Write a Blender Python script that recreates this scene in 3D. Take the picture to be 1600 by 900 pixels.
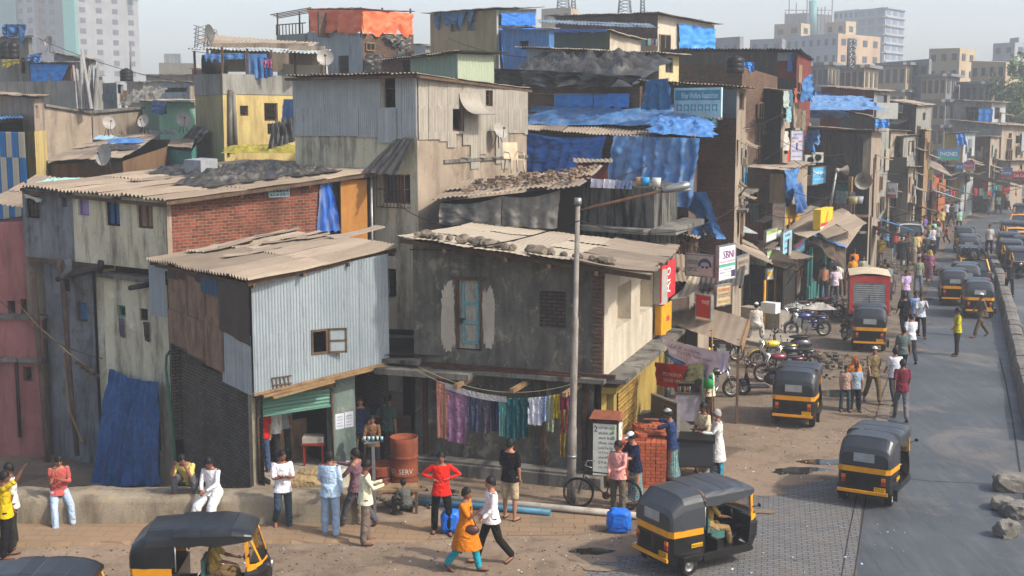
import bpy,bmesh,math,random
from math import sin,cos,pi,radians,atan2,sqrt,floor
from mathutils import Vector,Matrix,noise as mnoise
for _o in list(bpy.data.objects):bpy.data.objects.remove(_o,do_unlink=True)
SC=bpy.context.scene
COL=SC.collection
R=random.Random(7)
V3=Vector
CAMH=8.5;FPX=2000.0;TH=math.atan(275/2000.0)
cam_d=bpy.data.cameras.new('camera');cam=bpy.data.objects.new('camera',cam_d);COL.objects.link(cam)
cam.location=(0,0,CAMH);cam.rotation_euler=(pi/2-TH,0,0)
cam_d.sensor_width=36;cam_d.lens=45;cam_d.clip_end=6000;cam_d.clip_start=.1
SC.camera=cam
SUN_AZ=Vector((1.0,-.5));SUN_EL=42.0
w=bpy.data.worlds.new('World');SC.world=w;w.use_nodes=True
_nt=w.node_tree;_nt.nodes.clear()
_sky=_nt.nodes.new('ShaderNodeTexSky');_sky.sky_type='NISHITA';_sky.sun_disc=False
_sky.sun_elevation=radians(SUN_EL);_sky.sun_rotation=atan2(SUN_AZ.x,SUN_AZ.y)
_sky.air_density=1.0;_sky.dust_density=4.0;_sky.ozone_density=1.5
_bg=_nt.nodes.new('ShaderNodeBackground');_bg.inputs[1].default_value=.15
_wo=_nt.nodes.new('ShaderNodeOutputWorld')
_nt.links.new(_sky.outputs[0],_bg.inputs[0]);_nt.links.new(_bg.outputs[0],_wo.inputs[0])
_sl=bpy.data.lights.new('sun','SUN');_sl.energy=3.1;_sl.angle=radians(2.2);_sl.color=(1,.93,.82)
sun=bpy.data.objects.new('sun',_sl);COL.objects.link(sun)
_sv=Vector((SUN_AZ.x,SUN_AZ.y,0)).normalized()*cos(radians(SUN_EL));_sv.z=sin(radians(SUN_EL))
sun.rotation_euler=_sv.to_track_quat('Z','Y').to_euler();sun.location=(40,-20,60)
SC.view_settings.view_transform='Standard';SC.view_settings.look='None'
SC.view_settings.exposure=0.74;SC.view_settings.gamma=1;SC.view_settings.use_curve_mapping=False
SC.render.engine='CYCLES'
SC.cycles.max_bounces=5;SC.cycles.diffuse_bounces=3;SC.cycles.glossy_bounces=2;SC.cycles.volume_bounces=3
SC.cycles.transparent_max_bounces=6;SC.cycles.transmission_bounces=3
SC.cycles.use_denoising=True;SC.cycles.caustics_reflective=False;SC.cycles.caustics_refractive=False
SC.cycles.use_adaptive_sampling=True;SC.cycles.adaptive_threshold=.02
SC.cycles.sample_clamp_indirect=4
CT,ST=cos(TH),sin(TH)
def ray(px,py):
 u=(px-800)/FPX;v=(450-py)/FPX
 return V3((u,CT+v*ST,-ST+v*CT))
def G(px,py,z=0.0):
 d=ray(px,py);t=(z-CAMH)/d.z
 return V3((d.x*t,d.y*t,z))
def P(px,py,Y):
 d=ray(px,py);t=Y/d.y
 return V3((d.x*t,Y,CAMH+d.z*t))
WM={}
class MB:
 def __init__(s,mat=None):
  s.v=[];s.f=[];s.m=[];s.s=[];s.mats=[];s.mi=0;s.smooth=False
  if mat is not None:s.use(mat)
 def use(s,mat):
  if mat not in s.mats:s.mats.append(mat)
  s.mi=s.mats.index(mat);return s
 def face(s,pts,smooth=None):
  n=len(s.v);s.v.extend(pts);s.f.append(tuple(range(n,n+len(pts))));s.m.append(s.mi)
  s.s.append(s.smooth if smooth is None else smooth)
 def idx(s,verts,faces,smooth=False):
  n=len(s.v);s.v.extend(verts)
  for f in faces:s.f.append(tuple(n+i for i in f));s.m.append(s.mi);s.s.append(smooth)
 def obox(s,o,X,Y,Z):
  o=V3(o);X=V3(X);Y=V3(Y);Z=V3(Z)
  v=[o,o+X,o+X+Y,o+Y,o+Z,o+X+Z,o+X+Y+Z,o+Y+Z]
  s.idx(v,[(0,3,2,1),(4,5,6,7),(0,1,5,4),(1,2,6,5),(2,3,7,6),(3,0,4,7)])
 def box(s,lo,hi,M=None):
  x0,y0,z0=lo;x1,y1,z1=hi
  v=[V3(p)for p in((x0,y0,z0),(x1,y0,z0),(x1,y1,z0),(x0,y1,z0),(x0,y0,z1),(x1,y0,z1),(x1,y1,z1),(x0,y1,z1))]
  if M is not None:v=[M@p for p in v]
  s.idx(v,[(0,3,2,1),(4,5,6,7),(0,1,5,4),(1,2,6,5),(2,3,7,6),(3,0,4,7)])
 def bar(s,a,b,w,h=None,up=(0,0,1)):
  a=V3(a);b=V3(b);h=h or w;d=(b-a).normalized();u=V3(up)
  if abs(d.dot(u))>.95:u=V3((1,0,0))
  x=d.cross(u).normalized();y=x.cross(d).normalized()
  s.obox(a-x*w/2-y*h/2,x*w,y*h,b-a)
 def grid(s,fn,nu,nv,smooth=True,wrap=False):
  n=len(s.v)
  for j in range(nv+1):
   for i in range(nu+1):s.v.append(V3(fn(i/nu,j/nv)))
  for j in range(nv):
   for i in range(nu):
    a=n+j*(nu+1)+i
    s.f.append((a,a+1,a+nu+2,a+nu+1));s.m.append(s.mi);s.s.append(smooth)
 def tube(s,pts,r,n=8,caps=True,smooth=True,closed=False):
  pts=[V3(p)for p in pts];k=len(pts)
  if not hasattr(r,'__len__'):r=[r]*k
  st=len(s.v);up=None
  for i,p in enumerate(pts):
   if closed:d=pts[(i+1)%k]-pts[i-1]
   else:d=pts[min(i+1,k-1)]-pts[max(i-1,0)]
   d=d.normalized()if d.length>1e-9 else V3((0,0,1))
   if up is None:
    up=V3((0,0,1))if abs(d.z)<.9 else V3((1,0,0))
   x=d.cross(up)
   if x.length<1e-6:x=d.orthogonal()
   x.normalize();y=x.cross(d).normalized();up=y
   rr=r[i];rx,ry=(rr if hasattr(rr,'__len__')else(rr,rr))
   for q in range(n):
    a=2*pi*q/n;s.v.append(p+x*cos(a)*rx+y*sin(a)*ry)
  for i in range(k if closed else k-1):
   for q in range(n):
    a=st+i*n+q;b=st+i*n+(q+1)%n;c=st+((i+1)%k)*n+(q+1)%n;d_=st+((i+1)%k)*n+q
    s.f.append((a,b,c,d_));s.m.append(s.mi);s.s.append(smooth)
  if caps and not closed:
   s.f.append(tuple(st+q for q in range(n))[::-1]);s.m.append(s.mi);s.s.append(False)
   s.f.append(tuple(st+(k-1)*n+q for q in range(n)));s.m.append(s.mi);s.s.append(False)
 def cyl(s,a,b,r,n=12,smooth=True):s.tube([a,b],r,n,True,smooth)
 def ell(s,c,r,nu=12,nv=8,M=None):
  c=V3(c)
  def fn(u,v):
   a=2*pi*u;b=pi*v-pi/2
   p=V3((r[0]*cos(a)*cos(b),r[1]*sin(a)*cos(b),r[2]*sin(b)))
   return c+((M@p)if M is not None else p)
  s.grid(fn,nu,nv)
 def poly(s,pts,thick=None):
  s.face([V3(p)for p in pts])
 def prism(s,pts,off):
  pts=[V3(p)for p in pts];off=V3(off);n=len(pts)
  s.idx(pts+[p+off for p in pts],[tuple(range(n))[::-1],tuple(range(n,2*n))]+[(i,(i+1)%n,n+(i+1)%n,n+i)for i in range(n)])
 def build(s,name,mat=None,parent=None,label=None,loc=None,**kw):
  me=bpy.data.meshes.new(name)
  W=None
  if parent is not None:W=WM.get(parent.name,Matrix.Identity(4))
  elif loc is not None:W=Matrix.Translation(V3(loc))
  vs=s.v
  if W is not None:
   Wi=W.inverted();vs=[Wi@V3(p)for p in vs]
  me.from_pydata([tuple(p)for p in vs],[],s.f)
  if mat is not None and not s.mats:me.materials.append(mat)
  else:
   for m in s.mats:me.materials.append(m)
   me.polygons.foreach_set('material_index',s.m)
  me.polygons.foreach_set('use_smooth',s.s)
  me.validate();me.update()
  o=bpy.data.objects.new(name,me);COL.objects.link(o)
  if parent is not None:o.parent=parent;WM[o.name]=W
  elif W is not None:o.matrix_world=W;WM[o.name]=W
  else:WM[o.name]=Matrix.Identity(4)
  if label:o['label']=label
  for k_,v_ in kw.items():
   if v_:o[k_]=v_
  return o
def thing(name,label,cat,loc=(0,0,0),rz=0.0,group=None):
 o=bpy.data.objects.new(name,None);COL.objects.link(o);o.empty_display_size=.2
 o.location=loc;o.rotation_euler=(0,0,rz)
 o['label']=label;o['category']=cat
 if group:o['group']=group
 WM[o.name]=Matrix.Translation(V3(loc))@Matrix.Rotation(rz,4,'Z')
 return o
def tag(o,label,cat,group=None,kind=None):
 o['label']=label;o['category']=cat
 if group:o['group']=group
 if kind:o['kind']=kind
 return o
KIDS={}
def copy_tree(o,parent=None):
 c=o.copy();COL.objects.link(c)
 if parent is not None:c.parent=parent
 for ch in[x for x in KIDS.get(o.name,())]:copy_tree(ch,c)
 return c
def index_kids(root):
 def rec(o):
  KIDS[o.name]=list(o.children)
  for c in KIDS[o.name]:rec(c)
 rec(root)
def H(h,k=1.0):
 h=h.lstrip('#');r=[]
 for i in(0,2,4):
  c=int(h[i:i+2],16)/255;c=c/12.92 if c<=.04045 else((c+.055)/1.055)**2.4
  r.append(min(1,c*k))
 return(r[0],r[1],r[2],1)
MC={}
class NB:
 def __init__(s,name):
  s.mat=bpy.data.materials.new(name);s.mat.use_nodes=True
  s.nt=s.mat.node_tree;s.nt.nodes.clear()
  s.out=s.nt.nodes.new('ShaderNodeOutputMaterial');s.b=s.nt.nodes.new('ShaderNodeBsdfPrincipled')
  s.nt.links.new(s.b.outputs[0],s.out.inputs[0])
  s.b.inputs['Specular IOR Level'].default_value=.25
  s.tc=s.nt.nodes.new('ShaderNodeTexCoord')
  s.vec=s.tc.outputs['Object']
 def set(s,sock,v):
  if isinstance(v,bpy.types.NodeSocket):s.nt.links.new(v,sock)
  else:sock.default_value=v
 def noise(s,scale,det=3,rough=.55,vec=None,stretch=None,dist=0.0):
  n=s.nt.nodes.new('ShaderNodeTexNoise');n.inputs['Scale'].default_value=scale
  n.inputs['Detail'].default_value=det;n.inputs['Roughness'].default_value=rough;n.inputs['Distortion'].default_value=dist
  v=vec or s.vec
  if stretch:
   m=s.nt.nodes.new('ShaderNodeMapping');m.inputs['Scale'].default_value=stretch;s.nt.links.new(v,m.inputs[0]);v=m.outputs[0]
  s.nt.links.new(v,n.inputs['Vector']);return n.outputs[0]
 def ramp(s,fac,a,b,ca=0.0,cb=1.0):
  n=s.nt.nodes.new('ShaderNodeMapRange');n.inputs[1].default_value=a;n.inputs[2].default_value=b
  n.inputs[3].default_value=ca;n.inputs[4].default_value=cb;s.nt.links.new(fac,n.inputs[0]);return n.outputs[0]
 def mix(s,fac,a,b,mode='MIX'):
  n=s.nt.nodes.new('ShaderNodeMix');n.data_type='RGBA';n.blend_type=mode
  s.set(n.inputs[0],fac);s.set(n.inputs[6],a);s.set(n.inputs[7],b);return n.outputs[2]
 def math(s,op,a,b=0.0):
  n=s.nt.nodes.new('ShaderNodeMath');n.operation=op;s.set(n.inputs[0],a);s.set(n.inputs[1],b);return n.outputs[0]
 def bump(s,h,strength=.3,dist=.02):
  n=s.nt.nodes.new('ShaderNodeBump');n.inputs['Strength'].default_value=strength;n.inputs['Distance'].default_value=dist
  s.nt.links.new(h,n.inputs['Height']);s.nt.links.new(n.outputs[0],s.b.inputs['Normal'])
 def island(s):
  n=s.nt.nodes.new('ShaderNodeNewGeometry');return n.outputs['Random Per Island']
 def objrand(s):
  n=s.nt.nodes.new('ShaderNodeObjectInfo');return n.outputs['Random']
 def walluv(s):
  sx=s.nt.nodes.new('ShaderNodeSeparateXYZ');s.nt.links.new(s.tc.outputs['Object'],sx.inputs[0])
  sn=s.nt.nodes.new('ShaderNodeSeparateXYZ');s.nt.links.new(s.tc.outputs['Normal'],sn.inputs[0])
  k=s.math('GREATER_THAN',s.math('ABSOLUTE',sn.outputs[0]),.707)
  mx=s.nt.nodes.new('ShaderNodeMix');s.nt.links.new(k,mx.inputs[0]);s.nt.links.new(sx.outputs[0],mx.inputs[2]);s.nt.links.new(sx.outputs[1],mx.inputs[3])
  cb=s.nt.nodes.new('ShaderNodeCombineXYZ');s.nt.links.new(mx.outputs[0],cb.inputs[0]);s.nt.links.new(sx.outputs[2],cb.inputs[1])
  return cb.outputs[0]
def plain(name,col,rough=.7,metal=0.0,var=.15,scale=4,spec=None,emit=None,coat=0,dust=0,dustcol='9a8b78'):
 if name in MC:return MC[name]
 n=NB(name)
 c=H(col)if isinstance(col,str)else col
 f=n.noise(scale,4);d=tuple(x*(1-var*1.6)for x in c[:3])+(1,);e=tuple(min(1,x*(1+var))for x in c[:3])+(1,)
 r=n.mix(n.ramp(f,.3,.7),d,e)
 if dust:r=n.mix(n.ramp(n.noise(scale*.6,5),.42,.68,0,dust),r,H(dustcol))
 n.set(n.b.inputs['Base Color'],r);n.b.inputs['Roughness'].default_value=rough;n.b.inputs['Metallic'].default_value=metal
 if spec is not None:n.b.inputs['Specular IOR Level'].default_value=spec
 if coat:n.b.inputs['Coat Weight'].default_value=coat;n.b.inputs['Coat Roughness'].default_value=.15
 if emit:n.b.inputs['Emission Color'].default_value=H(emit[0]);n.b.inputs['Emission Strength'].default_value=emit[1]
 MC[name]=n.mat;return n.mat
def plaster(name,c1,c2=None,stain='3a3833',amt=.6,scale=1.0,streak=1.0,bump=.35,lo=.48,hi=.68,c3=None):
 if name in MC:return MC[name]
 n=NB(name)
 r=n.mix(n.ramp(n.noise(.9*scale,6,.62),.38,.62),H(c1),H(c2))
 if c3:r=n.mix(n.ramp(n.noise(1.7*scale,5,.7,dist=.6),.56,.64),r,H(c3))
 st=n.noise(1.6*scale,6,.68,stretch=(1.6,1.6,.28))
 pt=n.noise(2.6*scale,7,.72)
 k=n.math('MULTIPLY',n.ramp(st,lo,hi),amt*streak)
 r=n.mix(k,r,H(stain))
 r=n.mix(n.ramp(pt,.56,.76,0,amt*.8),r,H(stain))
 g=n.noise(38,3,.6)
 r=n.mix(n.ramp(g,.3,.7,0,1),r,n.mix(1.0,r,(.72,.72,.72,1),'MULTIPLY'))
 n.set(n.b.inputs['Base Color'],r);n.b.inputs['Roughness'].default_value=.9
 n.b.inputs['Specular IOR Level'].default_value=.12
 n.bump(n.math('ADD',pt,n.math('MULTIPLY',g,.4)),bump,.03)
 MC[name]=n.mat;return n.mat
def brick(name,c1,c2,mortar,stain='2c2926',amt=.3,bw=.24,bh=.085,mo=.012):
 if name in MC:return MC[name]
 n=NB(name);uv=n.walluv()
 wob=n.nt.nodes.new('ShaderNodeVectorMath');wob.operation='MULTIPLY_ADD'
 nz=n.nt.nodes.new('ShaderNodeTexNoise');nz.inputs['Scale'].default_value=5;n.nt.links.new(n.vec,nz.inputs['Vector'])
 n.nt.links.new(nz.outputs['Color'],wob.inputs[0]);wob.inputs[1].default_value=(.035,.03,0);n.nt.links.new(uv,wob.inputs[2])
 b=n.nt.nodes.new('ShaderNodeTexBrick');n.nt.links.new(wob.outputs[0],b.inputs['Vector'])
 b.inputs['Color1'].default_value=H(c1);b.inputs['Color2'].default_value=H(c2);b.inputs['Mortar'].default_value=H(mortar)
 b.inputs['Scale'].default_value=1;b.inputs['Mortar Size'].default_value=mo;b.inputs['Mortar Smooth'].default_value=.2
 b.inputs['Brick Width'].default_value=bw;b.inputs['Row Height'].default_value=bh;b.inputs['Bias'].default_value=0
 r=b.outputs[0]
 r=n.mix(n.ramp(n.noise(13,3),.35,.75,0,.7),r,n.mix(1.0,r,(.6,.55,.5,1),'MULTIPLY'))
 r=n.mix(n.ramp(n.noise(1.1,6,.7),.45,.7,0,amt),r,H(stain))
 r=n.mix(n.ramp(n.noise(2.3,6,.7),.6,.75,0,.45),r,H(mortar))
 n.set(n.b.inputs['Base Color'],r);n.b.inputs['Roughness'].default_value=.9;n.b.inputs['Specular IOR Level'].default_value=.1
 n.bump(n.math('SUBTRACT',n.math('MULTIPLY',n.noise(20,3),.6),b.outputs[1]),.8,.02)
 MC[name]=n.mat;return n.mat
def sheet(name,c1,c2=None,rust='5e3a24',ramt=.4,rough=.55,metal=.35,isl=.35,dust=0.0,dustcol='8d8170',wave=None,stretch=(3,3,.4)):
 if name in MC:return MC[name]
 n=NB(name)
 r=n.mix(n.island(),H(c1),H(c2))
 r=n.mix(n.ramp(n.noise(1.8,5,.6),.35,.7,0,.6),r,n.mix(1.0,r,(1-isl,1-isl,1-isl,1),'MULTIPLY'))
 r=n.mix(n.ramp(n.noise(2.0,6,.72,stretch=stretch),.60,.70,0,ramt),r,H(rust))
 if dust:r=n.mix(n.ramp(n.noise(1.3,5,.65),.3,.62,.1,dust),r,H(dustcol))
 g=n.noise(45,2)
 r=n.mix(n.ramp(g,.35,.7,0,.35),r,n.mix(1.0,r,(.6,.6,.6,1),'MULTIPLY'))
 n.set(n.b.inputs['Base Color'],r);n.b.inputs['Roughness'].default_value=rough;n.b.inputs['Metallic'].default_value=metal
 if wave:
  uv=n.walluv();wv=n.nt.nodes.new('ShaderNodeTexWave');wv.wave_type='BANDS';wv.bands_direction='X'
  wv.inputs['Scale'].default_value=wave;n.nt.links.new(uv,wv.inputs['Vector']);n.bump(wv.outputs[1],.9,.03)
 else:n.bump(n.noise(9,4),.25,.03)
 MC[name]=n.mat;return n.mat
def tarp(name,c1,c2=None,dust='8f8f88',damt=.5,rough=.45,scale=1.0):
 if name in MC:return MC[name]
 n=NB(name)
 r=n.mix(n.ramp(n.noise(4.5*scale,6,.7),.35,.65),H(c1),H(c2))
 r=n.mix(n.ramp(n.noise(2.2*scale,7,.72,stretch=(2,2,.35)),.46,.74,0,damt),r,H(dust))
 r=n.mix(n.ramp(n.noise(9,5,.8),.6,.72,0,damt*.5),r,H(dust))
 n.set(n.b.inputs['Base Color'],r);n.b.inputs['Roughness'].default_value=rough
 n.bump(n.math('ABSOLUTE',n.math('SUBTRACT',n.noise(3.2*scale,3,.5,dist=1.2),.5)),-1.0,.2)
 MC[name]=n.mat;return n.mat
def cloth(name,cols,scale=9,check=False):
 if name in MC:return MC[name]
 n=NB(name);uv=n.walluv()
 if len(cols)==1:
  r=n.mix(n.ramp(n.noise(6,3),.3,.7),H(cols[0],.85),H(cols[0],1.1))
 else:
  wv=n.nt.nodes.new('ShaderNodeTexWave');wv.wave_type='BANDS';wv.bands_direction='X';wv.inputs['Scale'].default_value=scale
  n.nt.links.new(uv,wv.inputs['Vector']);r=n.mix(n.ramp(wv.outputs[1],.45,.55),H(cols[0]),H(cols[1]))
  if check:
   wv=n.nt.nodes.new('ShaderNodeTexWave');wv.wave_type='BANDS';wv.bands_direction='Y';wv.inputs['Scale'].default_value=scale
   n.nt.links.new(uv,wv.inputs['Vector']);r=n.mix(n.ramp(wv.outputs[1],.45,.55,0,.6),r,H(cols[-1]))
 n.set(n.b.inputs['Base Color'],r);n.b.inputs['Roughness'].default_value=.85;n.b.inputs['Specular IOR Level'].default_value=.1
 r2=n.ramp(n.noise(5,4,.6,stretch=(1,1,.5)),.35,.65,.78,1.12)
 n.bump(n.math('ADD',n.noise(14,4),n.math('MULTIPLY',n.noise(4.5,3,.5,dist=1.5),2.5)),.9,.03)
 MC[name]=n.mat;return n.mat
def glass(name='glass'):
 if name in MC:return MC[name]
 n=NB(name);n.b.inputs['Base Color'].default_value=(.03,.04,.05,1);n.b.inputs['Roughness'].default_value=.08
 n.b.inputs['Specular IOR Level'].default_value=.6;MC[name]=n.mat;return n.mat
def clear_glass(name='clear_glass'):
 if name in MC:return MC[name]
 n=NB(name);n.nt.nodes.remove(n.b);g=n.nt.nodes.new('ShaderNodeBsdfGlossy');g.inputs['Roughness'].default_value=.05
 t=n.nt.nodes.new('ShaderNodeBsdfTransparent');t.inputs[0].default_value=(.72,.76,.76,1)
 m=n.nt.nodes.new('ShaderNodeMixShader');m.inputs[0].default_value=.14
 n.nt.links.new(t.outputs[0],m.inputs[1]);n.nt.links.new(g.outputs[0],m.inputs[2]);n.nt.links.new(m.outputs[0],n.out.inputs[0])
 MC[name]=n.mat;return n.mat
class Wall:
 """vertical plane from A to B, left to right as seen from outside; n points outwards"""
 def __init__(s,A,B):
  s.A=V3((A[0],A[1],0));s.B=V3((B[0],B[1],0));s.L=(s.B-s.A).length
  s.d=(s.B-s.A).normalized();s.n=V3((s.d.y,-s.d.x,0));s.rz=atan2(s.d.y,s.d.x)
 def sz(s,px,py,off=0.0):
  d=ray(px,py);o=V3((0,0,CAMH));A=s.A+s.n*off
  t=(A-o).dot(s.n)/d.dot(s.n);p=o+d*t
  return(p-A).dot(s.d),p.z
 def pt(s,a,z,off=0.0):q=s.A+s.d*a+s.n*off;return V3((q.x,q.y,z))
 def rect(s,x0,y0,x1,y1,off=0.0):
  ym=(y0+y1)/2;xm=(x0+x1)/2
  a0=s.sz(x0,ym,off)[0];a1=s.sz(x1,ym,off)[0];z1=s.sz(xm,y0,off)[1];z0=s.sz(xm,y1,off)[1]
  return(min(a0,a1),z0,max(a0,a1),z1)
 def box(s,mb,a0,z0,a1,z1,o0,o1):
  p=s.pt(a0,z0,o0);mb.obox(p,s.d*(a1-a0),s.n*(o1-o0),(0,0,z1-z0))
def panel(mb,W,s0,s1,zb,zt,holes=(),thick=.16,offf=None,cuts=(),reveal=True,inset=0.0):
 if not callable(zb):_b=zb;zb=lambda s:_b
 if not callable(zt):_t=zt;zt=lambda s:_t
 offf=offf or(lambda s:inset)
 ss=sorted(set([s0,s1]+[c for c in cuts if s0<c<s1]+[min(max(h[i],s0),s1)for h in holes for i in(0,2)]))
 zs=sorted(set(h[i]for h in holes for i in(1,3)))
 for a,b in zip(ss[:-1],ss[1:]):
  if b-a<1e-5:continue
  m=(a+b)/2;oa,ob=offf(a),offf(b)
  lv=[(zb(a),zb(b))]+[(z,z)for z in zs if max(zb(a),zb(b))<z<min(zt(a),zt(b))]+[(zt(a),zt(b))]
  for(p0,p1),(q0,q1)in zip(lv[:-1],lv[1:]):
   zm=(p0+p1+q0+q1)/4
   if any(h[0]<m<h[2]and h[1]<zm<h[3]for h in holes):continue
   mb.face([W.pt(a,p0,oa),W.pt(b,p1,ob),W.pt(b,q1,ob),W.pt(a,q0,oa)])
 if reveal:
  for h in holes:
   a,z0,b,z1=h;o=-thick+inset;i=inset
   mb.face([W.pt(a,z0,i),W.pt(a,z0,o),W.pt(b,z0,o),W.pt(b,z0,i)][::-1])
   mb.face([W.pt(a,z1,i),W.pt(a,z1,o),W.pt(b,z1,o),W.pt(b,z1,i)])
   mb.face([W.pt(a,z0,i),W.pt(a,z1,i),W.pt(a,z1,o),W.pt(a,z0,o)][::-1])
   mb.face([W.pt(b,z0,i),W.pt(b,z1,i),W.pt(b,z1,o),W.pt(b,z0,o)])
def corr_wall(mb,W,s0,s1,zb,zt,holes=(),pitch=.076,amp=.011,sw=.8,jit=.05,base=.02,seg=4,rnd=None):
 rnd=rnd or R
 if not callable(zb):_b=zb;zb=lambda s:_b
 if not callable(zt):_t=zt;zt=lambda s:_t
 s=s0;k=0
 while s<s1-.02:
  e=min(s1,s+sw+.04);jb=rnd.uniform(-jit,jit);jt=rnd.uniform(-jit*.3,jit*.3);ob=base+(.012 if k%2 else 0)+rnd.uniform(0,.008);sl=rnd.uniform(-.01,.01)
  n=max(2,int((e-s)/pitch*seg));cuts=[s+(e-s)*i/n for i in range(1,n)]
  panel(mb,W,s,e,lambda q:zb(q)+jb+sl*(q-s),lambda q:zt(q)+jt,holes,offf=lambda q:ob+amp*sin(2*pi*q/pitch),cuts=cuts,reveal=False)
  s+=sw;k+=1
def corr_roof(mb,O,U,V,pitch=.15,amp=.024,su=1.0,sv=2.2,jit=.03,seg=4,rnd=None,sag=.03,thick=0):
 """O corner, U across the ribs, V along the ribs"""
 rnd=rnd or R;O=V3(O);U=V3(U);V=V3(V);N=U.cross(V).normalized()
 if N.z<0:N=-N
 LU,LV=U.length,V.length;u=U/LU;v=V/LV
 nu=max(1,round(LU/su));nv=max(1,round(LV/sv));du,dv=LU/nu,LV/nv
 for j in range(nv):
  for i in range(nu):
   a0=i*du-.03;a1=(i+1)*du+.03;b0=j*dv-(.1 if j else rnd.uniform(0,jit*3));b1=(j+1)*dv+(.06 if j<nv-1 else rnd.uniform(-jit,jit*3))
   h=rnd.uniform(0,jit)+(.02 if j%2 else 0)+(.012 if i%2 else 0);tl=rnd.uniform(-jit,jit)*.6;tw=rnd.uniform(-jit,jit)*.5;sk=rnd.uniform(-jit,jit)
   n=max(3,int((a1-a0)/pitch*seg));ph=rnd.uniform(0,6)
   def fn(x,y,a0=a0,a1=a1,b0=b0,b1=b1,h=h,tl=tl,tw=tw,sk=sk,ph=ph):
    a=a0+(a1-a0)*x;b=b0+(b1-b0)*y
    sg=-sag*sin(pi*min(max(b/LV,0),1))*(1+.6*sin(a*1.3+ph*.1))
    return O+u*(a+sk*y)+v*(b+tw*x)+N*(h+tl*(y-.5)+amp*cos(2*pi*a/pitch)+sg+.012*sin(a*5+b*3+ph))
   mb.grid(fn,n,3,smooth=True)
def slab_edge(mb,W,a0,a1,z,out,th):W.box(mb,a0,z,a1,z+th,0,out)
class House:
 def __init__(s,name,label,pts,group=None,cat='house',yref=None,depth=4.0,back=None):
  """pts: [(px, Y, y_top)] corners left to right; world position read at y_top"""
  s.P=[P(p[0],p[2],p[1])for p in pts];s.top=[p.z for p in s.P]
  s.P2=[(p.x,p.y)for p in s.P]
  s.W=[Wall(s.P2[i],s.P2[i+1])for i in range(len(pts)-1)]
  if len(pts)==2:
   n=s.W[0].n;b=[V3((p[0],p[1],0))-n*depth for p in s.P2]
   s.back=[(b[1].x,b[1].y,s.top[1]),(b[0].x,b[0].y,s.top[0])]
  else:
   L,C,Rr=s.P[0],s.P[1],s.P[2];b=L+Rr-C;s.back=[(b.x,b.y,b.z)]
  if back:s.back=back
  q=s.P[0]
  s.o=thing(name,label,cat,(q.x,q.y,0),s.W[0].rz,group)
  s.mb=MB()
 def zt(s,i,d=0.0):return lambda a:s.top[i]+(s.top[i+1]-s.top[i])*a/s.W[i].L+d
 def wall(s,i,mat,bot=0.0,holes=(),top=None,thick=.16,s0=None,s1=None):
  s.mb.use(mat);W=s.W[i]
  panel(s.mb,W,0 if s0 is None else s0,W.L if s1 is None else s1,bot,top if top is not None else s.zt(i),holes,thick)
 def backs(s,mat,bot=0.0):
  s.mb.use(mat);pts=[(s.P2[-1][0],s.P2[-1][1],s.top[-1])]+s.back+[(s.P2[0][0],s.P2[0][1],s.top[0])]
  for a,b in zip(pts[:-1],pts[1:]):
   s.mb.face([V3((a[0],a[1],bot)),V3((b[0],b[1],bot)),V3((b[0],b[1],b[2])),V3((a[0],a[1],a[2]))])
 def cap(s,dz=-.03):
  s.mb.face([V3((p.x,p.y,p.z+dz))for p in s.P]+[V3((b[0],b[1],b[2]+dz))for b in s.back])
 def done(s,name='wall'):return s.mb.build(name,None,s.o)
 def corners(s):
  L=s.P[0]
  if len(s.P)==2:
   b=s.back[1];return L,s.P[1],V3(b)
  return s.P[0],s.P[1],V3(s.back[0])
 def roof(s,mat,over=.3,rib='v',name='roof',lift=.06,corr=True,**kw):
  L,C,B=s.corners();U=C-L;Vv=B-L;u=U.normalized();v=Vv.normalized()
  O=L-u*over-v*over+V3((0,0,lift));U2=U+u*2*over;V2=Vv+v*2*over;mb=MB()
  if corr:
   if rib=='v':corr_roof(mb,O,U2,V2,**kw)
   else:corr_roof(mb,O,V2,U2,**kw)
  else:
   N=U2.cross(V2).normalized();mb.obox(O,U2,V2,N*.12)
  s.rf=(O,U2,V2)
  return mb.build(name,mat,s.o)
 def onroof(s,a,b,dz=0.0):O,U,Vv=s.rf;return O+U*a+Vv*b+V3((0,0,dz))
def window(parent,W,r,frame,style='grille',inset=-.09,pane=None,bars=None,name='window',rnd=None):
 """frame, bars, leaves set into the opening r=(s0,z0,s1,z1)"""
 a0,z0,a1,z1=r;fw=.05;mb=MB(frame)
 for q in((a0,z0,a1,z0+fw),(a0,z1-fw,a1,z1),(a0,z0+fw,a0+fw,z1-fw),(a1-fw,z0+fw,a1,z1-fw)):W.box(mb,*q,inset-.03,inset+.03)
 if style=='mullion':W.box(mb,(a0+a1)/2-.02,z0+fw,(a0+a1)/2+.02,z1-fw,inset-.02,inset+.02)
 o=mb.build(name,None,parent)
 if style in('grille',):
  m=MB(bars or frame);n=max(2,int((a1-a0)/.14))
  for i in range(1,n):x=a0+(a1-a0)*i/n;m.cyl(W.pt(x,z0,inset+.05),W.pt(x,z1,inset+.05),.008,5)
  for k in(.33,.66):m.cyl(W.pt(a0,z0+(z1-z0)*k,inset+.05),W.pt(a1,z0+(z1-z0)*k,inset+.05),.008,5)
  m.build('grille',None,o)
 if pane:
  m=MB(pane);W.box(m,a0+fw,z0+fw,a1-fw,z1-fw,inset-.025,inset-.015);m.build('pane',None,o)
 return o
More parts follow.
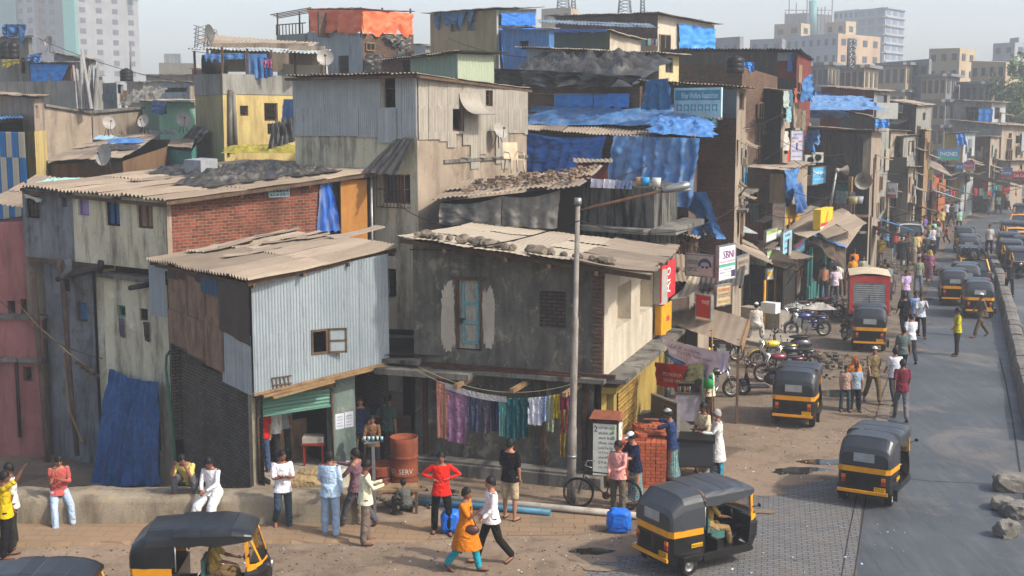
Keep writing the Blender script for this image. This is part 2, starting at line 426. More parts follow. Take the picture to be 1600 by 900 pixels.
def drape(mb,c00,c10,c01,c11,nu=24,nv=16,fold=.06,freq=5,n=None,seed=0,sag=0.0,rag=0.0):
 """hanging cloth between four corners (00 top left, 10 top right, 01 bottom left, 11 bottom right)"""
 c00,c10,c01,c11=map(V3,(c00,c10,c01,c11))
 n=V3(n)if n is not None else(c10-c00).cross(c01-c00).normalized()
 def fn(u,v):
  p=(c00*(1-u)+c10*u)*(1-v)+(c01*(1-u)+c11*u)*v
  q=mnoise.noise(V3((u*3+seed*7.3,v*1.3,seed)))*.6
  f=fold*(.25+.75*v)*sin((u+q*.18)*freq*2*pi+seed)+fold*.8*mnoise.noise(V3((u*6,v*5,seed*3.1+5)))+fold*.5*mnoise.noise(V3((u*14,v*12,seed)))
  rg=rag*mnoise.noise(V3((u*9,seed,3)))*v
  return p+n*f+V3((0,0,-sag*sin(pi*u)*(1-v)*1.0+rg))
 mb.grid(fn,nu,nv)
def rubble(mb,c,r,h,n,size=(.05,.14),rnd=None):
 rnd=rnd or R
 for _ in range(n):
  a=rnd.uniform(0,2*pi);q=r*sqrt(rnd.random());z=h*(1-q/r)*rnd.random()
  p=V3(c)+V3((cos(a)*q,sin(a)*q,z));s_=rnd.uniform(*size)
  rock(mb,p,(s_,s_*rnd.uniform(.6,1),s_*rnd.uniform(.35,.7)),rnd)
def rock(mb,p,s,rnd=None):
 rnd=rnd or R;vs=[]
 M=Matrix.Rotation(rnd.uniform(0,6.3),3,'Z')@Matrix.Rotation(rnd.uniform(-.4,.4),3,'X')
 for x in(-1,1):
  for y in(-1,1):
   for z in(-1,1):
    vs.append(V3(p)+M@V3((x*s[0]*rnd.uniform(.6,1)/2,y*s[1]*rnd.uniform(.6,1)/2,z*s[2]*rnd.uniform(.6,1)/2)))
 mb.idx(vs,[(0,1,3,2),(4,6,7,5),(0,4,5,1),(2,3,7,6),(0,2,6,4),(1,5,7,3)])
def lettering(parent,text,origin,xdir,ydir,w,h,mat,depth=.004,name='lettering',bold=0.0,align='CENTER',label=None):
 """text fitted into the rectangle w x h whose lower left corner is origin"""
 cu=bpy.data.curves.new('lettering','FONT');cu.body=text;cu.size=1;cu.extrude=0;cu.offset=bold;cu.align_x=align
 cu.resolution_u=2;cu.space_line=.9
 ob=bpy.data.objects.new('tmp',cu);COL.objects.link(ob)
 me=bpy.data.meshes.new_from_object(ob.evaluated_get(bpy.context.evaluated_depsgraph_get()))
 bpy.data.objects.remove(ob,do_unlink=True);bpy.data.curves.remove(cu)
 if not len(me.vertices):return None
 xs=[v.co.x for v in me.vertices];ys=[v.co.y for v in me.vertices]
 x0,x1,y0,y1=min(xs),max(xs),min(ys),max(ys);X=V3(xdir).normalized();Y=V3(ydir).normalized()
 N=X.cross(Y).normalized();Wi=WM.get(parent.name,Matrix.Identity(4)).inverted()
 for v in me.vertices:
  v.co=Wi@(V3(origin)+X*((v.co.x-x0)/max(1e-6,x1-x0)*w)+Y*((v.co.y-y0)/max(1e-6,y1-y0)*h)+N*depth)
 me.name=name;me.materials.clear();me.materials.append(mat)
 o=bpy.data.objects.new(name,me);COL.objects.link(o);o.parent=parent;WM[o.name]=WM.get(parent.name,Matrix.Identity(4))
 if label:o['label']=label
 return o
 # = materials
m_dirt=None
def ground_mat():
 n=NB('dirt_ground');n.vec=n.tc.outputs['Object']
 r=n.mix(n.ramp(n.noise(.22,6,.6),.38,.62),H('867462'),H('6a5c4e'))
 r=n.mix(n.ramp(n.noise(1.4,6,.7),.5,.68,0,.7),r,H('52463a'))
 r=n.mix(n.ramp(n.noise(.5,5,.7,dist=.5),.54,.66,0,.5),r,H('938370'))
 sx=n.nt.nodes.new('ShaderNodeSeparateXYZ');n.nt.links.new(n.vec,sx.inputs[0])
 k=n.ramp(n.math('ADD',sx.outputs[1],n.math('MULTIPLY',n.noise(.3,3),10)),33,52)
 r=n.mix(k,r,n.mix(n.ramp(n.noise(1.1,6,.7),.4,.6),H('71675b'),H('544c43')))
 r=n.mix(n.ramp(n.noise(22,3,.7),.62,.72,0,.6),r,H('b3a48e'))
 r=n.mix(n.ramp(n.noise(30,3,.7),.62,.72,0,.5),r,H('33291f'))
 wet=n.ramp(n.noise(.45,4,.55),.62,.66)
 r=n.mix(n.math('MULTIPLY',wet,.5),r,H('3a3029'))
 n.set(n.b.inputs['Base Color'],r);n.b.inputs['Roughness'].default_value=.95;n.b.inputs['Specular IOR Level'].default_value=.1
 n.bump(n.math('ADD',n.noise(3,6,.7),n.math('MULTIPLY',n.noise(25,3),.25)),.6,.08)
 return n.mat
m_ground=ground_mat()
def asphalt_mat():
 n=NB('asphalt')
 r=n.mix(n.ramp(n.noise(.35,5,.6),.35,.65),H('4d5257'),H('3f4347'))
 r=n.mix(n.ramp(n.noise(1.3,5,.7,stretch=(3,.35,1)),.5,.75,0,.45),r,H('6b6a67'))
 r=n.mix(n.ramp(n.noise(.25,6,.7,dist=1),.52,.66,0,.55),r,H('7a7369'))
 r=n.mix(n.ramp(n.noise(.9,5,.75,stretch=(2.5,.2,1)),.58,.66,0,.5),r,H('35363a'))
 r=n.mix(n.ramp(n.noise(3.5,6,.7),.6,.75,0,.5),r,H('3e3e3f'))
 r=n.mix(n.ramp(n.noise(60,2),.4,.7,0,.5),r,n.mix(1.0,r,(.65,.65,.65,1),'MULTIPLY'))
 n.set(n.b.inputs['Base Color'],r);n.b.inputs['Roughness'].default_value=.62;n.b.inputs['Specular IOR Level'].default_value=.3
 n.bump(n.noise(40,3),.25,.02);return n.mat
m_asph=asphalt_mat()
def paver_mat(name,c1,c2,mort,bw,bh,rot=0.35,dirt='8a7359',damt=.6):
 n=NB(name);mp=n.nt.nodes.new('ShaderNodeMapping');mp.inputs['Rotation'].default_value=(0,0,rot);n.nt.links.new(n.vec,mp.inputs[0])
 b=n.nt.nodes.new('ShaderNodeTexBrick');n.nt.links.new(mp.outputs[0],b.inputs['Vector'])
 b.inputs['Color1'].default_value=H(c1);b.inputs['Color2'].default_value=H(c2);b.inputs['Mortar'].default_value=H(mort)
 b.inputs['Scale'].default_value=1;b.inputs['Brick Width'].default_value=bw;b.inputs['Row Height'].default_value=bh;b.inputs['Mortar Size'].default_value=.012
 b.inputs['Mortar Smooth'].default_value=.3
 r=n.mix(n.ramp(n.noise(1.2,5,.7),.42,.68,0,damt),b.outputs[0],H(dirt))
 r=n.mix(n.ramp(n.noise(.6,5,.7),.55,.7,0,.5),r,H('4c4a48'))
 r=n.mix(n.ramp(n.noise(24,3,.7),.6,.75,0,.5),r,H('3e3833'))
 n.set(n.b.inputs['Base Color'],r);n.b.inputs['Roughness'].default_value=.85;n.b.inputs['Specular IOR Level'].default_value=.15
 n.bump(n.math('SUBTRACT',n.math('MULTIPLY',n.noise(14,4),.5),b.outputs[1]),.7,.015);return n.mat
m_block=paver_mat('block_paving','6b6c6e','5e5f60','3f3d3b',.22,.11,.2,'75685a',.35)
m_slab=paver_mat('slab_paving','85705a','7d6953','6f5c49',.45,.3,0.05,'8a7258',.95)
m_wallc=plaster('retaining_wall_plaster','968b78','827766','4b4236',.7,.8,1.0,.6,c3='9d8a6c')
m_conc=plaster('grey_concrete','a39b8d','8c857a','4a4640',.5,1,.8,.5)
m_concd=plaster('weathered_concrete','817e77','696660','26241f',.8,1,1.2,.6)
m_kerb=plaster('kerb_stone','7d7365','6a6156','3d372f',.5,2,.6,.6)
m_wood=plaster('old_wood','6a5644','54453a','2a211a',.6,2,1,.5)
m_woodl=plaster('pale_wood','9a7e5c','866c50','4a392a',.5,2,1,.5)
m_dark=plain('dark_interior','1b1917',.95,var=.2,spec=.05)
m_black=plain('black_plastic','141414',.45,var=.2)
m_steel=plain('dull_steel','8a8c8c',.45,.6,.2)
m_iron=plain('rusty_iron','4d3529',.8,.1,.3,8)
m_blackgap=m_dark
# = ground, road, kerbs
PITX0,PITX1,PITY0,PITY1,PITZ=-19.0,-5.95,26.3,40.0,-1.6
def build_ground():
 mb=MB(m_ground);X=[-1500,-60,PITX0,PITX1,60,1500];Y=[-300,10,PITY0,PITY1,120,2500]
 for i in range(5):
  for j in range(5):
   if i==2 and j==2:continue
   mb.face([V3((X[i],Y[j],0)),V3((X[i+1],Y[j],0)),V3((X[i+1],Y[j+1],0)),V3((X[i],Y[j+1],0))])
 a,b,c,d,z=PITX0,PITX1,PITY0,PITY1,PITZ
 mb.face([V3((a,c,z)),V3((b,c,z)),V3((b,d,z)),V3((a,d,z))])
 mb.face([V3((a,c,0)),V3((b,c,0)),V3((b,c,z)),V3((a,c,z))]);mb.face([V3((b,c,0)),V3((b,d,0)),V3((b,d,z)),V3((b,c,z))])
 mb.face([V3((b,d,0)),V3((a,d,0)),V3((a,d,z)),V3((b,d,z))]);mb.face([V3((a,d,0)),V3((a,c,0)),V3((a,c,z)),V3((a,d,z))])
 o=mb.build('ground');o['kind']='structure'
build_ground()
def flat(name,pix,mat,z,extra=()):
 mb=MB(mat);pts=[V3((G(x,y).x,G(x,y).y,z))for x,y in pix]+[V3((p[0],p[1],z))for p in extra]
 bm=bmesh.new();vs=[bm.verts.new(p)for p in pts];f=bm.faces.new(vs);bmesh.ops.triangulate(bm,faces=[f]);bm.verts.index_update()
 mb.idx([v.co.copy()for v in bm.verts],[tuple(v.index for v in f.verts)for f in bm.faces]);bm.free()
 for i,f in enumerate(mb.f):
  a,b,c=(mb.v[k]for k in f)
  if(b-a).cross(c-a).z<0:mb.f[i]=f[::-1]
 o=mb.build(name);o['kind']='structure';return o
road_left=[(1338,910),(1350,735),(1378,655),(1393,600),(1410,560),(1425,520),(1440,480),(1455,440),(1466,410),(1478,385),(1492,362),(1515,345),(1555,325),(1610,306),(1700,290)]
flat('road',road_left,m_asph,.004,[(120,170),(120,10),(7,10)])
flat('block_paving',[(900,930),(935,862),(1000,846),(1080,808),(1170,770),(1240,748),(1349.5,736),(1337.5,910)],m_block,.004,[(7,12),(1.2,12)])
m_crack=plain('tar_joint','2b2a29',.8)
def joint(name,pix,w=.05):
 mb=MB(m_crack);q=[G(*p)for p in pix]
 for a,b in zip(q[:-1],q[1:]):
  d=(b-a).normalized();n=V3((-d.y,d.x,0))*w/2;z=V3((0,0,.008))
  mb.face([a-n+z,a+n+z,b+n+z,b-n+z][::-1])
 for i,f in enumerate(mb.f):pass
 o=mb.build(name);o['kind']='structure'
joint('road_joint',[(1562,560),(1572,600),(1584,670),(1594,740),(1604,800)],.05)
joint('road_joint',[(1314,905),(1327,830),(1345,745)],.025)
joint('road_joint',[(1334,905),(1345,830),(1358,745)],.025)
joint('road_joint',[(1348,740),(1450,752),(1580,758)],.03)
joint('road_joint',[(1465,330),(1485,355),(1560,356),(1600,352)],.3)
def kerb_line():
 mb=MB(m_kerb);q=[G(x,y)for x,y in[(1376,662),(1390,612),(1405,572)]]
 for a,b in zip(q[:-1],q[1:]):mb.bar(a+V3((0,0,.01)),b+V3((0,0,.01)),.32,.06)
 o=mb.build('kerb');o['kind']='structure'
kerb_line()
def footway():
 mb=MB(m_slab);n=60;x0,x1=-13.5,-1.6;Yb=25.65
 def edge(x):return G(800,856).y+(x+13)*.035+.12*mnoise.noise(V3((x*1.7,0,3)))+.05*mnoise.noise(V3((x*6,1,3)))
 def edge2(x):return edge(x)-.05
 h=.07
 for i in range(n):
  a=x0+(x1-x0)*i/n;b=x0+(x1-x0)*(i+1)/n
  ha=h*min(1,(x1-a)/2.5);hb=h*min(1,(x1-b)/2.5)
  ha+=.004;hb+=.004
  mb.face([V3((a,edge(a),ha)),V3((b,edge(b),hb)),V3((b,Yb,hb)),V3((a,Yb,ha))])
  mb.face([V3((a,edge2(a),0)),V3((b,edge2(b),0)),V3((b,edge(b),hb)),V3((a,edge(a),ha))])
 o=mb.build('pavement');o['kind']='structure'
 mb=MB(m_slab)
 def z2(x,y):return .012
 pts=[G(x,y)for x,y in[(560,838),(640,846),(760,838),(900,836),(985,822),(960,800),(800,800),(690,812),(600,818)]]
 mb.face([V3((p.x,p.y,.009))for p in pts][::-1])
 for i,f in enumerate(mb.f):
  a,b,c=(mb.v[k]for k in f[:3])
  if(b-a).cross(c-a).z<0:mb.f[i]=f[::-1]
 o=mb.build('pavement');o['kind']='structure'
footway()
def far_footway():
 q=[G(x,y,.14)for x,y in[(1090,515),(1230,545),(1240,528),(1250,515),(1262,500),(1230,480),(1140,470)]]
 mb=MB(m_conc);mb.face([V3((p.x,p.y,.14))for p in q])
 for a,b in zip(q,q[1:]+q[:1]):mb.face([V3((a.x,a.y,0)),V3((b.x,b.y,0)),V3((b.x,b.y,.14)),V3((a.x,a.y,.14))])
 o=mb.build('pavement');o['kind']='structure'
far_footway()
# = low wall in front
def low_wall():
 mb=MB(m_wallc);x0,x1=-14.5,-3.25;y0,y1=25.55,26.45;n=90
 def jit(x,k):return .035*mnoise.noise(V3((x*1.3,k*5.1,0)))+.02*mnoise.noise(V3((x*5,k*3.3,1)))
 def prof(x):
  h=.60+jit(x,0)
  if x>-5.6:h-=.0
  return[(y0+jit(x,1)-.02,0),(y0+jit(x,2)+.03,h-.12+jit(x,3)*.5),(y0+.06+jit(x,4),h-.02),(y0+.13,h+.01),((y0+y1)/2,h+.03+jit(x,5)),(y1-.08,h+jit(x,6)),(y1,h-.05),(y1,PITZ if x<PITX1 else 0)]
 ps=[(x0+(x1-x0)*i/n)for i in range(n+1)]
 for a,b in zip(ps[:-1],ps[1:]):
  pa,pb=prof(a),prof(b)
  for k in range(len(pa)-1):
   mb.face([V3((a,pa[k][0],pa[k][1])),V3((b,pb[k][0],pb[k][1])),V3((b,pb[k+1][0],pb[k+1][1])),V3((a,pa[k+1][0],pa[k+1][1]))],True)
 pe=prof(x1);mb.face([V3((x1,p[0],p[1]))for p in pe])
 mb.use(m_wallc)
 for k in range(7):
  for q in range(3):mb.box((x1-.02,y0+.05+q*.27,.02+k*.085),(x1+.05+.03*((k+q)%2),y0+.29+q*.27,.02+k*.085+.075))
 bm_=mb.build('low_wall');tag(bm_,'long low plastered retaining wall with broad worn top along the footway','wall')
 b=bmesh.new();b.from_mesh(bm_.data);bmesh.ops.remove_doubles(b,verts=b.verts,dist=.0005);b.to_mesh(bm_.data);b.free()
m_brickred=brick('red_brick','8c4a35','623428','7d6f63','3a2a22',.6)
m_brickrub=plain('loose_brick','85503c',.9,var=.25,scale=12)
m_brickdark=brick('sooty_brick','6d655c','58524a','37342f','22201e',.5)
m_brickold=brick('old_brown_brick','735546','5c483b','6b6056','2a2420',.5)
low_wall()
# = median of concrete blocks
def median():
 pix=[(1604,690),(1590,620),(1578,560),(1566,500),(1557,460),(1550,432),(1541,412),(1539,398),(1545,384),(1556,372),(1572,362),(1592,353),(1612,346),(1640,338)]
 q=[G(*p)for p in pix];L=[0]
 for a,b in zip(q[:-1],q[1:]):L.append(L[-1]+(b-a).length)
 def at(s):
  for i in range(len(q)-1):
   if s<=L[i+1]:t=(s-L[i])/(L[i+1]-L[i]);return q[i].lerp(q[i+1],t)
  return q[-1]
 s=0;k=0;rnd=random.Random(5)
 root=thing('road_divider','curving road divider of short worn concrete blocks between the two carriageways','road divider',(q[0].x,q[0].y,0))
 m_blk=plaster('divider_block','807c76','6c6964','3c3a37',.6,1.2,.8,.5)
 while s<L[-1]-1:
  a=at(s+.03);b=at(s+1.06);d=(b-a).normalized();n=V3((d.y,-d.x,0));c=(a+b)/2
  r=rnd.uniform(-.02,.02);mb=MB(m_blk);hh=.5+rnd.uniform(-.02,.03)
  prof=[(-.02,0),(-.0,.2),(.05,hh-.12),(.12,hh-.02),(.3,hh),(.48,hh-.02),(.55,hh-.12),(.6,.2),(.62,0)]
  for e0,e1 in((a,b),):
   for i in range(len(prof)-1):
    p0,p1=prof[i],prof[i+1]
    mb.face([a+n*(p0[0]+r)+V3((0,0,p0[1])),a+n*(p1[0]+r)+V3((0,0,p1[1])),b+n*(p1[0]+r)+V3((0,0,p1[1])),b+n*(p0[0]+r)+V3((0,0,p0[1]))])
  mb.face([a+n*(p[0]+r)+V3((0,0,p[1]))for p in prof]);mb.face([b+n*(p[0]+r)+V3((0,0,p[1]))for p in prof][::-1])
  mb.build('block',None,root);s+=1.1;k+=1
median()
def debris():
 rnd=random.Random(11)
 m=plaster('broken_concrete','8a857c','6f6b64','4a463f',.4,3,.5,.9)
 for i,(px,py,s,lb)in enumerate([(1580,766,(1.0,.7,.55),'topmost big broken concrete lump at the right edge of the road'),(1566,795,(.75,.6,.35),'flat middle lump of broken concrete by the divider end'),(1592,806,(.7,.9,.4),'slanting broken concrete slab touching the right border'),(1573,838,(.6,.5,.45),'lowest broken concrete lump on the asphalt')]):
  g=G(px,py);bm=bmesh.new();bmesh.ops.create_icosphere(bm,subdivisions=3,radius=.5)
  for v in bm.verts:
   q=v.co.normalized();k=1+.35*mnoise.noise(q*1.6+V3((i*7,0,0)))+.12*mnoise.noise(q*5+V3((i,3,0)));q=q*k*.5
   q=V3([math.copysign(min(abs(c),.4),c)for c in q])+q.normalized()*.03*mnoise.noise(q*14);v.co=V3((q.x*s[0]*.95,q.y*s[1]*.95,q.z*s[2]*1.0+s[2]*.33))
  me=bpy.data.meshes.new('concrete_lump');bm.to_mesh(me);bm.free();me.materials.append(m)
  o=bpy.data.objects.new('concrete_lump',me);COL.objects.link(o);o.location=(g.x,g.y,0);o.rotation_euler.z=i*1.1
  tag(o,lb,'rubble','broken concrete at the end of the divider')
debris()
def dust_patches():
 rr=random.Random(61);mb=MB(m_ground);n=0
 P_=[(930,868),(960,858),(1000,848),(1040,828),(1085,806),(1130,786),(1175,766),(1215,754),(1255,748),(1310,742),(1345,730),(1362,690),(1382,640),(1398,588),(1415,548),(1432,505),(1446,468),(1458,432),(1470,400),(1482,375),(1498,358),(1530,338),(1575,320),(940,890),(1030,862),(1110,830),(1190,800)]
 for i,(x,y)in enumerate(P_):
  g=G(x,y);k=26;rx=rr.uniform(.35,.8)*(1 if i<23 else .5)*(1+max(0,600-y)/500);ry=rr.uniform(.25,.5)*(1 if i<23 else .4)*(1+max(0,600-y)/250);pts=[]
  for j in range(k):a=2*pi*j/k;q=1+.5*mnoise.noise(V3((cos(a)*1.5,sin(a)*1.5,i*3.1)))+.25*mnoise.noise(V3((cos(a)*5,sin(a)*5,i*1.7)));pts.append(V3((g.x+rx*q*cos(a),g.y+ry*q*sin(a),.008+.0006*i)))
  mb.face(pts)
 o=mb.build('ground');o['kind']='structure'
dust_patches()
# = near buildings
m_corr=sheet('galvanised_sheet','a3adb2','93a0a8','6b4c38',.5,.5,.25,.2)
m_corrd=sheet('weathered_galvanised_sheet','b0b6b6','9a9fa0','7a4a30',.65,.6,.05,.3)
m_corrt=sheet('tan_galvanised_sheet','aaa498','8f897e','7a4a2c',.55,.6,.15,.3)
m_asb=sheet('cement_roof_sheet','a09180','675c51','3d342c',.5,.95,0,.4,.22,'9a8a76',stretch=(2,2,2))
m_asbl=sheet('pale_cement_roof_sheet','a89c8a','94897a','5a5046',.4,.95,0,.2,.4,'b3a48e',stretch=(2,2,2))
m_cream=plaster('cream_stained_plaster','d9d2b6','c8c1a4','4a463c',.75,.8,1.1,.3,c3='e0dac2')
m_greyp=plaster('dark_grey_plaster','85888b','707376','222222',.7,1,1,.4,c3='6a6a68')
m_b4=plaster('black_stained_cement','7a786e','605e57','1c1b18',.85,1.5,.5,.9,lo=.42,hi=.6,c3='989080')
m_b4s=plaster('pale_stained_cement','cbc2b0','b5ab99','6a6050',.45,.8,.8,.4)
m_ply=plaster('grey_plywood','9a7d66','826955','3a2d24',.6,2.2,1,.4)
m_plyo=plaster('new_plywood','b07c43','a3713b','6b4623',.4,1.5,.8,.2)
m_tblue=tarp('blue_tarp','2f639c','3f74ad','8793a0',.6)
m_tblued=tarp('dusty_blue_tarp','4a739e','3d74ac','8f959b',.95)
m_tbluek=tarp('sooty_blue_tarp','17406f','245a92','1c2a3a',.8,scale=2)
m_tblack=tarp('black_tarp','2a2a2a','3b3a38','6a655d',.5)
m_tgrey=tarp('grey_plastic_sheet','55544f','6a6862','8a857a',.6,.3)
m_torange=tarp('orange_tarp','d65c34','e2734a','d89478',.3)
m_pink=plaster('pink_plaster','a86f6a','99625f','5a4743',.6,.9,1.1,.3)
m_yellow=plaster('yellow_plaster','a8924c','957f44','5a4a30',.5,1,.9,.3)
m_green=sheet('green_shutter','5f8a7c','557d70','6a5a40',.5,.6,.1,.2)
def shutter(parent,W,r,mat,pitch=.09,amp=.012,name='shutter',off=-.05):
 a0,z0,a1,z1=r;mb=MB(mat);n=int((z1-z0)/pitch*4)
 for i in range(n):
  za=z0+(z1-z0)*i/n;zb=z0+(z1-z0)*(i+1)/n
  oa=off+amp*sin(2*pi*za/pitch);ob=off+amp*sin(2*pi*zb/pitch)
  mb.face([W.pt(a0,za,oa),W.pt(a1,za,oa),W.pt(a1,zb,ob),W.pt(a0,zb,ob)],True)
 W.box(mb,a0,z0-.05,a1,z0,off-.02,off+.03)
 return mb.build(name,None,parent)
def corner_house():
 h=House('corner_house','corner house with pale corrugated upper floor over the half shuttered shop',[(262,32.6,412),(393,28.2,437),(604,30.2,392)])
 Ws,Wf=h.W
 zb=2.4
 win=Wf.rect(485,514,511,553)
 h.mb.use(m_wood)
 fl=lambda s:2.24+.34*s/Wf.L
 panel(h.mb,Wf,0,Wf.L,fl,h.zt(1,-.12),[win],.1)
 ws=lambda s:2.57-.33*s/Ws.L
 panel(h.mb,Ws,0,Ws.L,ws,h.zt(0,-.1),(),.1)
 h.backs(m_brickdark,0)
 h.mb.use(m_wood);b=h.back[0]
 h.mb.face([V3((h.P2[0][0],h.P2[0][1],2.56)),V3((h.P2[1][0],h.P2[1][1],2.25)),V3((h.P2[2][0],h.P2[2][1],2.57)),V3((b[0],b[1],2.8))])
 h.done()
 rnd=random.Random(3)
 mb=MB(m_corr);corr_wall(mb,Wf,-.02,Wf.L+.02,lambda s:fl(s)-.02,h.zt(1,-.06),[win],.076,.010,.9,.02,.025,rnd=rnd);mb.build('corrugated_cladding',None,h.o)
 w=window(h.o,Wf,win,m_wood,'none',0.03)
 mb=MB(m_wood);a0,z0,a1,z1=win;hin=Wf.pt(a1,z0,.05);d=(Wf.d*.93+Wf.n*.36).normalized();wd=a1-a0
 L=lambda a,z:hin+d*a+V3((0,0,z))
 H_=z1-z0
 for q in((0,0,.045,H_),(wd-.045,0,wd,H_),(0,0,wd,.05),(0,H_-.05,wd,H_),(0,H_*.46,wd,H_*.54)):mb.obox(L(q[0],q[1]),d*(q[2]-q[0]),Wf.n*.03,(0,0,q[3]-q[1]))
 lf=mb.build('window_leaf',None,w);mb=MB(m_corr);mb.obox(L(.03,.03)+Wf.n*.01,d*(wd-.06),Wf.n*.008,(0,0,H_-.06));mb.build('pane',None,w)
 k=0;mb=MB(m_ply)
 def bd(px0,px1,py0,py1,off,m=None,t=.015,mb_=None):
  r=Ws.rect(px0,py0,px1,py1);Ws.box(mb_ or mb,*r,off,off+t)
 x=257
 zt0=h.zt(0,-.12);n=6;s=0;ws_=[.9,.55,.62,.7,.6,.55]
 sE=Ws.sz(350,480)[0]
 tot=sum(ws_);s=.02
 for i,q in enumerate(ws_):
  e=s+q/tot*sE;za=3.35+rnd.uniform(-.12,.12);Ws.box(mb,s+.01,za,e-.01,zt0(s)-rnd.uniform(.05,.25),.02+.01*(i%2),.035+.01*(i%2));s=e
 s=.02
 for i,q in enumerate((1.5,1.3,1.3)):
  e=s+q/4.1*sE;Ws.box(mb,s+.01,ws(s)-.02+rnd.uniform(0,.1),e-.01,3.42+rnd.uniform(-.1,.1),.045+.01*(i%2),.06+.01*(i%2));s=e
 mb.build('plywood_boards',None,h.o)
 mb=MB(m_corrd);corr_wall(mb,Ws,sE-.1,Ws.L,ws(Ws.L)-.05,3.55,(),.076,.01,1.0,.02,.03,rnd=rnd);mb.build('corrugated_cladding',None,h.o)
 mb=MB(tarp('brown_black_cloth','2b2422','3a302b','4a3f38',.4));drape(mb,Ws.pt(sE-.15,zt0(sE)-.05,.07),Ws.pt(Ws.L,zt0(Ws.L)-.03,.07),Ws.pt(sE-.15,3.45,.08),Ws.pt(Ws.L,3.3,.08),14,10,.02,2,Ws.n);mb.build('window_cloth',None,h.o)
 mb=MB(sheet('blue_painted_sheet','3f5f80','36536e','5c3f2b',.5,.5,.2));corr_wall(mb,Ws,Ws.sz(318,430)[0],Ws.sz(343,430)[0],Ws.sz(330,459)[1],Ws.sz(330,425)[1],(),.076,.01,1,0,.07);mb.build('corrugated_cladding',None,h.o)
 g=P(232,410,33.0);g2=P(258,415,32.5);mb=MB(m_corr);Wc=Wall((g.x,g.y),(g2.x,g2.y));corr_wall(mb,Wc,0,Wc.L,P(240,492,33).z,g.z-.05,(),.09,.02,1,0,0);mb.build('corrugated_cladding',None,h.o,'rust edged hanging sheet at the left end')
 O=P(232,405,32.9);A=P(390,438,27.75);B=P(622,386,30.4);Uv=A-O;Vv=B-A
 mb=MB(m_asb);corr_roof(mb,O,Uv,Vv,.17,.042,1.0,2.3,.035,seg=6,rnd=rnd);mb.build('roof',None,h.o)
 mb=MB(m_asb)
 N=V3((0,0,1))
 for i in range(11):
  p=O+Uv*rnd.uniform(.05,.55)+Vv*rnd.uniform(.2,.95)+N*.07;U_=Uv.normalized();V_=Vv.normalized();a=rnd.uniform(-.4,.4)
  u=U_*cos(a)+V_*sin(a);v=V_*cos(a)-U_*sin(a);lu=rnd.uniform(.2,.5);lv=rnd.uniform(.5,1.5)
  corr_roof(mb,p,u*lu,v*lv,.15,.02,2,3,.06,rnd=rnd)
 mb.build('loose_roof_sheets',None,h.o)
 mb=MB(m_wood)
 for k in(.0,.5,1):mb.bar(O+Uv*(.02+.96*k)+V3((0,0,-.09)),O+Uv*(.02+.96*k)+Vv+V3((0,0,-.09)),.07,.1)
 for k in(.03,.35,.65,.97):mb.bar(O+Vv*k+V3((0,0,-.16)),O+Vv*k+Uv+V3((0,0,-.16)),.06,.08)
 mb.build('rafters',None,h.o)
 mb=MB(m_woodl)
 for i,o_ in enumerate((.05,.13,.2)):
  a=Wf.pt(-.05+i*.2,fl(0)-.03-i*.045,o_);b_=Wf.pt(Wf.L*(1,.97,.55)[i],fl(Wf.L*(1,.97,.55)[i])-.03-i*.045,o_);mb.bar(a,b_,.09,.05)
 mb.build('sill_boards',None,h.o)
 ins=-.3
 A=Wf.pt(.1,0,ins);Bp=Wf.pt(Wf.L+.0,0,ins);Wg=Wall((A.x,A.y),(Bp.x,Bp.y))
 s_post=0;p0=Wg.sz(520,680)[0];p1=Wg.sz(556,680)[0]
 mb=MB(m_conc)
 mb.use(plaster('turquoise_peeling_plaster','7d8c85','6a7a74','3f4a46',.7,1.4,1,.5,c3='9a9684'))
 Wg.box(mb,p0,-.02,p1,2.6,-.3,0)
 mb.use(plaster('flaked_cream_column','9c937c','857d6a','4a4338',.6,2,1,.5));Wg.box(mb,-.05,-.3,.05,2.2,-.2,.0)
 mb.use(m_brickdark);Ag=Ws.pt(.3,0,-.25);Bg=Ws.pt(Ws.L-.15,0,-.25);Wsg=Wall((Ag.x,Ag.y),(Bg.x,Bg.y));panel(mb,Wsg,-.3,Wsg.L,-1.7,2.35)
 mb.build('ground_floor_wall',None,h.o)
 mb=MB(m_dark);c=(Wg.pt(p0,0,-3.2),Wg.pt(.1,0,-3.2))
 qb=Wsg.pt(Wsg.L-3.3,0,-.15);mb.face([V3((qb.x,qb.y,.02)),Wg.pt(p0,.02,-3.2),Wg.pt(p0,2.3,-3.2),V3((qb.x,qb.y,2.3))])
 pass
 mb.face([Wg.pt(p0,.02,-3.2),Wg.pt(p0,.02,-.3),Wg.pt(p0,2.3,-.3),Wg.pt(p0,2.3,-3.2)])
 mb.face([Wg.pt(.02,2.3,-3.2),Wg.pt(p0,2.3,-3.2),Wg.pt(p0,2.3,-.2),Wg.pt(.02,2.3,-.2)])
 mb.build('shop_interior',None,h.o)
 mb=MB(m_conc);Wg.box(mb,.3,-.1,p0,.12,-3.0,.15);mb.build('shop_step',None,h.o)
 zs=Wg.sz(460,640)[1]
 shutter(h.o,Wg,(.06,zs,p0-.02,zs+.42),m_green,.085,.012,'rolling_shutter',.02)
 mb=MB(m_wood);Wg.box(mb,0,zs+.42,p0+.05,zs+.8,-.25,.12);mb.build('shutter_box',None,h.o)
 mb=MB(m_iron);mb.cyl(Wg.pt(.07,.1,.05),Wg.pt(.07,zs+.4,.05),.03);mb.cyl(Wg.pt(p0-.03,.1,.05),Wg.pt(p0-.03,zs+.5,.05),.03);mb.build('shutter_rail',None,h.o)
 mp=plain('poster_paper','c6cbd6',.8,var=.08)
 r1=Wg.rect(524,645,552,669);mb=MB(mp);m_=(r1[0]+r1[2])/2
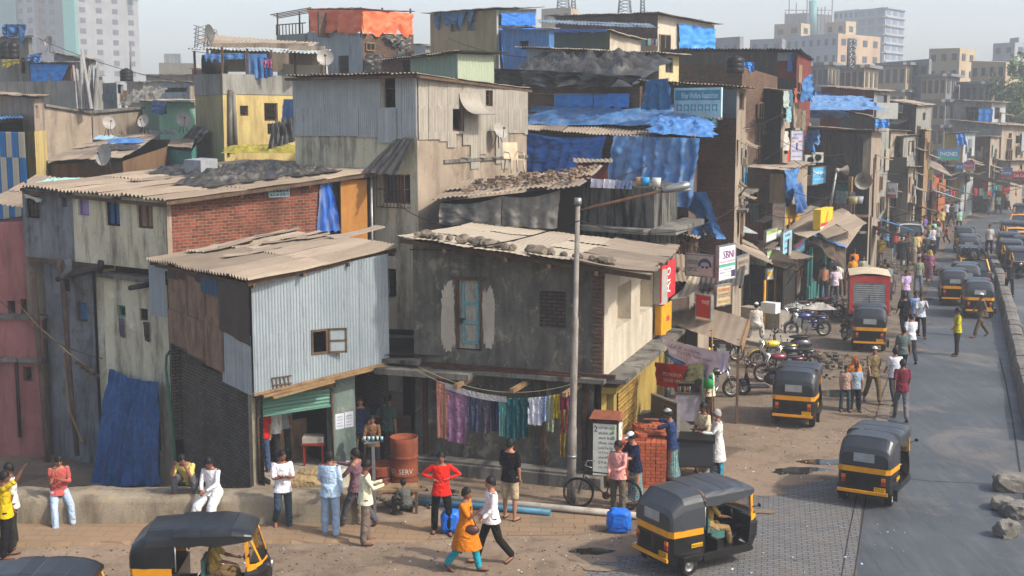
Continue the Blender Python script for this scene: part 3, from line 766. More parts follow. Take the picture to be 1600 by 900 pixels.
 Wg.box(mb,r1[0],r1[1],m_-.01,r1[3],.003,.008);Wg.box(mb,m_+.01,r1[1]+.01,r1[2],r1[3]+.01,.003,.008);ps=mb.build('poster',None,h.o)
 mk=plain('ink','23252d',.8)
 for a,b_ in((r1[0],m_-.01),(m_+.01,r1[2])):
  for i in range(4):lettering(ps,['uaDbOk','DhkqrBe','ydg bk','DRQAH'][i],Wg.pt(a+.03,r1[1]+.05+(3-i)*.075,.009),Wg.d,(0,0,1),b_-a-.07,.04,mk)
 c=Wg.pt(.55,2.2,.35);mb=MB(m_wood)
 for i in range(5):mb.bar(c+Wg.d*(-.2+.1*i),c+Wg.d*(-.25+.1*i)+V3((0,0,.34)),.02,.02)
 for zq in(0,.17,.34):mb.bar(c-Wg.d*.24+V3((0,0,zq)),c+Wg.d*.24+V3((0,0,zq)),.03,.02);mb.bar(c-Wg.d*.24+V3((0,0,zq))-Wg.n*.2,c+Wg.d*.24+V3((0,0,zq))-Wg.n*.2,.03,.02)
 o=mb.build('crate',loc=c);tag(o,'small slatted wooden crate hung under the eave above the shop shutter','crate')
 mb=MB(plain('green_hose','2a6650',.5));q=[P(266,548,32.0),P(260,556,31.8),P(259,575,31.6),P(262,600,31.5),P(267,640,31.4),P(272,690,31.3),P(276,755,31.2)];mb.tube(q,.035,8);o=mb.build('hose',loc=q[-1]);tag(o,'green hose running down the soot blackened side wall','hose')
 return h,Wg,Ws,Wf
CH,CHg,CHs,CHf=corner_house()
def concrete_house():
 h=House('concrete_house','black stained cement house with a walled-up blue and white door upstairs and laundry below',[(645,30.2,375),(945,28.6,416),(1045,35.6,388)])
 Wf,Ws=h.W;rnd=random.Random(9)
 h.mb.use(m_b4);patch=Wf.rect(843,455,884,512)
 door=Wf.rect(714,436,752,547)
 panel(h.mb,Wf,0,Wf.L-.0,2.5,h.zt(0),[door,patch],.1)
 h.mb.use(brick('dark_patch_brick','574d44','443c36','2b2825','1f1d1a',.4));Wf.box(h.mb,*patch[:4],-.1,-.03)
 h.mb.use(m_b4s);r1=Ws.rect(963,443,986,506);r2=Ws.rect(1000,433,1020,486)
 panel(h.mb,Ws,0,Ws.L,2.5,h.zt(1),[r1,r2],.35)
 for r in(r1,r2):Ws.box(h.mb,*r,-.36,-.34)
 h.backs(m_b4,0)
 h.mb.use(m_b4);panel(h.mb,Wf,0,Wf.L-.25,-.02,2.5,[],.2,inset=-.08)
 h.done()
 mw=plaster('white_flaking_paint','a8a494','98968a','4a463c',.75,4,1.2,.3);mbl=plain('pale_blue_paint','5f97a0',.7,var=.2)
 a0,z0,a1,z1=door;mb=MB(mw);Wf.box(mb,a0+.05,z0+.03,a1-.03,z1-.03,-.07,-.04)
 d=mb.build('door',None,h.o);mb=MB(mbl)
 x0,x1=a0+.13,a1-.08
 for q in((x0,z0+.15,x0+.05,z1-.1),(x1-.05,z0+.15,x1,z1-.1)):Wf.box(mb,*q,-.04,-.02)
 for k in(.15,.62,1.08):Wf.box(mb,x0,z0+k,x1,z0+k+.06,-.04,-.018)
 mb.build('panel_trim',None,d)
 mb=MB(m_wood);Wf.box(mb,a0-.02,z0,a0+.05,z1,-.08,.02);Wf.box(mb,a1-.03,z0,a1+.01,z1,-.08,.02);Wf.box(mb,a0-.12,z1-.02,a1+.1,z1+.05,-.02,.06);mb.build('door_frame',None,h.o)
 mb=MB(m_iron);Wf.box(mb,a0+.02,z0+.72,a0+.22,z0+.75,-.03,.03);Wf.box(mb,a0+.1,z0+.62,a0+.14,z0+.75,-.02,.04);mb.build('bolt',None,d)
 mb=MB(m_b4s)
 def blob(W,px0,py0,px1,py1,seed,off=.006):
  r=W.rect(px0,py0,px1,py1);n=60;c=((r[0]+r[2])/2,(r[1]+r[3])/2);pts=[]
  for i in range(n):
   a=2*pi*i/n;k=1+.3*mnoise.noise(V3((cos(a)*1.4+seed,sin(a)*1.4,seed)))+.25*mnoise.noise(V3((cos(a)*6+seed,sin(a)*6,seed)));se=.4
   x=math.copysign(abs(cos(a))**se,cos(a));y=math.copysign(abs(sin(a))**se,sin(a))
   pts.append(W.pt(c[0]+x*k*(r[2]-r[0])/2,c[1]+y*k*(r[3]-r[1])/2,off))
  mb.face(pts)
 blob(Wf,690,448,711,545,1);blob(Wf,754,450,772,540,2)
 mb.build('patched_plaster',None,h.o,'pale plaster patches beside the door')
 mb=MB(m_brickold)
 for k in range(26):
  z=2.55+k*.095;Wf.box(mb,Wf.L-.28+.07*(k%2),z,Wf.L-.02,z+.08,-.02,.05)
 mb.build('toothed_brickwork',None,h.o)
 A=P(622,370,29.7);Bq=P(1016,428,27.3);C=P(1064,387,36.2);D_=A+(C-Bq)
 U=Bq-A;Vv=C-Bq
 mb=MB(m_asbl);corr_roof(mb,A,U*.72,Vv*.9,.15,.006,1.2,2.4,.05,rnd=rnd);mb.build('roof',None,h.o,'smooth pale roof sheets')
 mb=MB(m_asb);corr_roof(mb,A+U*.7+V3((0,0,.02)),Vv*.98,U*.3,.17,.042,1.1,2.4,.03,rnd=rnd);mb.build('roof',None,h.o,'ribbed grey roof sheets')
 mb=MB(m_wood)
 for k in(.02,.5,.95):mb.bar(A+Vv*k+V3((0,0,-.1)),A+Vv*k+U+V3((0,0,-.1)),.07,.1)
 for k in(.2,.45,.62,.8):mb.bar(A+U*k+V3((0,0,-.16))-Vv*.02,A+U*k+Vv+V3((0,0,-.16)),.06,.08)
 mb.build('rafters',None,h.o)
 ms=plain('field_stone','6f6558',.95,var=.3,scale=6)
 xs=[652,664,676,688,700,722,736,748,757,768,780,793,804,832,846,862,882,905,926,942,955]
 for i,x in enumerate(xs):
  k=(x-625)/(1016-625);p=A+U*k+Vv*rnd.uniform(.035,.07);s_=rnd.uniform(.16,.34)
  bm=bmesh.new();bmesh.ops.create_icosphere(bm,subdivisions=2,radius=.5)
  for v in bm.verts:
   q=v.co.normalized();kk=1+.4*mnoise.noise(q*1.3+V3((i*3.7,1,0)));v.co=V3((q.x*s_*kk*.7,q.y*s_*kk*.5,q.z*s_*kk*.4))
  me=bpy.data.meshes.new('roof_stone');bm.to_mesh(me);bm.free();me.materials.append(ms)
  o=bpy.data.objects.new('roof_stone',me);COL.objects.link(o);o.location=p+V3((0,0,.08+s_*.12));o.rotation_euler.z=rnd.uniform(0,3)
  tag(o,'rough stone in the row weighing down the pale roof sheets','stone','stones weighing down the pale roof')
 mb=MB(m_concd);Wf.box(mb,-.7,2.36,Wf.L*.36,2.5,0,.75);Wf.box(mb,Wf.L*.36,2.42,Wf.L+.1,2.52,0,.35);Ws.box(mb,-.1,2.40,Ws.L,2.5,0,.55);mb.build('ledge',None,h.o)
 mb=MB(m_iron);mb.bar(Wf.pt(.2,2.56,.15),Wf.pt(Wf.L+.3,2.56,.1),.09,.09);mb.bar(Wf.pt(.6,2.56,.3),Wf.pt(Wf.L*.9,2.54,.28),.06,.06);mb.build('steel_rail',None,h.o)
 for k in(.33,.62,.88):
  mb=MB(m_woodl);a=Wf.L*k;mb.bar(Wf.pt(a,2.3,-.05),Wf.pt(a-.02,2.3,1.15),.1,.1);mb.build('beam',None,h.o)
 mb=MB(m_iron)
 for x in(664,848,913):
  a=Wf.sz(x,680)[0];Wf.box(mb,a-.05,0,a+.05,2.4,-.08,.02)
 mb.build('steel_column',None,h.o)
 mb=MB(m_concd);Wf.box(mb,-.2,-.02,Wf.L+.1,.28,-.1,.55);Wf.box(mb,.1,.28,Wf.L*.85,.33,.05,.45);mb.build('plinth',None,h.o)
 a=Ws.L;mb=MB(m_yellow)
 Ag=Ws.pt(0,0,-.05);Bg=Ws.pt(a,0,-.05);Wr=Wall((Ag.x,Ag.y),(Bg.x,Bg.y))
 hole=[(.5,.1,1.2,2.1)]
 panel(mb,Wr,0,Wr.L,0,2.4,hole,.2);Wr.box(mb,0,2.14,Wr.L,2.28,0,.35)
 mb.build('shop_front',None,h.o)
 shutter(h.o,Wr,(1.5,.1,3.6,2.1),plaster('yellow_shutter_paint','a08240','8f743c','4a3a22',.6,2),.1,.01,'rolling_shutter',.04)
 mb=MB(m_dark);Wr.box(mb,.5,.1,1.2,2.1,-.25,-.2);mb.build('doorway',None,h.o)
 sf=plain('faded_brown_ink','6b5128',.8)
 for i in range(7):lettering(h.o,['DpL kq','mRuJr','qZpTn kR','TbS kLrn','LnTe','kaPbT','STeRk'][i],Wr.pt(1.8,1.75-i*.2,.06),Wr.d,(0,0,1),1.4,.1,sf,name='painted_lettering')
 b0=P(1023,690,34.6);return h,Wf,Ws,Wr,(A,U,Vv)
BH,BHf,BHs,BHr,BHroof=concrete_house()
def passage():
 a=CHg.pt(CHg.L,0,-.1)
 W=Wall((-3.2,34.5),(-1.8,34.0))
 mb=MB(m_dark);o=thing('passage_house','dark recessed house front with arched opening and lattice at the back of the alley','house',(-3.9,33.6,0))
 x0,x1,y=-4.6,-1.9,33.2
 Wp=Wall((x0,y),(x1,y-.6));mb=MB(plaster('dark_alley_plaster','35322f','262422','151413',.7));  # near-black plaster on the alley's back wall and ceiling
 hs=[(1.05,0,2.0,2.3)]
 panel(mb,Wp,-.2,Wp.L+.2,0,2.9,hs,.3)
 mb.face([V3((x0-.5,y,2.75)),V3((x1+.5,y,2.75)),V3((x1+.5,29.9,2.75)),V3((x0-.5,30.3,2.75))])
 mb.build('wall',None,o)
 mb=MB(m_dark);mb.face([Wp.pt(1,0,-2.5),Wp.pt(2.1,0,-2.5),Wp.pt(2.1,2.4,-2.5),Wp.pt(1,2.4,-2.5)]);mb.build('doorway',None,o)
 shutter(o,Wp,(2.1,.1,Wp.L+.1,2.3),plain('dark_green_slats','1f2f2a',.7),.09,.015,'slatted_door',.03)
 mb=MB(m_concd);p=[P(604,556,30.3),P(645,553,30.3),P(700,530,34),P(607,530,34)]
 pts=[V3((-3.2,30.1,2.58)),V3((-2.2,29.6,2.58)),V3((-1.9,33,2.7)),V3((-3.6,33.3,2.7))];mb.prism(pts,(0,0,.08));mb.build('canopy',None,o)
passage()
# = generic box house
m_bare=plaster('bare_cement_plaster','a39584','928474','423a31',.6,.8,1,.4)
m_bare2=plaster('grey_cement_plaster','95948c','82817a','37352f',.6,.8,1,.4)
m_palewall=plaster('pale_limewash','aab0b1','989fa0','4b4c4a',.5,.8,1,.3)
m_redbrown=plaster('oxide_red_paint','7d3f38','6c3832','3b2a27',.5,.8,1,.3)
m_woodblack=plaster('tarred_boards','4c4843','3a3734','6c655b',.5,2,1.2,.5)
m_turq=plain('turquoise_paint','3f7f78',.7,var=.2)
m_lgreen=plain('light_green_paint','86a877',.8,var=.2)
m_cement_roof=m_asb
HS={}
def hb(name,label,pts,mats,roof=None,holes=(),bot=0.0,depth=5.0,over=.3,rib='v',style='grille',roofkw=None,back=None,group=None,cat='house',wframe=None,panes=None):
 h=HS[name]=House(name,label,pts,depth=depth,group=group,cat=cat,back=back)
 if not isinstance(mats,(list,tuple)):mats=[mats]*len(h.W)
 hr=[]
 for i,W in enumerate(h.W):
  hs=[(W.rect(*q[1:5]),q[5]if len(q)>5 else style)for q in holes if q[0]==i]
  hr.append(hs);h.wall(i,mats[i],bot,[x[0]for x in hs])
 h.backs(mats[-1],bot)
 if roof is None:h.cap()
 h.done()
 for i,hs in enumerate(hr):
  for r,st in hs:
   if st=='open':continue
   window(h.o,h.W[i],r,wframe or m_wood,'grille' if st=='grille' else 'mullion' if st=='shut' else 'none',pane=(m_woodl if st=='shut' else glass()if st=='glass' else m_tblue if st=='blue' else None))
 if roof:h.roof(roof,over,rib,**(roofkw or{}))
 return h
def hang(label,W,px,mat,off=.06,fold=.04,freq=4,nu=22,nv=14,seed=1,name='tarp',cat='tarp',group=None,rag=.08,flare=0.0,sag=0.0):
 """tarp hung on wall W; px = four corners TL TR BL BR in pixels"""
 c=[]
 for i,(x,y)in enumerate(px):
  a,z=W.sz(x,y,off);c.append(W.pt(a,z,off+(flare if i>1 else 0)))
 mb=MB(mat);drape(mb,*c,nu=nu,nv=nv,fold=fold,freq=freq,n=W.n,seed=seed,rag=rag,sag=sag)
 o=mb.build(name,loc=c[0]);return tag(o,label,cat,group)
def heap(label,c,U,Vv,h,mat,nu=60,nv=40,seed=0,name='tarp',cat='tarp',group=None,sc=1.0):
 """crumpled sheet lying on a surface"""
 c=V3(c);U=V3(U);Vv=V3(Vv);mb=MB(mat);N=V3((0,0,1))
 def fn(u,v):
  e=min(1,6*min(u,1-u,v,1-v));q=V3((u*5*sc,v*5*sc,seed*3.3))
  r=max(0,.55-1.5*abs(mnoise.noise(q)))+.45*max(0,.5-1.4*abs(mnoise.noise(q*2.1+V3((3,1,0)))))+.2*(.4-abs(mnoise.noise(q*5)))
  ex=.1*mnoise.noise(V3((v*7,seed,2)))*(1 if u<.5 else-1)*(1-e)
  return c+U*(u+ex)+Vv*(v+.1*mnoise.noise(V3((u*7,seed,5)))*(1-e))+N*(h*(r*1.2+.05)*e+.015)
 mb.grid(fn,nu,nv);o=mb.build(name,loc=c);return tag(o,label,cat,group)
def dish(label,p,r=.45,aim=(-.4,-1,.5),name='satellite_dish',mat=None):
 r=r*.72;p=V3(p);a=V3(aim).normalized();root=thing(name,label,'satellite dish',p,0,'satellite dishes on the roofs')
 M=a.to_track_quat('Z','Y').to_matrix();c=p+V3((0,0,.55));mb=MB(mat or plain('dish_grey','9a9690',.6,var=.15))
 def fn(u,v):
  t=2*pi*u;q=r*v;return c+M@V3((q*cos(t),q*sin(t),.35*q*q/r-.1*r))
 mb.grid(fn,20,5);mb.build('reflector',None,root)
 mb=MB(m_iron);mb.cyl(p,c-a*.05,.02,6);mb.cyl(p+V3((.2,0,0)),c-a*.05,.012,5);mb.cyl(p-V3((.2,0,0)),c-a*.05,.012,5)
 mb.build('stand',None,root);mb=MB(m_iron);mb.cyl(c+M@V3((0,-r,.2*r)),c+a*r*.9,.01,5);mb.ell(c+a*r*.9,(.04,.04,.04),8,6);mb.build('receiver_arm',None,root)
 return root
def tank(label,p,r=.45,h=.9,mat=None):
 p=V3(p);mb=MB(mat or m_black);prof=[(r*.95,0),(r,.05),(r,h*.25),(r*.97,h*.27),(r,h*.3),(r,h*.52),(r*.97,h*.54),(r,h*.57),(r,h*.78),(r*.7,h*.9),(r*.32,h*.94),(r*.32,h),(0,h)]
 mb.grid(lambda u,v:p+V3((prof[min(int(v*(len(prof)-1)+.5),len(prof)-1)][0]*cos(2*pi*u),prof[min(int(v*(len(prof)-1)+.5),len(prof)-1)][0]*sin(2*pi*u),prof[min(int(v*(len(prof)-1)+.5),len(prof)-1)][1])),20,len(prof)-1)
 return tag(mb.build('water_tank',loc=p),label,'water tank')
def long_house():
 h=House('long_house','long house of stained grey and cream plaster with a red brick end',[(34,37.0,294),(260,33.4,313),(584,38.6,272)])
 Wl,Wr=h.W;rnd=random.Random(21)
 sg=Wl.sz(115,350)[0];zlow=Wl.sz(150,412)[1]
 ups=[(40,306,62,341),(97,307,104,323),(122,307,139,337),(165,312,187,353),(214,317,239,357)]
 ho=[Wl.rect(*q)for q in ups]
 h.mb.use(m_greyp);panel(h.mb,Wl,0,sg,zlow,h.zt(0),[ho[0],ho[1]])
 h.mb.use(m_cream);panel(h.mb,Wl,sg,Wl.L,zlow,h.zt(0),ho[2:])
 h.mb.use(m_brickred);sb=Wr.sz(504,320)[0];jal=Wr.rect(420,290,451,307);panel(h.mb,Wr,0,sb,0,h.zt(1),[jal])
 h.mb.use(m_dark);panel(h.mb,Wr,sb,Wr.L,0,h.zt(1),[],inset=-.1)
 h.mb.use(m_bare);Wr.box(h.mb,-.02,0,.12,h.top[1]-.06,-.05,.02)
 sc=Wl.sz(163,500)[0];low=[Wl.rect(79,430,92,457),Wl.rect(103,475,120,505)]
 s13=Wl.sz(131,500)[0]
 h.mb.use(m_greyp);panel(h.mb,Wl,.35,s13,-1.6,zlow,low,inset=-.35)
 h.mb.use(m_cream);panel(h.mb,Wl,s13,sc,-1.6,zlow,[],inset=-.45)
 zc=Wl.sz(200,437)[1];hc=[Wl.rect(183,477,196,496),Wl.rect(218,482,231,501)]
 panel(h.mb,Wl,sc,Wl.L-.1,-1.6,zc,hc+[Wl.rect(190,610,250,700)],inset=0)
 h.mb.use(m_concd);Wl.box(h.mb,sc-.1,zc,Wl.L,zc+.12,-.5,.15)
 h.mb.use(m_wood);Wl.box(h.mb,.3,zlow-.14,sc,zlow,-.4,.05)
 p,q=Wl.pt(0,0,0),Wl.pt(Wl.L,0,0);h.mb.face([V3((p.x,p.y,zlow)),V3((q.x,q.y,zlow))]+[V3((a.x,a.y,zlow))for a in(Wl.pt(Wl.L,0,-.6),Wl.pt(0,0,-.6))])
 h.mb.use(m_dark);h.mb.face([Wl.pt(Wl.L-.12,-1.6,0),Wl.pt(Wl.L-.12,-1.6,-.6),Wl.pt(Wl.L-.12,zc,-.6),Wl.pt(Wl.L-.12,zc,0)])
 h.backs(m_bare,-1.6);h.done()
 mlil=plain('lilac_frame_paint','7d6f9c',.7)
 window(h.o,Wl,ho[0],m_dark,'grille');window(h.o,Wl,ho[2],mlil,'none',pane=plain('lilac_shutter','8f83a8',.7));window(h.o,Wl,ho[3],m_dark,'mullion',pane=m_tbluek);window(h.o,Wl,ho[4],m_wood,'mullion',pane=m_ply)
 window(h.o,Wl,hc[0],m_turq,'none');window(h.o,Wl,hc[1],m_wood,'none')
 Wi=Wall(Wl.pt(0,0,-.35),Wl.pt(Wl.L,0,-.35))
 window(h.o,Wi,low[1],m_wood,'none',pane=plain('blue_shutter_paint','2f5f8a',.7));window(h.o,Wi,low[0],m_dark,'grille')
 mb=MB(plain('pale_blue_vent','9bb5bb',.8));a0,z0,a1,z1=jal
 for k in range(7):Wr.box(mb,a0+(a1-a0)*k/6-.02,z0,a0+(a1-a0)*k/6+.02,z1,-.06,.02)
 for k in range(4):Wr.box(mb,a0,z0+(z1-z0)*k/3-.02,a1,z0+(z1-z0)*k/3+.02,-.06,.021)
 for k in range(3):
  c=a0+(a1-a0)*(k+.5)/3;mb.bar(Wr.pt(c-.12,z0,-.02),Wr.pt(c+.12,z1,-.02),.03);mb.bar(Wr.pt(c-.12,z1,-.02),Wr.pt(c+.12,z0,-.02),.03)
 mb.build('pierced_vent',None,h.o)
 r=Wr.rect(531,275,572,362);mb=MB(m_plyo);Wr.box(mb,r[0],r[1]-.4,r[2],h.top[2]-.15,.0,.05);mb.build('plywood_panel',None,h.o)
 mb=MB(m_steel);mb.cyl(Wr.pt(r[2]+.15,2,.1),Wr.pt(r[2]+.12,h.top[2]-.05,.1),.045);mb.build('post',None,h.o)
 hang('blue and grey tarp strip hanging between the red brickwork and plywood',Wr,[(502,278),(516,278),(497,362),(532,362)],tarp('two_tone_tarp','1f55a5','2a63b5','9a9a92',.8),.1,.08,2.5,seed=4)
 A=P(32,291,36.9);B=P(259,312,32.95);C=P(612,264,38.9);U=B-A;Vv=C-B
 mb=MB(m_asb);corr_roof(mb,A,U,Vv,.17,.04,1.0,2.3,.03,seg=6,rnd=rnd);mb.build('roof',None,h.o)
 mb=MB(m_wood)
 for k in(.0,.33,.66,1):mb.bar(A+U*k+V3((0,0,-.1)),A+U*k+Vv+V3((0,0,-.1)),.07,.09)
 for k in(.01,.3,.6,.97):mb.bar(A+Vv*k+V3((0,0,-.17)),A+Vv*k+U+V3((0,0,-.17)),.07,.09)
 mb.build('rafters',None,h.o)
 on=lambda a,b,dz=.05:A+U*a+Vv*b+V3((0,0,dz))
 for i,(a,b,la,lb,hh,sd)in enumerate([(.62,.25,.25,.35,.28,1),(.4,.42,.3,.25,.25,2),(.1,.45,.35,.2,.2,3),(.3,.68,.4,.16,.22,4),(.7,.62,.2,.2,.18,5)]):
  heap('crumpled black plastic %s'%['near the brick edge of the long roof','beside the small box on the long roof','on the left middle of the long roof','along the back of the long roof','at the right back of the long roof'][i],on(a,b),U*la,Vv*lb,hh,m_tblack,seed=sd)
 for i in range(9):
  a,b=rnd.uniform(.1,.8),rnd.uniform(.25,.85);mb=MB(m_asb);corr_roof(mb,on(a,b),(U.normalized()*.7+Vv.normalized()*rnd.uniform(-.3,.3)),Vv.normalized()*rnd.uniform(.6,1.4),.15,.02,2,3,.05,rnd=rnd);o=mb.build('roof_sheet',loc=on(a,b));tag(o,'broken piece of cement sheet lying loose on the long roof','roof sheet','loose sheets lying on the long roof')
 p=on(.35,.48,.08);mb=MB(plain('pale_box','8c8f94',.7));mb.obox(p,U.normalized()*.75,Vv.normalized()*.6,(0,0,.42));tag(mb.build('box',loc=p),'small pale grey box standing on the long roof','box')
 dish('large rusty white dish at the left end of the long roof',P(166,270,40),.48,(-.6,-1,.25))
 heap('pale green rag lying at the far left of the long roof',P(55,286,39.5),(1.4,0,0),(0,1.2,0),.12,cloth('pale_green_rag',['8fc0b8']),name='rag',cat='rag')
 def pipe(lb,q,r,m=None,nm='pipe'):
  mb=MB(m or m_iron);mb.tube(q,r,8);return mb.build(nm,None,h.o,lb)
 o_=.25
 mpipe=plaster('rusted_pipe','6a5a50','57483f','2f2620',.6,3,1,.3)
 w=lambda x,y,o=.25:(lambda q:Wl.pt(q[0],q[1],o))(Wl.sz(x,y,o))
 pipe('',[w(51,425),w(58,510),w(66,600),w(73,690),w(76,740)],.09,mpipe)
 pipe('',[w(91,405),w(98,440),w(104,520),w(112,620),w(121,712)],.075,mpipe)
 pipe('',[w(90,436),w(112,430),w(140,424),w(160,418)],.08,m_black);pipe('',[w(155,425),w(158,408)],.09,m_black);pipe('',[w(100,433),w(108,420),w(106,405)],.1,m_greyp)
 pipe('',[w(203,450,.3),w(232,445,.3)],.07,m_black)
 pipe('',[w(25,470),w(60,510,.5),w(105,550,.6),w(145,580,.5)],.02,m_woodl,'cable')
 pipe('',[w(100,552),w(108,640,.3),w(128,690,.5)],.03,m_woodl,'bamboo_pole')
 mb=MB(m_wood)
 for k,y in enumerate((566,574,580)):mb.bar(w(118+k*9,y,-.3),w(136+k*9,y+8,.7),.07,.05)
 mb.build('bracket_beam',None,h.o)
 mb=MB(m_wood);mb.bar(w(108,433,-.2),w(130,460,.1),.06);mb.build('bracket_beam',None,h.o)
 for x,y,l_ in((189,497,'grey rag hanging out of the turquoise window'),(228,503,'brown rag hanging below the small dark window')):
  a,z=Wl.sz(x,y,.05);mb=MB(cloth('rag_'+l_[:4].strip(),['5d5566' if 'grey' in l_ else '4a3a30']));drape(mb,Wl.pt(a-.12,z,.05),Wl.pt(a+.12,z,.05),Wl.pt(a-.05,z-.5,.06),Wl.pt(a+.12,z-.55,.06),8,10,.03,2,Wl.n);tag(mb.build('rag',loc=Wl.pt(a,z)),l_,'rag')
 hang('tall soot stained blue tarp covering the foot of the cream wall',Wl,[(171,576),(248,596),(166,752),(274,752)],m_tbluek,.3,.09,8,80,40,7,flare=.5,sag=.1)
 hang('white cloth scrap tied over the topmost left window',Wl,[(38,303),(66,311),(40,308),(66,317)],cloth('white_rag',['b5b2aa']),.1,.05,2,10,5,name='rag',cat='rag')
 return h
LH=long_house()
def pink_house():
 h=hb('pink_house','pink plastered house at the left border beside the drain',[(-60,37.5,352),(38,37.2,346)],m_pink,None,[(0,12,470,24,505,'open'),(0,32,467,42,490),(0,6,568,14,588,'open'),(0,38,574,54,595,'open')],bot=-1.6,depth=4)
 W=h.W[0];hx=House
 A=P(38,346,37.2);
 mb=MB(m_pink);W2=Wall(W.pt(-.5,0,.35),W.pt(W.L+.55,0,.3));panel(mb,W2,0,W2.L,-1.6,W2.sz(30,498)[1],[W2.rect(35,573,53,596)]);mb.build('lower_wall',None,h.o)
 mb=MB(m_concd);z=W2.sz(30,498)[1];W2.box(mb,0,z,W2.L+.1,z+.1,-.4,.1);z=W2.sz(30,565)[1];W2.box(mb,0,z,W2.L+.1,z+.12,0,.15);mb.build('ledge',None,h.o)
 mb=MB(m_asb);o=P(-30,318,38);corr_roof(mb,o,(2.0,-.1,-.2),(.2,4,.6),.15,.024,1,2.2,.04);mb.build('roof',None,h.o)
 mb=MB(m_black);q=W2.sz(27,600,.1);mb.cyl(W2.pt(q[0],-1.0,.1),W2.pt(q[0],z,.1),.05);mb.build('drain_pipe',None,h.o)
pink_house()
def tall_house():
 h=House('tall_house','tall house clad in weathered corrugated sheets above cream and bare plaster, a wide torn patch of sheets on top',[(459,40.5,122),(651,38,118),(823,44,141)])
 h.o['label']='tall house with weathered corrugated upper walls above cream plaster'
 Wl,Wr=h.W;rnd=random.Random(5)
 w1=Wl.rect(597,121,619,168);w2=Wr.rect(706,170,723,205);w3=Wr.rect(757,141,768,166);gw=Wl.rect(598,272,641,318);g2=Wl.rect(604,420,619,462)
 h.mb.use(m_cream);panel(h.mb,Wl,0,Wl.L,0,h.zt(0,-.1),[w1,gw,g2]);h.mb.use(m_bare);panel(h.mb,Wr,0,Wr.L,0,h.zt(1,-.1),[w2,w3,Wr.rect(720,246,728,252)])
 h.backs(m_bare);h.done()
 mb=MB(m_corrd);zb=Wl.sz(550,214)[1];corr_wall(mb,Wl,-.03,Wl.L+.03,zb,h.zt(0,-.05),[w1],.076,.011,.85,.04,.03,rnd=rnd)
 r=Wl.rect(592,170,622,218);corr_wall(mb,Wl,r[0],r[2],r[1]-.1,r[3],[],.076,.011,1,0,.07);r=Wl.rect(535,170,562,212);corr_wall(mb,Wl,r[0],r[2],r[1],r[3],[],.076,.011,1,0,.06)
 mb.build('corrugated_cladding',None,h.o,'grey rust-streaked sheets')
 mb=MB(m_corrt);s=.02;zt=h.zt(1,-.06)
 for i in range(14):
  wd=rnd.uniform(.42,.62);e=min(Wr.L,s+wd)
  zz=zt(s)-[1.75,1.85,1.9,1.95,1.6,1.9,2.7,2.1,1.5,2.5,2.6,1.4,1.5,1.4][i]+rnd.uniform(-.08,.08)
  if e-s>.1:corr_wall(mb,Wr,s,e,zz,lambda q:zt(q),[w2,w3],.076,.009,2,0,.03+.012*(i%2),rnd=rnd)
  s=e
 mb.build('corrugated_cladding',None,h.o,'tan rust-streaked sheets')
 window(h.o,Wr,w2,m_wood,'none');window(h.o,Wr,w3,m_wood,'grille')
 a,z=Wr.sz(728,142);mb=MB(m_corrt)
 def fn(u,v):t=v*1.6;return Wr.pt(a-.5+1.25*u,z-.05-.75*sin(t)*.9,.06+.75*(1-cos(t))*.9)+V3((0,0,.011*sin(u*90)))
 mb.grid(fn,60,8);mb.build('curled_sheet',None,h.o)
 mb=MB(m_iron);a0,z0,a1,z1=gw
 for i in range(9):x=a0+(a1-a0)*i/8;mb.cyl(Wl.pt(x,z0-.1,.3),Wl.pt(x,z1,.3),.012,5)
 for zz in(z0-.1,(z0+z1)/2,z1):mb.tube([Wl.pt(a0,zz,0),Wl.pt(a0,zz,.3),Wl.pt(a1,zz,.3),Wl.pt(a1,zz,0)],.015,5)
 mb.build('window_cage',None,h.o);window(h.o,Wl,g2,m_dark,'grille',.02,bars=m_black);window(h.o,Wl,gw,m_wood,'mullion',pane=glass())
 mb=MB(m_concd);Wr.box(mb,Wr.sz(693,300)[0],Wr.sz(693,255)[1],Wr.L,Wr.sz(693,250)[1],0,.06)
 for x in(720,745,765,790):
  a=Wr.sz(x,250)[0];mb.cyl(Wr.pt(a,Wr.sz(x,247)[1],0),Wr.pt(a+.35,Wr.sz(x,247)[1],.15),.03,6)
 mb.build('ledge_pipe',None,h.o)
 O=P(446,119,40.2);B=P(653,114,37.6);C=P(830,138,44.4);mb=MB(m_asb);corr_roof(mb,O,B-O,C-B,.15,.024,1,2.3,.02,rnd=rnd);mb.build('roof',None,h.o)
 mb=MB(m_wood);mb.bar(O+V3((0,0,-.1)),B+V3((0,0,-.1)),.08);mb.bar(B+V3((0,0,-.1)),C+V3((0,0,-.1)),.08);mb.build('rafters',None,h.o)
 hang('black tarp awning over the caged window of the tall house',Wl,[(618,217),(648,217),(590,268),(643,272)],m_tblack,.1,.05,4,seed=2,flare=.75)
 dish('grey dish fixed to the bare plaster wall of the tall house',Wr.pt(Wr.sz(765,222)[0],Wr.sz(765,222)[1]-.2,.35),.38,(.9,-.8,.6))
 return h
TH_=tall_house()
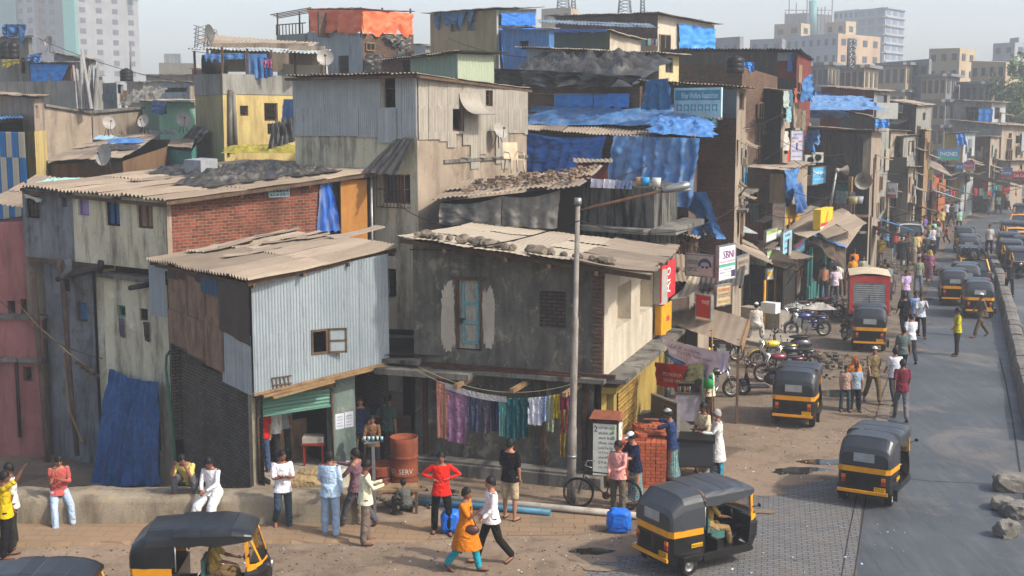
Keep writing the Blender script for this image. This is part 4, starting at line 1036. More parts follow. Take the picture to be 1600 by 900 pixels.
# = houses behind, left part
def left_back():
 rnd=random.Random(31)
 h=hb('yellow_house','pale yellow house with a bare cement band and a junk filled roof terrace',[(304,57.5,117),(347,52,115),(461,55.5,119)],[plaster('dull_yellow_plaster','a39a70','8f8762','4a4638',.6,.8,1,.3),plaster('warm_yellow_plaster','c7b277','b7a26a','6a5a3e',.5,.8,1,.3)],None,[(1,375,165,388,181),(1,413,161,434,189),(1,418,193,434,210)])  # left wall plaster is darker and greyer than the right one
 Wl,Wr=h.W;mb=MB(m_bare2)
 for W,i in((Wl,0),(Wr,1)):
  z=W.sz(350,147)[1];panel(mb,W,-.02,W.L+.02,z,h.zt(i),[],inset=.03,reveal=False)
 mb.build('cement_band',None,h.o)
 mb=MB(m_concd)
 for x0,x1,y0,y1 in((357,357,140,240),(362,366,143,235)):
  a,z=Wr.sz(x0,y0);b,z2=Wr.sz(x1,y1);mb.cyl(Wr.pt(a,z,.1),Wr.pt(b,z2,.1),.09,8)
 mb.build('drain_pipe',None,h.o)
 zt=h.top[1];p0=h.P[0];p1=h.P[1];p2=h.P[2];bk=V3(h.back[0])
 for p in(p0,p1,p2,p0.lerp(p1,.5),p1.lerp(p2,.33),p1.lerp(p2,.66),p1.lerp(p2,1.4)):mb=MB(m_wood);mb.bar(p+V3((0,.1,0)),p+V3((0,.1,1.05)),.09);mb.build('terrace_post',None,h.o)
 mb=MB(m_palewall);q=P(300,76,57);a=P(508,84,54);corr_roof(mb,q+V3((-.3,0,0)),(a-q),(0,4.5,.3),.2,.03,1.2,2.3,.03,rnd=rnd);mb.build('terrace_canopy',sheet('blue_grey_roof','7f8f9c','6f7f8c','5c4838',.3,.6,.1,.2),h.o)
 q=P(305,66,61);a=P(478,78,61);mb=MB(m_asb);corr_roof(mb,q,(a-q),(0,4,.5),.2,.03,1.2,2.3,.04,rnd=rnd);mb.build('upper_canopy',None,h.o)
 mb=MB(m_bare);mb.obox(P(330,112,60),(4.5,0,0),(0,.2,0),(0,0,1.3));mb.obox(P(452,118,58),(1.6,0,0),(0,.2,0),(0,0,1.3));mb.build('terrace_wall',None,h.o)
 for i,(x,y,w_,hh,m,lb)in enumerate([(383,84,.9,1.0,m_tblue,'blue cloth hanging in the yellow house terrace'),(320,84,.8,.35,m_tblue,'blue cloth bundle under the terrace roof at its left'),(344,83,1.2,.25,m_tblue,'thin blue cloth along the terrace beam'),(411,92,.35,.35,cloth('pink_cloth',['d8576a']),'pink towel hanging on the terrace'),(402,90,.6,.8,cloth('navy_cloth',['2d4a78']),'navy sheet beside the pink towel')]):
  p=P(x,y,53.5);mb=MB(m);drape(mb,p,p+V3((w_,0,0)),p-V3((0,0,hh)),p+V3((w_,0,-hh)),12,8,.05,3,V3((0,-1,0)),i);tag(mb.build('cloth',loc=p),lb,'cloth')
 p=P(317,116,53.8);mb=MB(m_black);mb.tube([p+V3((0,0,.4)),p+V3((1.0,.1,.4))],.4,12);tag(mb.build('tank',loc=p),'black drum lying on its side on the yellow house terrace','water tank')
 hang('bright blue tarp hanging beside the yellow house window',Wall((P(438,160,52).x,52),(P(462,160,51).x,51)),[(444,155),(461,155),(438,210),(460,212)],m_tblue,.1,.08,3)
 hang('torn black tarp draped over the left corner of the yellow house',Wl,[(304,195),(328,205),(296,232),(316,245)],m_tblack,.15,.15,3,seed=9,flare=.6,rag=.5)
 heap('rumpled yellow tarp on the ledge below the yellow house windows',P(347,240,48),(2.8,0,0),(0,1.2,.2),.22,tarp('yellow_tarp','8a8030','968a3c','5a5230',.6),seed=8)
 heap('black bags heaped beside the corrugated wall',P(417,235,46),(1.0,0,.3),(0,1.2,.2),.9,m_tblack,seed=3)
 for i,(x,y)in enumerate([(425,62),(408,62)]):pass
 dish('dark upturned dish on top of the terrace roof',P(325,72,60),.6,(1.0,-.3,.1),mat=plain('dark_dish','5a5a58',.7))
 def shed(name,label,c,roofm,wallm,ztop=None,mats=None,lift=0):
  """c: four roof corners [(px,py,Y)] front-left, front-right, back-right, back-left"""
  q=[P(x,y,Y)for x,y,Y in c];o=thing(name,label,'shed' if 'shed' in name else 'house',(q[0].x,q[0].y,0))
  mb=MB(roofm);corr_roof(mb,q[0],q[1]-q[0],q[3]-q[0],.15,.025,1.1,2.3,.05,rnd=rnd);mb.build('roof',None,o)
  ins=.25;cen=sum(q,V3())/4;w_=[V3((p.x,p.y,p.z-.1)).lerp(V3((cen.x,cen.y,p.z-.1)),.04)for p in q]
  mb=MB(wallm)
  for a,b in zip(w_,w_[1:]+w_[:1]):mb.face([V3((a.x,a.y,0)),V3((b.x,b.y,0)),b,a])
  mb.build('wall',None,o);return o,q
 o,q=shed('shed','low shed with a wide patched roof and rusty brown wall',[(68,253,49),(192,248,45),(300,214,56),(150,215,62)],m_asb,plaster('rusty_brown_wall','7d6248','6c5440','3c2f26',.5,1,1,.3))
 for i,(x,y,Y,u)in enumerate([(110,222,58,2),(165,228,52,1.4),(215,214,60,1.8),(150,238,49,1.5)]):heap(['pale blue rag on the wide patched shed roof','bright blue rag on the wide patched shed roof','dusty plastic at the back of the patched shed roof','dark rag at the front of the patched shed roof'][i],P(x,y,Y)+V3((0,0,.1)),(u,0,0),(0,1,.1),.15,[cloth('pale_blue_rag',['8fb0c8']),m_tblue,m_tgrey,m_tblack][i],20,12,i,'rag','rag')
 dish('small pale dish by the compound wall',P(170,213,54),.4,(.8,-.8,.4))
 dish('pale dish below the green house, left one',P(226,210,55),.4,(-.4,-1,.4));dish('pale dish below the green house, right one',P(287,208,55),.45,(.5,-1,.4))
 o,q=shed('shed','small low shed with turquoise front below the yellow house',[(262,230,52),(300,233,50),(310,218,54),(268,217,56)],m_asb,m_turq)
 for nm,lb,A,B,yt,mat in(('compound_wall','bare cement compound wall, its lower right run',(140,58),(219,66),(177,170),m_bare),('compound_wall','bare cement compound wall, its left run beside the yellow corner house',(66,56),(140,58),(166,178),m_bare)):
  a=P(A[0],yt[0],A[1]);b=P(B[0],yt[1],B[1]);W=Wall((a.x,a.y),(b.x,b.y));mb=MB(mat)
  n=12
  for i in range(n):
   s0,s1=W.L*i/n,W.L*(i+1)/n;z0=a.z+(b.z-a.z)*i/n;z1=a.z+(b.z-a.z)*(i+1)/n
   p=[W.pt(s0,0,.12),W.pt(s1,0,.12),W.pt(s1,z1,.12),W.pt(s0,z0,.12)];mb.face(p);mb.face([x-W.n*.3 for x in p][::-1]);mb.face([p[3],p[2],p[2]-W.n*.3,p[3]-W.n*.3])
  mb.use(m_concd);mb.bar(a+V3((0,0,.05)),b+V3((0,0,.05)),.5,.1)
  tag(mb.build(nm,loc=(a.x,a.y,0)),lb,'wall')
 h=hb('cement_house','low bare cement house with yellow lower wall near the left border',[(-20,49,148),(52,47,153),(68,49,152)],[m_bare,m_bare],m_asb,[(1,56,165,60,185,'open')],over=.35)
 W=h.W[0];mb=MB(plaster('warm_yellow_plaster2','c7b277','b7a26a','6a5a3e',.5));r=W.rect(38,205,52,260);W.box(mb,r[0],0,W.L+.03,r[3],0,.04);W1=h.W[1];W1.box(mb,0,0,W1.L,r[3],0,.04);mb.build('yellow_dado',None,h.o)
 mb=MB();g=P(-10,205,42);g2=P(39,206,41);W=Wall((g.x,g.y),(g2.x,g2.y));zt=W.sz(20,206)[1];zm=W.sz(20,246)[1];zb=W.sz(20,282)[1]-2
 o=thing('sheet_fence','fence of blue and cream metal sheets at the left border','fence',(g.x,g.y,0),W.rz)
 s=0;k=0
 mbl,mcr=sheet('blue_metal_sheet','2477b5','2a6ea6','3c4a58',.3,.5,.1,.1),sheet('cream_metal_sheet','c2bda8','b3ae9a','6c5a48',.3,.6,.1,.1)
 while s<W.L:
  for(za,zb_,off)in((zm,zt,0),(zb,zm,0)):
   mb=MB((mbl,mcr)[(k+off+(za==zm))%2]);corr_wall(mb,W,s,min(W.L,s+.34),za,zb_,[],.11,.015,1,0,.02*(k%2));mb.build('sheet',None,o)
  s+=.34;k+=1
 shed('shed','low shed roof behind the blue and cream fence',[(-10,188,44),(36,184,43.5),(45,180,50),(-10,180,51)],m_tblue,m_dark)
 h=hb('grey_house','grey cement house at the left border with a black tank and blue tarp',[(-30,66,60),(44,64,58),(50,66,58)],[m_bare2,m_bare2],m_asb,[(0,32,90,40,115)],over=.4)
 hang('blue tarp tied across the top storey at the left border',h.W[0],[(4,38),(42,38),(4,52),(38,58)],m_tblue,.3,.15,2,seed=3,rag=.8)
 hang('yellowed tarp scrap at the left border',h.W[0],[(4,92),(34,90),(4,108),(30,98)],tarp('cream_tarp','c9b65a','b8a858','8a8058',.4),.5,.1,3)
 tank('black water tank, left of the pair at the border',P(11,92,62),.33,.85);tank('black water tank, right of the pair at the border',P(21,92,62),.3,.85)
 h=hb('grey_parapet_house','wide low grey house with long plain parapet, left background',[(-20,60,128),(117,58,126),(119,60,126)],[m_bare2,m_brickold],None)
 h=hb('tarp_house','brick hut with a blue tarp front, left background',[(45,63,98),(110,62,99),(118,64,99)],[m_brickold,m_brickred],m_asb)
 hang('bright blue tarp covering the front of the brick hut',h.W[0],[(47,100),(108,101),(49,127),(97,128)],tarp('fresh_blue_tarp','2d7fd0','3a8ad6','7ba0c8',.2),.1,.06,3)
 hang('blue tarp bundle above the brick hut',h.W[0],[(45,86),(66,82),(45,97),(64,98)],m_tblue,.3,.15,2)
 mw=plaster('white_painted_junk','a6a6a4','8e8f8e','5a4a44',.5,2,1,.3)
 o=thing('junk_pile','pile of upright white and rusty scrap sheets beside the brick hut','scrap pile',P(130,165,58)*1)
 mb=MB(mw)
 for i in range(12):p=P(118+i*2.8,170,57+rnd.random()*3);mb.bar(p,p+V3((rnd.uniform(-.3,.3),rnd.uniform(-.3,.5),rnd.uniform(1.6,2.6))),rnd.uniform(.1,.35),.03)
 mb.build('scrap_sheets',None,o)
 h=hb('hut','small dark hut with pale awning behind the scrap pile',[(84,70,84),(144,66,95),(150,68,95)],[mw,m_palewall],m_asb,over=.4)
 dish('small white dish on the hut behind the scrap pile',P(78,82,66),.4,(-.6,-1,.4))
 h=hb('green_house','small mint green sheet house with a pale sagging roof',[(219,68,158),(248,65,160),(304,67,160)],[sheet('mint_sheet','7fb3a0','74a894','5a6a5a',.4,.6,0,.15,wave=2.6)]*2,m_asbl,[(1,255,165,261,178)],over=.5)
 hang('blue tarp hanging from the mint green house roof',h.W[0],[(238,158),(262,158),(240,176),(254,180)],m_tblue,.7,.12,2)
 hb('dark_hut','dark hut with green door left of the mint house',[(160,74,130),(182,73,129),(198,75,130)],[m_greyp,m_palewall],None,[(1,184,132,193,146,'open')])
 tank('black water tank standing on a hut before the tower',P(198,127,72),.36,.72)
 heap('grey plastic heaped over a hut roof',P(185,165,66),(2,0,.3),(0,2,.6),.35,m_tgrey,seed=3)
 hb('flat_hut','low hut with white and red goods under its eave',[(238,80,128),(296,78,130),(304,80,130)],[m_palewall,m_bare],m_asb,[(0,245,137,292,144,'open')])
 hb('long_shed_house','long low house under a dark roof before the far cream block',[(228,110,118),(306,108,117),(312,110,117)],[m_bare,m_redbrown],m_asb,over=.6)
 hb('far_block','far cream block with rooftop rooms on the left skyline',[(248,190,98),(305,186,99),(310,190,99)],[plaster('far_cream','c9b795','b8a888','8a7c66',.3)]*2,None)
 hb('far_roof_room','square pale rooftop room on the far cream block',[(256,192,84),(282,191,84),(284,194,84)],[m_palewall]*2,None,bot=14)
 h=hb('orange_tarp_house','tall grey and brick house with bright orange tarp around its top storey',[(480,70,50),(566,66,52),(646,70,54)],[m_palewall,m_brickold],None,[(0,528,87,545,116)],depth=5)
 Wl,Wr=h.W
 mb=MB(m_asb);q=[P(478,14,70),P(566,13,65.5),P(648,19,70)];corr_roof(mb,q[0],q[1]-q[0],q[2]-q[1],.2,.03,1.2,2.4,.03,rnd=rnd);mb.build('roof',None,h.o)
 mb=MB(m_wood)
 for W,xs in((Wl,(482,510,540)),(Wr,(567,600,644))):
  for x in xs:a,z=W.sz(x,52);mb.bar(W.pt(a,z-.2,-.1),W.pt(a,z+1.3,-.1),.1)
 mb.build('corner_post',None,h.o)
 mb=MB(m_brickold);Wr.box(mb,.2,h.top[1]-.1,Wr.L*.6,h.top[1]+1.2,-3,-2.9);mb.build('inner_wall',None,h.o)
 hang('orange tarp around the top storey, its left hanging half',Wl,[(481,15),(566,15),(484,49),(566,53)],m_torange,.15,.12,4,30,seed=5,rag=.5)
 hang('orange tarp around the top storey, its right sunlit half',Wr,[(566,15),(646,21),(566,53),(646,54)],m_torange,.15,.1,4,30,seed=6,rag=.4)
 hang('grey tarp rag below the orange tarp',Wr,[(600,55),(642,57),(612,68),(640,76)],m_tgrey,.2,.15,3,seed=2,rag=.5)
 hang('black plastic hung over the brick below the orange tarp',Wr,[(572,84),(600,86),(574,112),(594,114)],m_tblack,.3,.2,2,seed=4)
 h2=hb('terrace_house','grey cement house with railing and bamboo frame left of the orange tarp',[(432,72,55),(478,70,52),(482,72,52)],[m_bare2]*2,None)
 mb=MB(m_iron)
 for k in range(9):p=h2.P[0].lerp(h2.P[1],k/9);mb.cyl(p,p+V3((0,0,.55)),.03,5)
 mb.cyl(h2.P[0]+V3((0,0,.55)),h2.P[1]+V3((0,0,.55)),.03,5)
 for k in(.05,.8):p=h2.P[0].lerp(h2.P[1],k);mb.cyl(p,p+V3((0,0,1.2)),.05,6)
 for k in range(4):mb.cyl(h2.P[0]+V3((-.3,k*.8,1.1)),h2.P[1]+V3((.3,k*.8,1.35)),.03,5)
 mb.build('railing',None,h2.o)
 h3=hb('white_shutter_house','low roof room with a white ribbed parapet behind the corrugated wall',[(442,58,100),(508,57,103),(512,59,103)],[sheet('white_ribbed','c2c4be','b8bab4','8a8070',.2,.6,0,.1)]*2,None,depth=3)
 mb=MB(plain('dish_red','b03028',.6));dish('round grey dish with a red panel on the corrugated house roof',P(509,118,42),.38,(.1,-1,.35))
 h=hb('mint_shed_house','pale green ribbed sheet house with overhanging roof',[(641,50,92),(715,48,84),(772,50,86)],[sheet('pale_green_sheet','8fa592','869c8a','6a6a5a',.3,.6,.1,.1,wave=1.6),sheet('lighter_green_sheet','a9b39a','9ca890','6a6a5a',.3,.6,.1,.1,wave=1.6)],m_asb,over=.4)
 hb('brick_shed','small brick shed under a low roof beside the green sheet house',[(598,52,95),(642,51,92),(645,53,92)],[m_brickold]*2,m_asb,[(0,629,95,640,112,'open')],over=.4)
 h=hb('cream_house','tall cream house with blue rags over two windows',[(672,66,22),(776,62,15),(838,67,14)],[plaster('cream_plaster_far','b3a47f','a6986f','6a5c48',.4,.6,1,.2),m_palewall],m_asb,[(0,704,36,720,49,'glass'),(0,730,32,743,48,'glass')],over=.45)
 hang('faded blue rag over the windows of the cream house',h.W[0],[(678,20),(742,16),(680,40),(738,32)],tarp('faded_blue_cloth','3f6c94','4a7aa6','7a8a96',.5),.15,.12,4,rag=.8,seed=3)
 hang('tall bright blue tarp down the side of the cream house',h.W[1],[(783,42),(846,44),(786,104),(846,104)],tarp('bright_blue_tarp','1f62b8','2a72c8','6088b8',.25),.15,.1,5,seed=6)
 hang('small upper blue tarp on the side of the cream house',h.W[1],[(783,20),(836,20),(783,40),(836,40)],tarp('bright_blue_tarp','1f62b8'),.15,.05,3,seed=7)
left_back()
# = houses behind, centre and right
def right_back():
 rnd=random.Random(41)
 h=hb('brick_attic_house','tall brick house with pale side wall and bright blue tarp',[(868,78,27),(1028,72,23),(1116,77,39)],[m_brickold,m_b4s],m_asb,over=.5,roofkw=dict(pitch=.25))
 hang('bright blue tarp over the side wall of the tall brick house',h.W[1],[(1061,36),(1117,45),(1061,76),(1117,75)],tarp('fresh_blue_tarp','2d7fd0'),.15,.12,3,seed=3)
 mb=MB(sheet('blue_grey_roof','7f8f9c'));q=P(842,36,69);a=P(1030,44,66);corr_roof(mb,q,a-q,(0,5,.5),.2,.03,1.2,2.4,.03);o=mb.build('awning',loc=q);tag(o,'long blue grey awning sheet below the tall brick house eave','awning')
 hb('laundry_terrace_house','open terrace house with small clothes on a rail under the blue grey awning',[(955,70,60),(1028,68,62),(1030,70,62)],[m_b4s]*2,None)
 for i in range(6):
  p=P(1004+i*4.2,60+(i%2),67.5);mb=MB(cloth('small_cloth%d'%i,[['3a6a70'],['2b2b33'],['7fa8a0'],['8a5a5a'],['33406a'],['9a9a90']][i]));drape(mb,p,p+V3((.14,0,0)),p-V3((0,0,.35)),p+V3((.14,0,-.35)),4,4,.02,1);tag(mb.build('cloth',loc=p),'small %s cloth on the terrace rail below the tall brick house'%['teal','black','pale green','reddish brown','navy','light grey'][i],'cloth','small cloths on the terrace rail')
 h=hb('green_panel_house','dull green panelled house with a brick patched side',[(862,64,52),(953,60,50),(1001,64,64)],[plaster('dull_green_panel','6d7456','626a4e','4a4a3a',.4,.6,1,.2),m_b4s],m_asb,over=.35)
 hang('blue tarp sheet lying along the dull green house roof',h.W[0],[(855,45),(948,45),(866,51),(950,50)],m_tblue,.5,.05,4,nv=5)
 hb('blue_tarp_hut','hut wrapped in blue tarp left of the dull green house',[(786,60,45),(858,58,46),(866,60,46)],[m_tblue]*2,m_asb,[(0,812,64,826,77,'open')],over=.3)
 h=hb('long_white_house','long whitish house with a white shutter under a thin flat roof',[(824,56,76),(1030,51.5,86),(1061,55,88)],[m_palewall,plaster('pale_yellow_plaster','c9bd94','bcae84','6f6450',.3)],m_asb,[(0,887,81,913,95,'open'),(1,1040,90,1052,114,'glass')],over=.5)
 shutter(h.o,h.W[0],h.W[0].rect(887,81,913,95),plain('white_shutter_paint','b8b4a8',.7),.12,.015)
 h=House('black_tarp_house','brick house under a huge crumpled black tarp roof',[(760,52,135),(1000,46,135),(1052,50,130)])
 h.wall(0,m_brickold);h.wall(1,m_brickold);h.backs(m_brickold);h.cap();h.done()
 L,C,B=h.corners();U=C-L;Vv=B-L
 heap('huge crumpled black tarp spread over a roof, weighed down with bricks',L-U*.02-Vv*.1+V3((0,0,0)),U*1.0,Vv*1.3+V3((0,0,1.0)),.6,m_tblack,70,40,2,sc=1.5)
 hang('black tarp edge hanging over the brick wall',h.W[0],[(758,106),(1002,118),(760,133),(985,134)],m_tblack,.5,.25,5,60,12,4,rag=.4)
 for i,(x0,y0,x1,y1,lb)in enumerate([(866,146,926,167,'blue tarp strip, left one on the dark brick wall'),(928,146,984,168,'blue tarp strip, right one on the dark brick wall')]):hang(lb,h.W[0],[(x0,y0),(x1,y0),(x0,y1),(x1,y1)],tarp('fresh_blue_tarp','2d7fd0'),.1,.05,3,seed=i)
 hang('dull blue tarp hanging from the black tarp roof corner',Wall(h.W[0].pt(h.W[0].L-2,0,.3),h.W[0].pt(h.W[0].L+1.6,0,.6)),[(1010,126),(1045,122),(1004,172),(1052,172)],tarp('petrol_blue_tarp','1d5a8a','2a6a98','5a7a8a',.3),.2,.1,3,seed=8)
 bw=Wall((P(1052,160,44.5).x,44.5),(P(1128,160,43.2).x,43.2));r=bw.rect(1053,137,1127,183)
 o=thing('billboard','weathered pale blue welfare association board with rows of small portraits','sign',bw.pt(0,0),bw.rz)
 mbb=plain('board_blue','a9c4c8',.7,var=.15,scale=2);mb=MB(mbb);bw.box(mb,*r,-.08,0);mb.build('board',None,o)
 teal=plain('board_teal','3f8a9c',.7,var=.15);mb=MB(teal);bw.box(mb,r[0]+.05,r[3]-.42,r[2]-.05,r[3]-.08,.0,.006);mb.build('title_band',None,o)
 lettering(o,'Bihar Welfare Association',bw.pt(r[0]+.32,r[3]-.36,.01),bw.d,(0,0,1),(r[2]-r[0])-.45,.2,plain('white_paint','dfe3e2',.7))
 w_=(r[2]-r[0]-.2)/6
 for j in range(2):
  for i in range(6):
   a=r[0]+.1+i*w_;z=r[3]-.86-.46*j;mb=MB(teal);bw.box(mb,a+.03,z,a+w_-.05,z+.3,0,.008);mb.use(mbb)
   c=a+w_*.46;mb.face([bw.pt(c+.07*cos(t*.5),z+.19+.08*sin(t*.5),.012)for t in range(13)]);mb.face([bw.pt(c-.11,z,.012),bw.pt(c+.11,z,.012),bw.pt(c+.08,z+.09,.012),bw.pt(c-.08,z+.09,.012)])
   mb.build('portrait',None,o)
 h=hb('billboard_house','grey brick house carrying the portrait board',[(1000,47,128),(1152,44.0,138),(1166,48,140)],[m_brickold,m_bare],m_asb,[(1,1155,145,1163,172,'glass')],over=.4)
 mb=MB(sheet('steel_blue_sheet','68747a','606c72','5a4a3e',.4,.5,.2));bwr=h.W[0].rect(1127,140,1152,185);h.W[0].box(mb,*bwr,0,.05);mb.build('sheet_panel',None,h.o)
 hb('brick_terrace_house','brown brick house with a black tank on its roof',[(1060,60,98),(1160,56,104),(1215,62,120)],[m_brickold,m_brickold],None)
 tank('black water tank on the brown brick house',P(1148,114,55.5),.4,.75)
 hang('blue scrap of tarp beside the black roof tank',Wall((P(1155,105,57).x,57),(P(1180,105,57).x,57)),[(1160,97),(1178,97),(1160,112),(1178,112)],tarp('fresh_blue_tarp','2d7fd0'),0,.08,2)
 h=hb('dark_roof_house','dark sheeted house with a red side wall and ribbed dark roof',[(1040,72,81),(1246,64,81),(1268,68,92)],[m_tblack,m_redbrown],None,over=.6)
 mb=MB(sheet('dark_roof_sheet','4a4844','3d3b38','2b2522',.4,.8,0,.2));q=P(1036,77,71.5);a=P(1250,77,63);b=P(1272,95,68);corr_roof(mb,q,a-q,b-a,.25,.04,1.2,3,.03);mb.build('roof',None,h.o)
 r=h.W[0].rect(1216,82,1241,95);mb=MB(m_palewall);h.W[0].box(mb,*r,0,.05);r=h.W[0].rect(1216,95,1246,122);mb.use(m_redbrown);h.W[0].box(mb,*r,0,.05);mb.build('painted_panel',None,h.o)
 hang('narrow blue cloth by the red wall',h.W[0],[(1231,84),(1238,84),(1231,112),(1239,112)],m_tblue,.15,.05,1,6)
 h=House('blue_tarp_house','low brick house wrapped in big blue tarps in the middle of the settlement',[(815,47,205),(1078,41.5,212),(1098,47,206)])
 h.wall(0,m_brickold);h.wall(1,m_brickold);h.backs(m_brickold);h.done()
 A=P(812,202,46.6);B_=P(985,213,43.0);Vv=V3((.8,4,.5));mb=MB(m_asb);corr_roof(mb,A,(B_-A),Vv,.15,.025,1.1,2.3,.03);A2=P(985,213,43);B2=P(1085,216,41);corr_roof(mb,A2,B2-A2,Vv,.15,.025,1,2.3,.05);mb.build('roof',None,h.o)
 heap('long blue tarp bunched along the cement roof edge',P(822,196,48),P(1085,196,43)-P(822,196,48),(.3,2.0,.7),.16,m_tblued,120,24,4)
 heap('bunch of blue tarp at the right end of the cement roof',P(1015,208,41.5),(2.0,-.5,-.15),(.3,2.2,.5),.22,m_tblue,50,30,6)
 hang('wide deep blue tarp hanging as the left front wall',h.W[0],[(815,205),(948,212),(813,264),(942,276)],tarp('deep_blue_tarp','1d57a0','2563ae','4a6f96',.5),.35,.1,7,90,40,2,flare=.3,sag=.15)
 hang('dusty grey blue tarp hanging as the right front wall',Wall(h.W[0].pt(4,0,.3),h.W[0].pt(h.W[0].L,0,.3)),[(958,212),(1095,216),(968,318),(1105,322)],m_tblued,.35,.14,7,90,40,3,flare=.8)
 pw=Wall((P(1050,300,42).x,42),(P(1110,300,39.5).x,39.5))
 hang('pointed lower end of the dusty blue tarp over the balcony',pw,[(1045,300),(1103,300),(1118,368),(1128,375)],m_tblued,.3,.1,2,20,20,5)
 mb=MB(m_redbrown);p=P(905,292,41);mb.obox(p,(.9,-.2,0),(0,.8,0),(0,0,.75));mb.use(m_asb);corr_roof(mb,p+V3((-.15,-.1,.78)),(1.2,-.25,0),(0,1,.1),.15,.02);tag(mb.build('roof_hutch',loc=p),'small red hutch with ribbed lid on the terrace before the tarps','hutch')
 A=P(815,185,49.5);B_=P(1128,186,43.5);mb=MB(m_asb);corr_roof(mb,A,B_-A,(.3,2.2,.55),.15,.02,1.2,2.3,.03);mb.use(m_brickold);mb.face([A+V3((0,.3,-1.5)),B_+V3((0,.3,-1.5)),B_+V3((0,.3,-.02)),A+V3((0,.3,-.02))]);tag(mb.build('lean_to',loc=A),'long lean-to roof of cement sheets over a strip of brick wall','lean-to')
 W=Wall((P(905,330,37.5).x,37.5),(P(1022,330,35.8).x,35.8));o=thing('parapet_house','weathered black and white cement house with laundry on its flat terrace','house',W.pt(0,0),W.rz)
 zt=W.sz(960,292)[1];mb=MB(plaster('spotted_cement','6f6e68','5c5b56','1d1c1a',.9,1.4,1.2,.6,lo=.45,hi=.6));hs=[]
 panel(mb,W,0,W.L,0,zt);W2=Wall((W.pt(W.L,0).x,W.pt(W.L,0).y),(P(1058,330,38.5).x,38.5));panel(mb,W2,0,W2.L,0,zt)
 mb.face([W.pt(0,zt),W.pt(W.L,zt),W2.pt(W2.L,zt),W.pt(0,zt,-4)]);mb.face([W.pt(0,0),W.pt(0,zt),W.pt(0,zt,-4),W.pt(0,0,-4)])
 mb.build('wall',None,o);mb=MB(m_concd);zl=W.sz(1000,358)[1];W.box(mb,W.L*.1,zl-.1,W.L+.0,zl+.04,0,.5);W2.box(mb,-.3,zl-.1,W2.L+1,zl+.06,0,.7);W.box(mb,0,zt,W.L,zt+.06,-.1,.05);mb.build('ledge',None,o)
 cl=[('2b2b2e',915,925),('d8d4dc',926,945),('e2dfe6',946,964),('8a93b0',965,978),('6f86a8',979,990)]
 for i,(c,x0,x1)in enumerate(cl):
  a0,z=W.sz(x0,284);a1=W.sz(x1,284)[0];mb=MB(cloth('terr_cloth%d'%i,[c]));drape(mb,W.pt(a0,zt+.22,.06),W.pt(a1,zt+.2,.06),W.pt(a0,zt-.04,.1),W.pt(a1,zt-.04,.1),10,6,.03,2,W.n,i);tag(mb.build('cloth',loc=W.pt(a0,z)),['black','white, left','white, right','bluish','steel blue'][i]+' cloth laid over the weathered parapet','cloth')
 for i,(x,c,lb)in enumerate([(1005,'2a86b8','small bright blue bucket on the terrace parapet'),(997,'b08a5a','small tan pot on the terrace parapet'),(1025,'b9b9b4','white pot at the right end of the terrace parapet')]):
  a,z=W.sz(x,288);mb=MB(plain('pot%d'%i,c,.6));mb.tube([W.pt(min(a,W.L),zt+.05,-.1),W.pt(min(a,W.L),zt+.3,-.1)],[.1,.13],10);tag(mb.build('bucket',loc=W.pt(a,zt)),lb,'bucket')
 W=Wall((P(692,330,37.8).x,37.8),(P(905,320,36.6).x,36.6));o=thing('patched_shed','low patched shed fronted with sagging grey plastic, rubble strewn on its roof','shed',W.pt(0,0),W.rz)
 z0,z1=W.sz(700,312)[1],W.sz(880,288)[1];mb=MB(m_dark);panel(mb,W,0,W.L,0,lambda s:z0+(z1-z0)*s/W.L-.05);mb.build('wall',None,o)
 mb=MB(m_asb);corr_roof(mb,W.pt(-.3,z0,.3),W.pt(W.L+.1,z1,.3)-W.pt(-.3,z0,.3),-W.n*3+V3((0,0,.35)),.15,.024,.9,1.4,.07,rnd=rnd);mb.build('roof',None,o)
 a=W.L;sg=lambda k:W.pt(a*k,z0+(z1-z0)*k-.08,.25)
 for i in range(2):
  mb=MB(m_tgrey);zb=W.sz(790,354)[1];drape(mb,sg(.0+.46*i),sg(.46+.42*i),W.pt(a*(.0+.46*i),zb+.05,.35),W.pt(a*(.46+.4*i),zb,.35),30,18,.09,3,W.n,3+i,sag=.12);tag(mb.build('plastic_sheet',loc=sg(.5*i)),['grey plastic sheet hanging on the patched shed, left half','grey plastic sheet hanging on the patched shed, bulging right half'][i],'plastic sheet')
 mb=MB(sheet('roof_rubble','8a7460','6a5a4c','4a3a30',.4,.9,0,.4));Rr=random.Random(77)
 for i in range(150):
  k=Rr.uniform(.1,1);p=W.pt(a*k,z0+(z1-z0)*k+.15,-Rr.uniform(0,2.4));p.z+=.12*(p-W.pt(a*k,p.z,.3)).length
  rock(mb,p,(Rr.uniform(.08,.3),Rr.uniform(.06,.2),Rr.uniform(.04,.12)),Rr)
 tag(mb.build('rubble'),'rubble and brick bits strewn on the patched shed roof','rubble',kind='stuff')
 p=W.pt(W.sz(785,300)[0],z1+.25,-1.2);r0=thing('plastic_chair','beige plastic chair on the rubble strewn roof','chair',p,.5);mc=plain('beige_plastic','b5a68c',.5)
 M=WM[r0.name];mb=MB(mc);mb.box((-.22,-.22,.38),(.22,.22,.42),M);mb.build('seat',None,r0);mb=MB(mc)
 mb.grid(lambda u,v:M@V3((-.25+.5*u,.2+.08*v+.1*(1-(2*u-1)**2)*0,.42+.48*v)),6,4);mb.build('backrest',None,r0)
 for sx in(-.2,.2):
  for sy in(-.2,.2):mb=MB(mc);mb.cyl(M@V3((sx,sy,.38)),M@V3((sx*1.15,sy*1.15,0)),.025,6);mb.build('leg',None,r0)
  mb=MB(mc);mb.tube([M@V3((sx*1.1,.2,.62)),M@V3((sx*1.2,-.15,.6)),M@V3((sx*1.15,-.2,.4))],.02,6);mb.build('armrest',None,r0)
right_back()
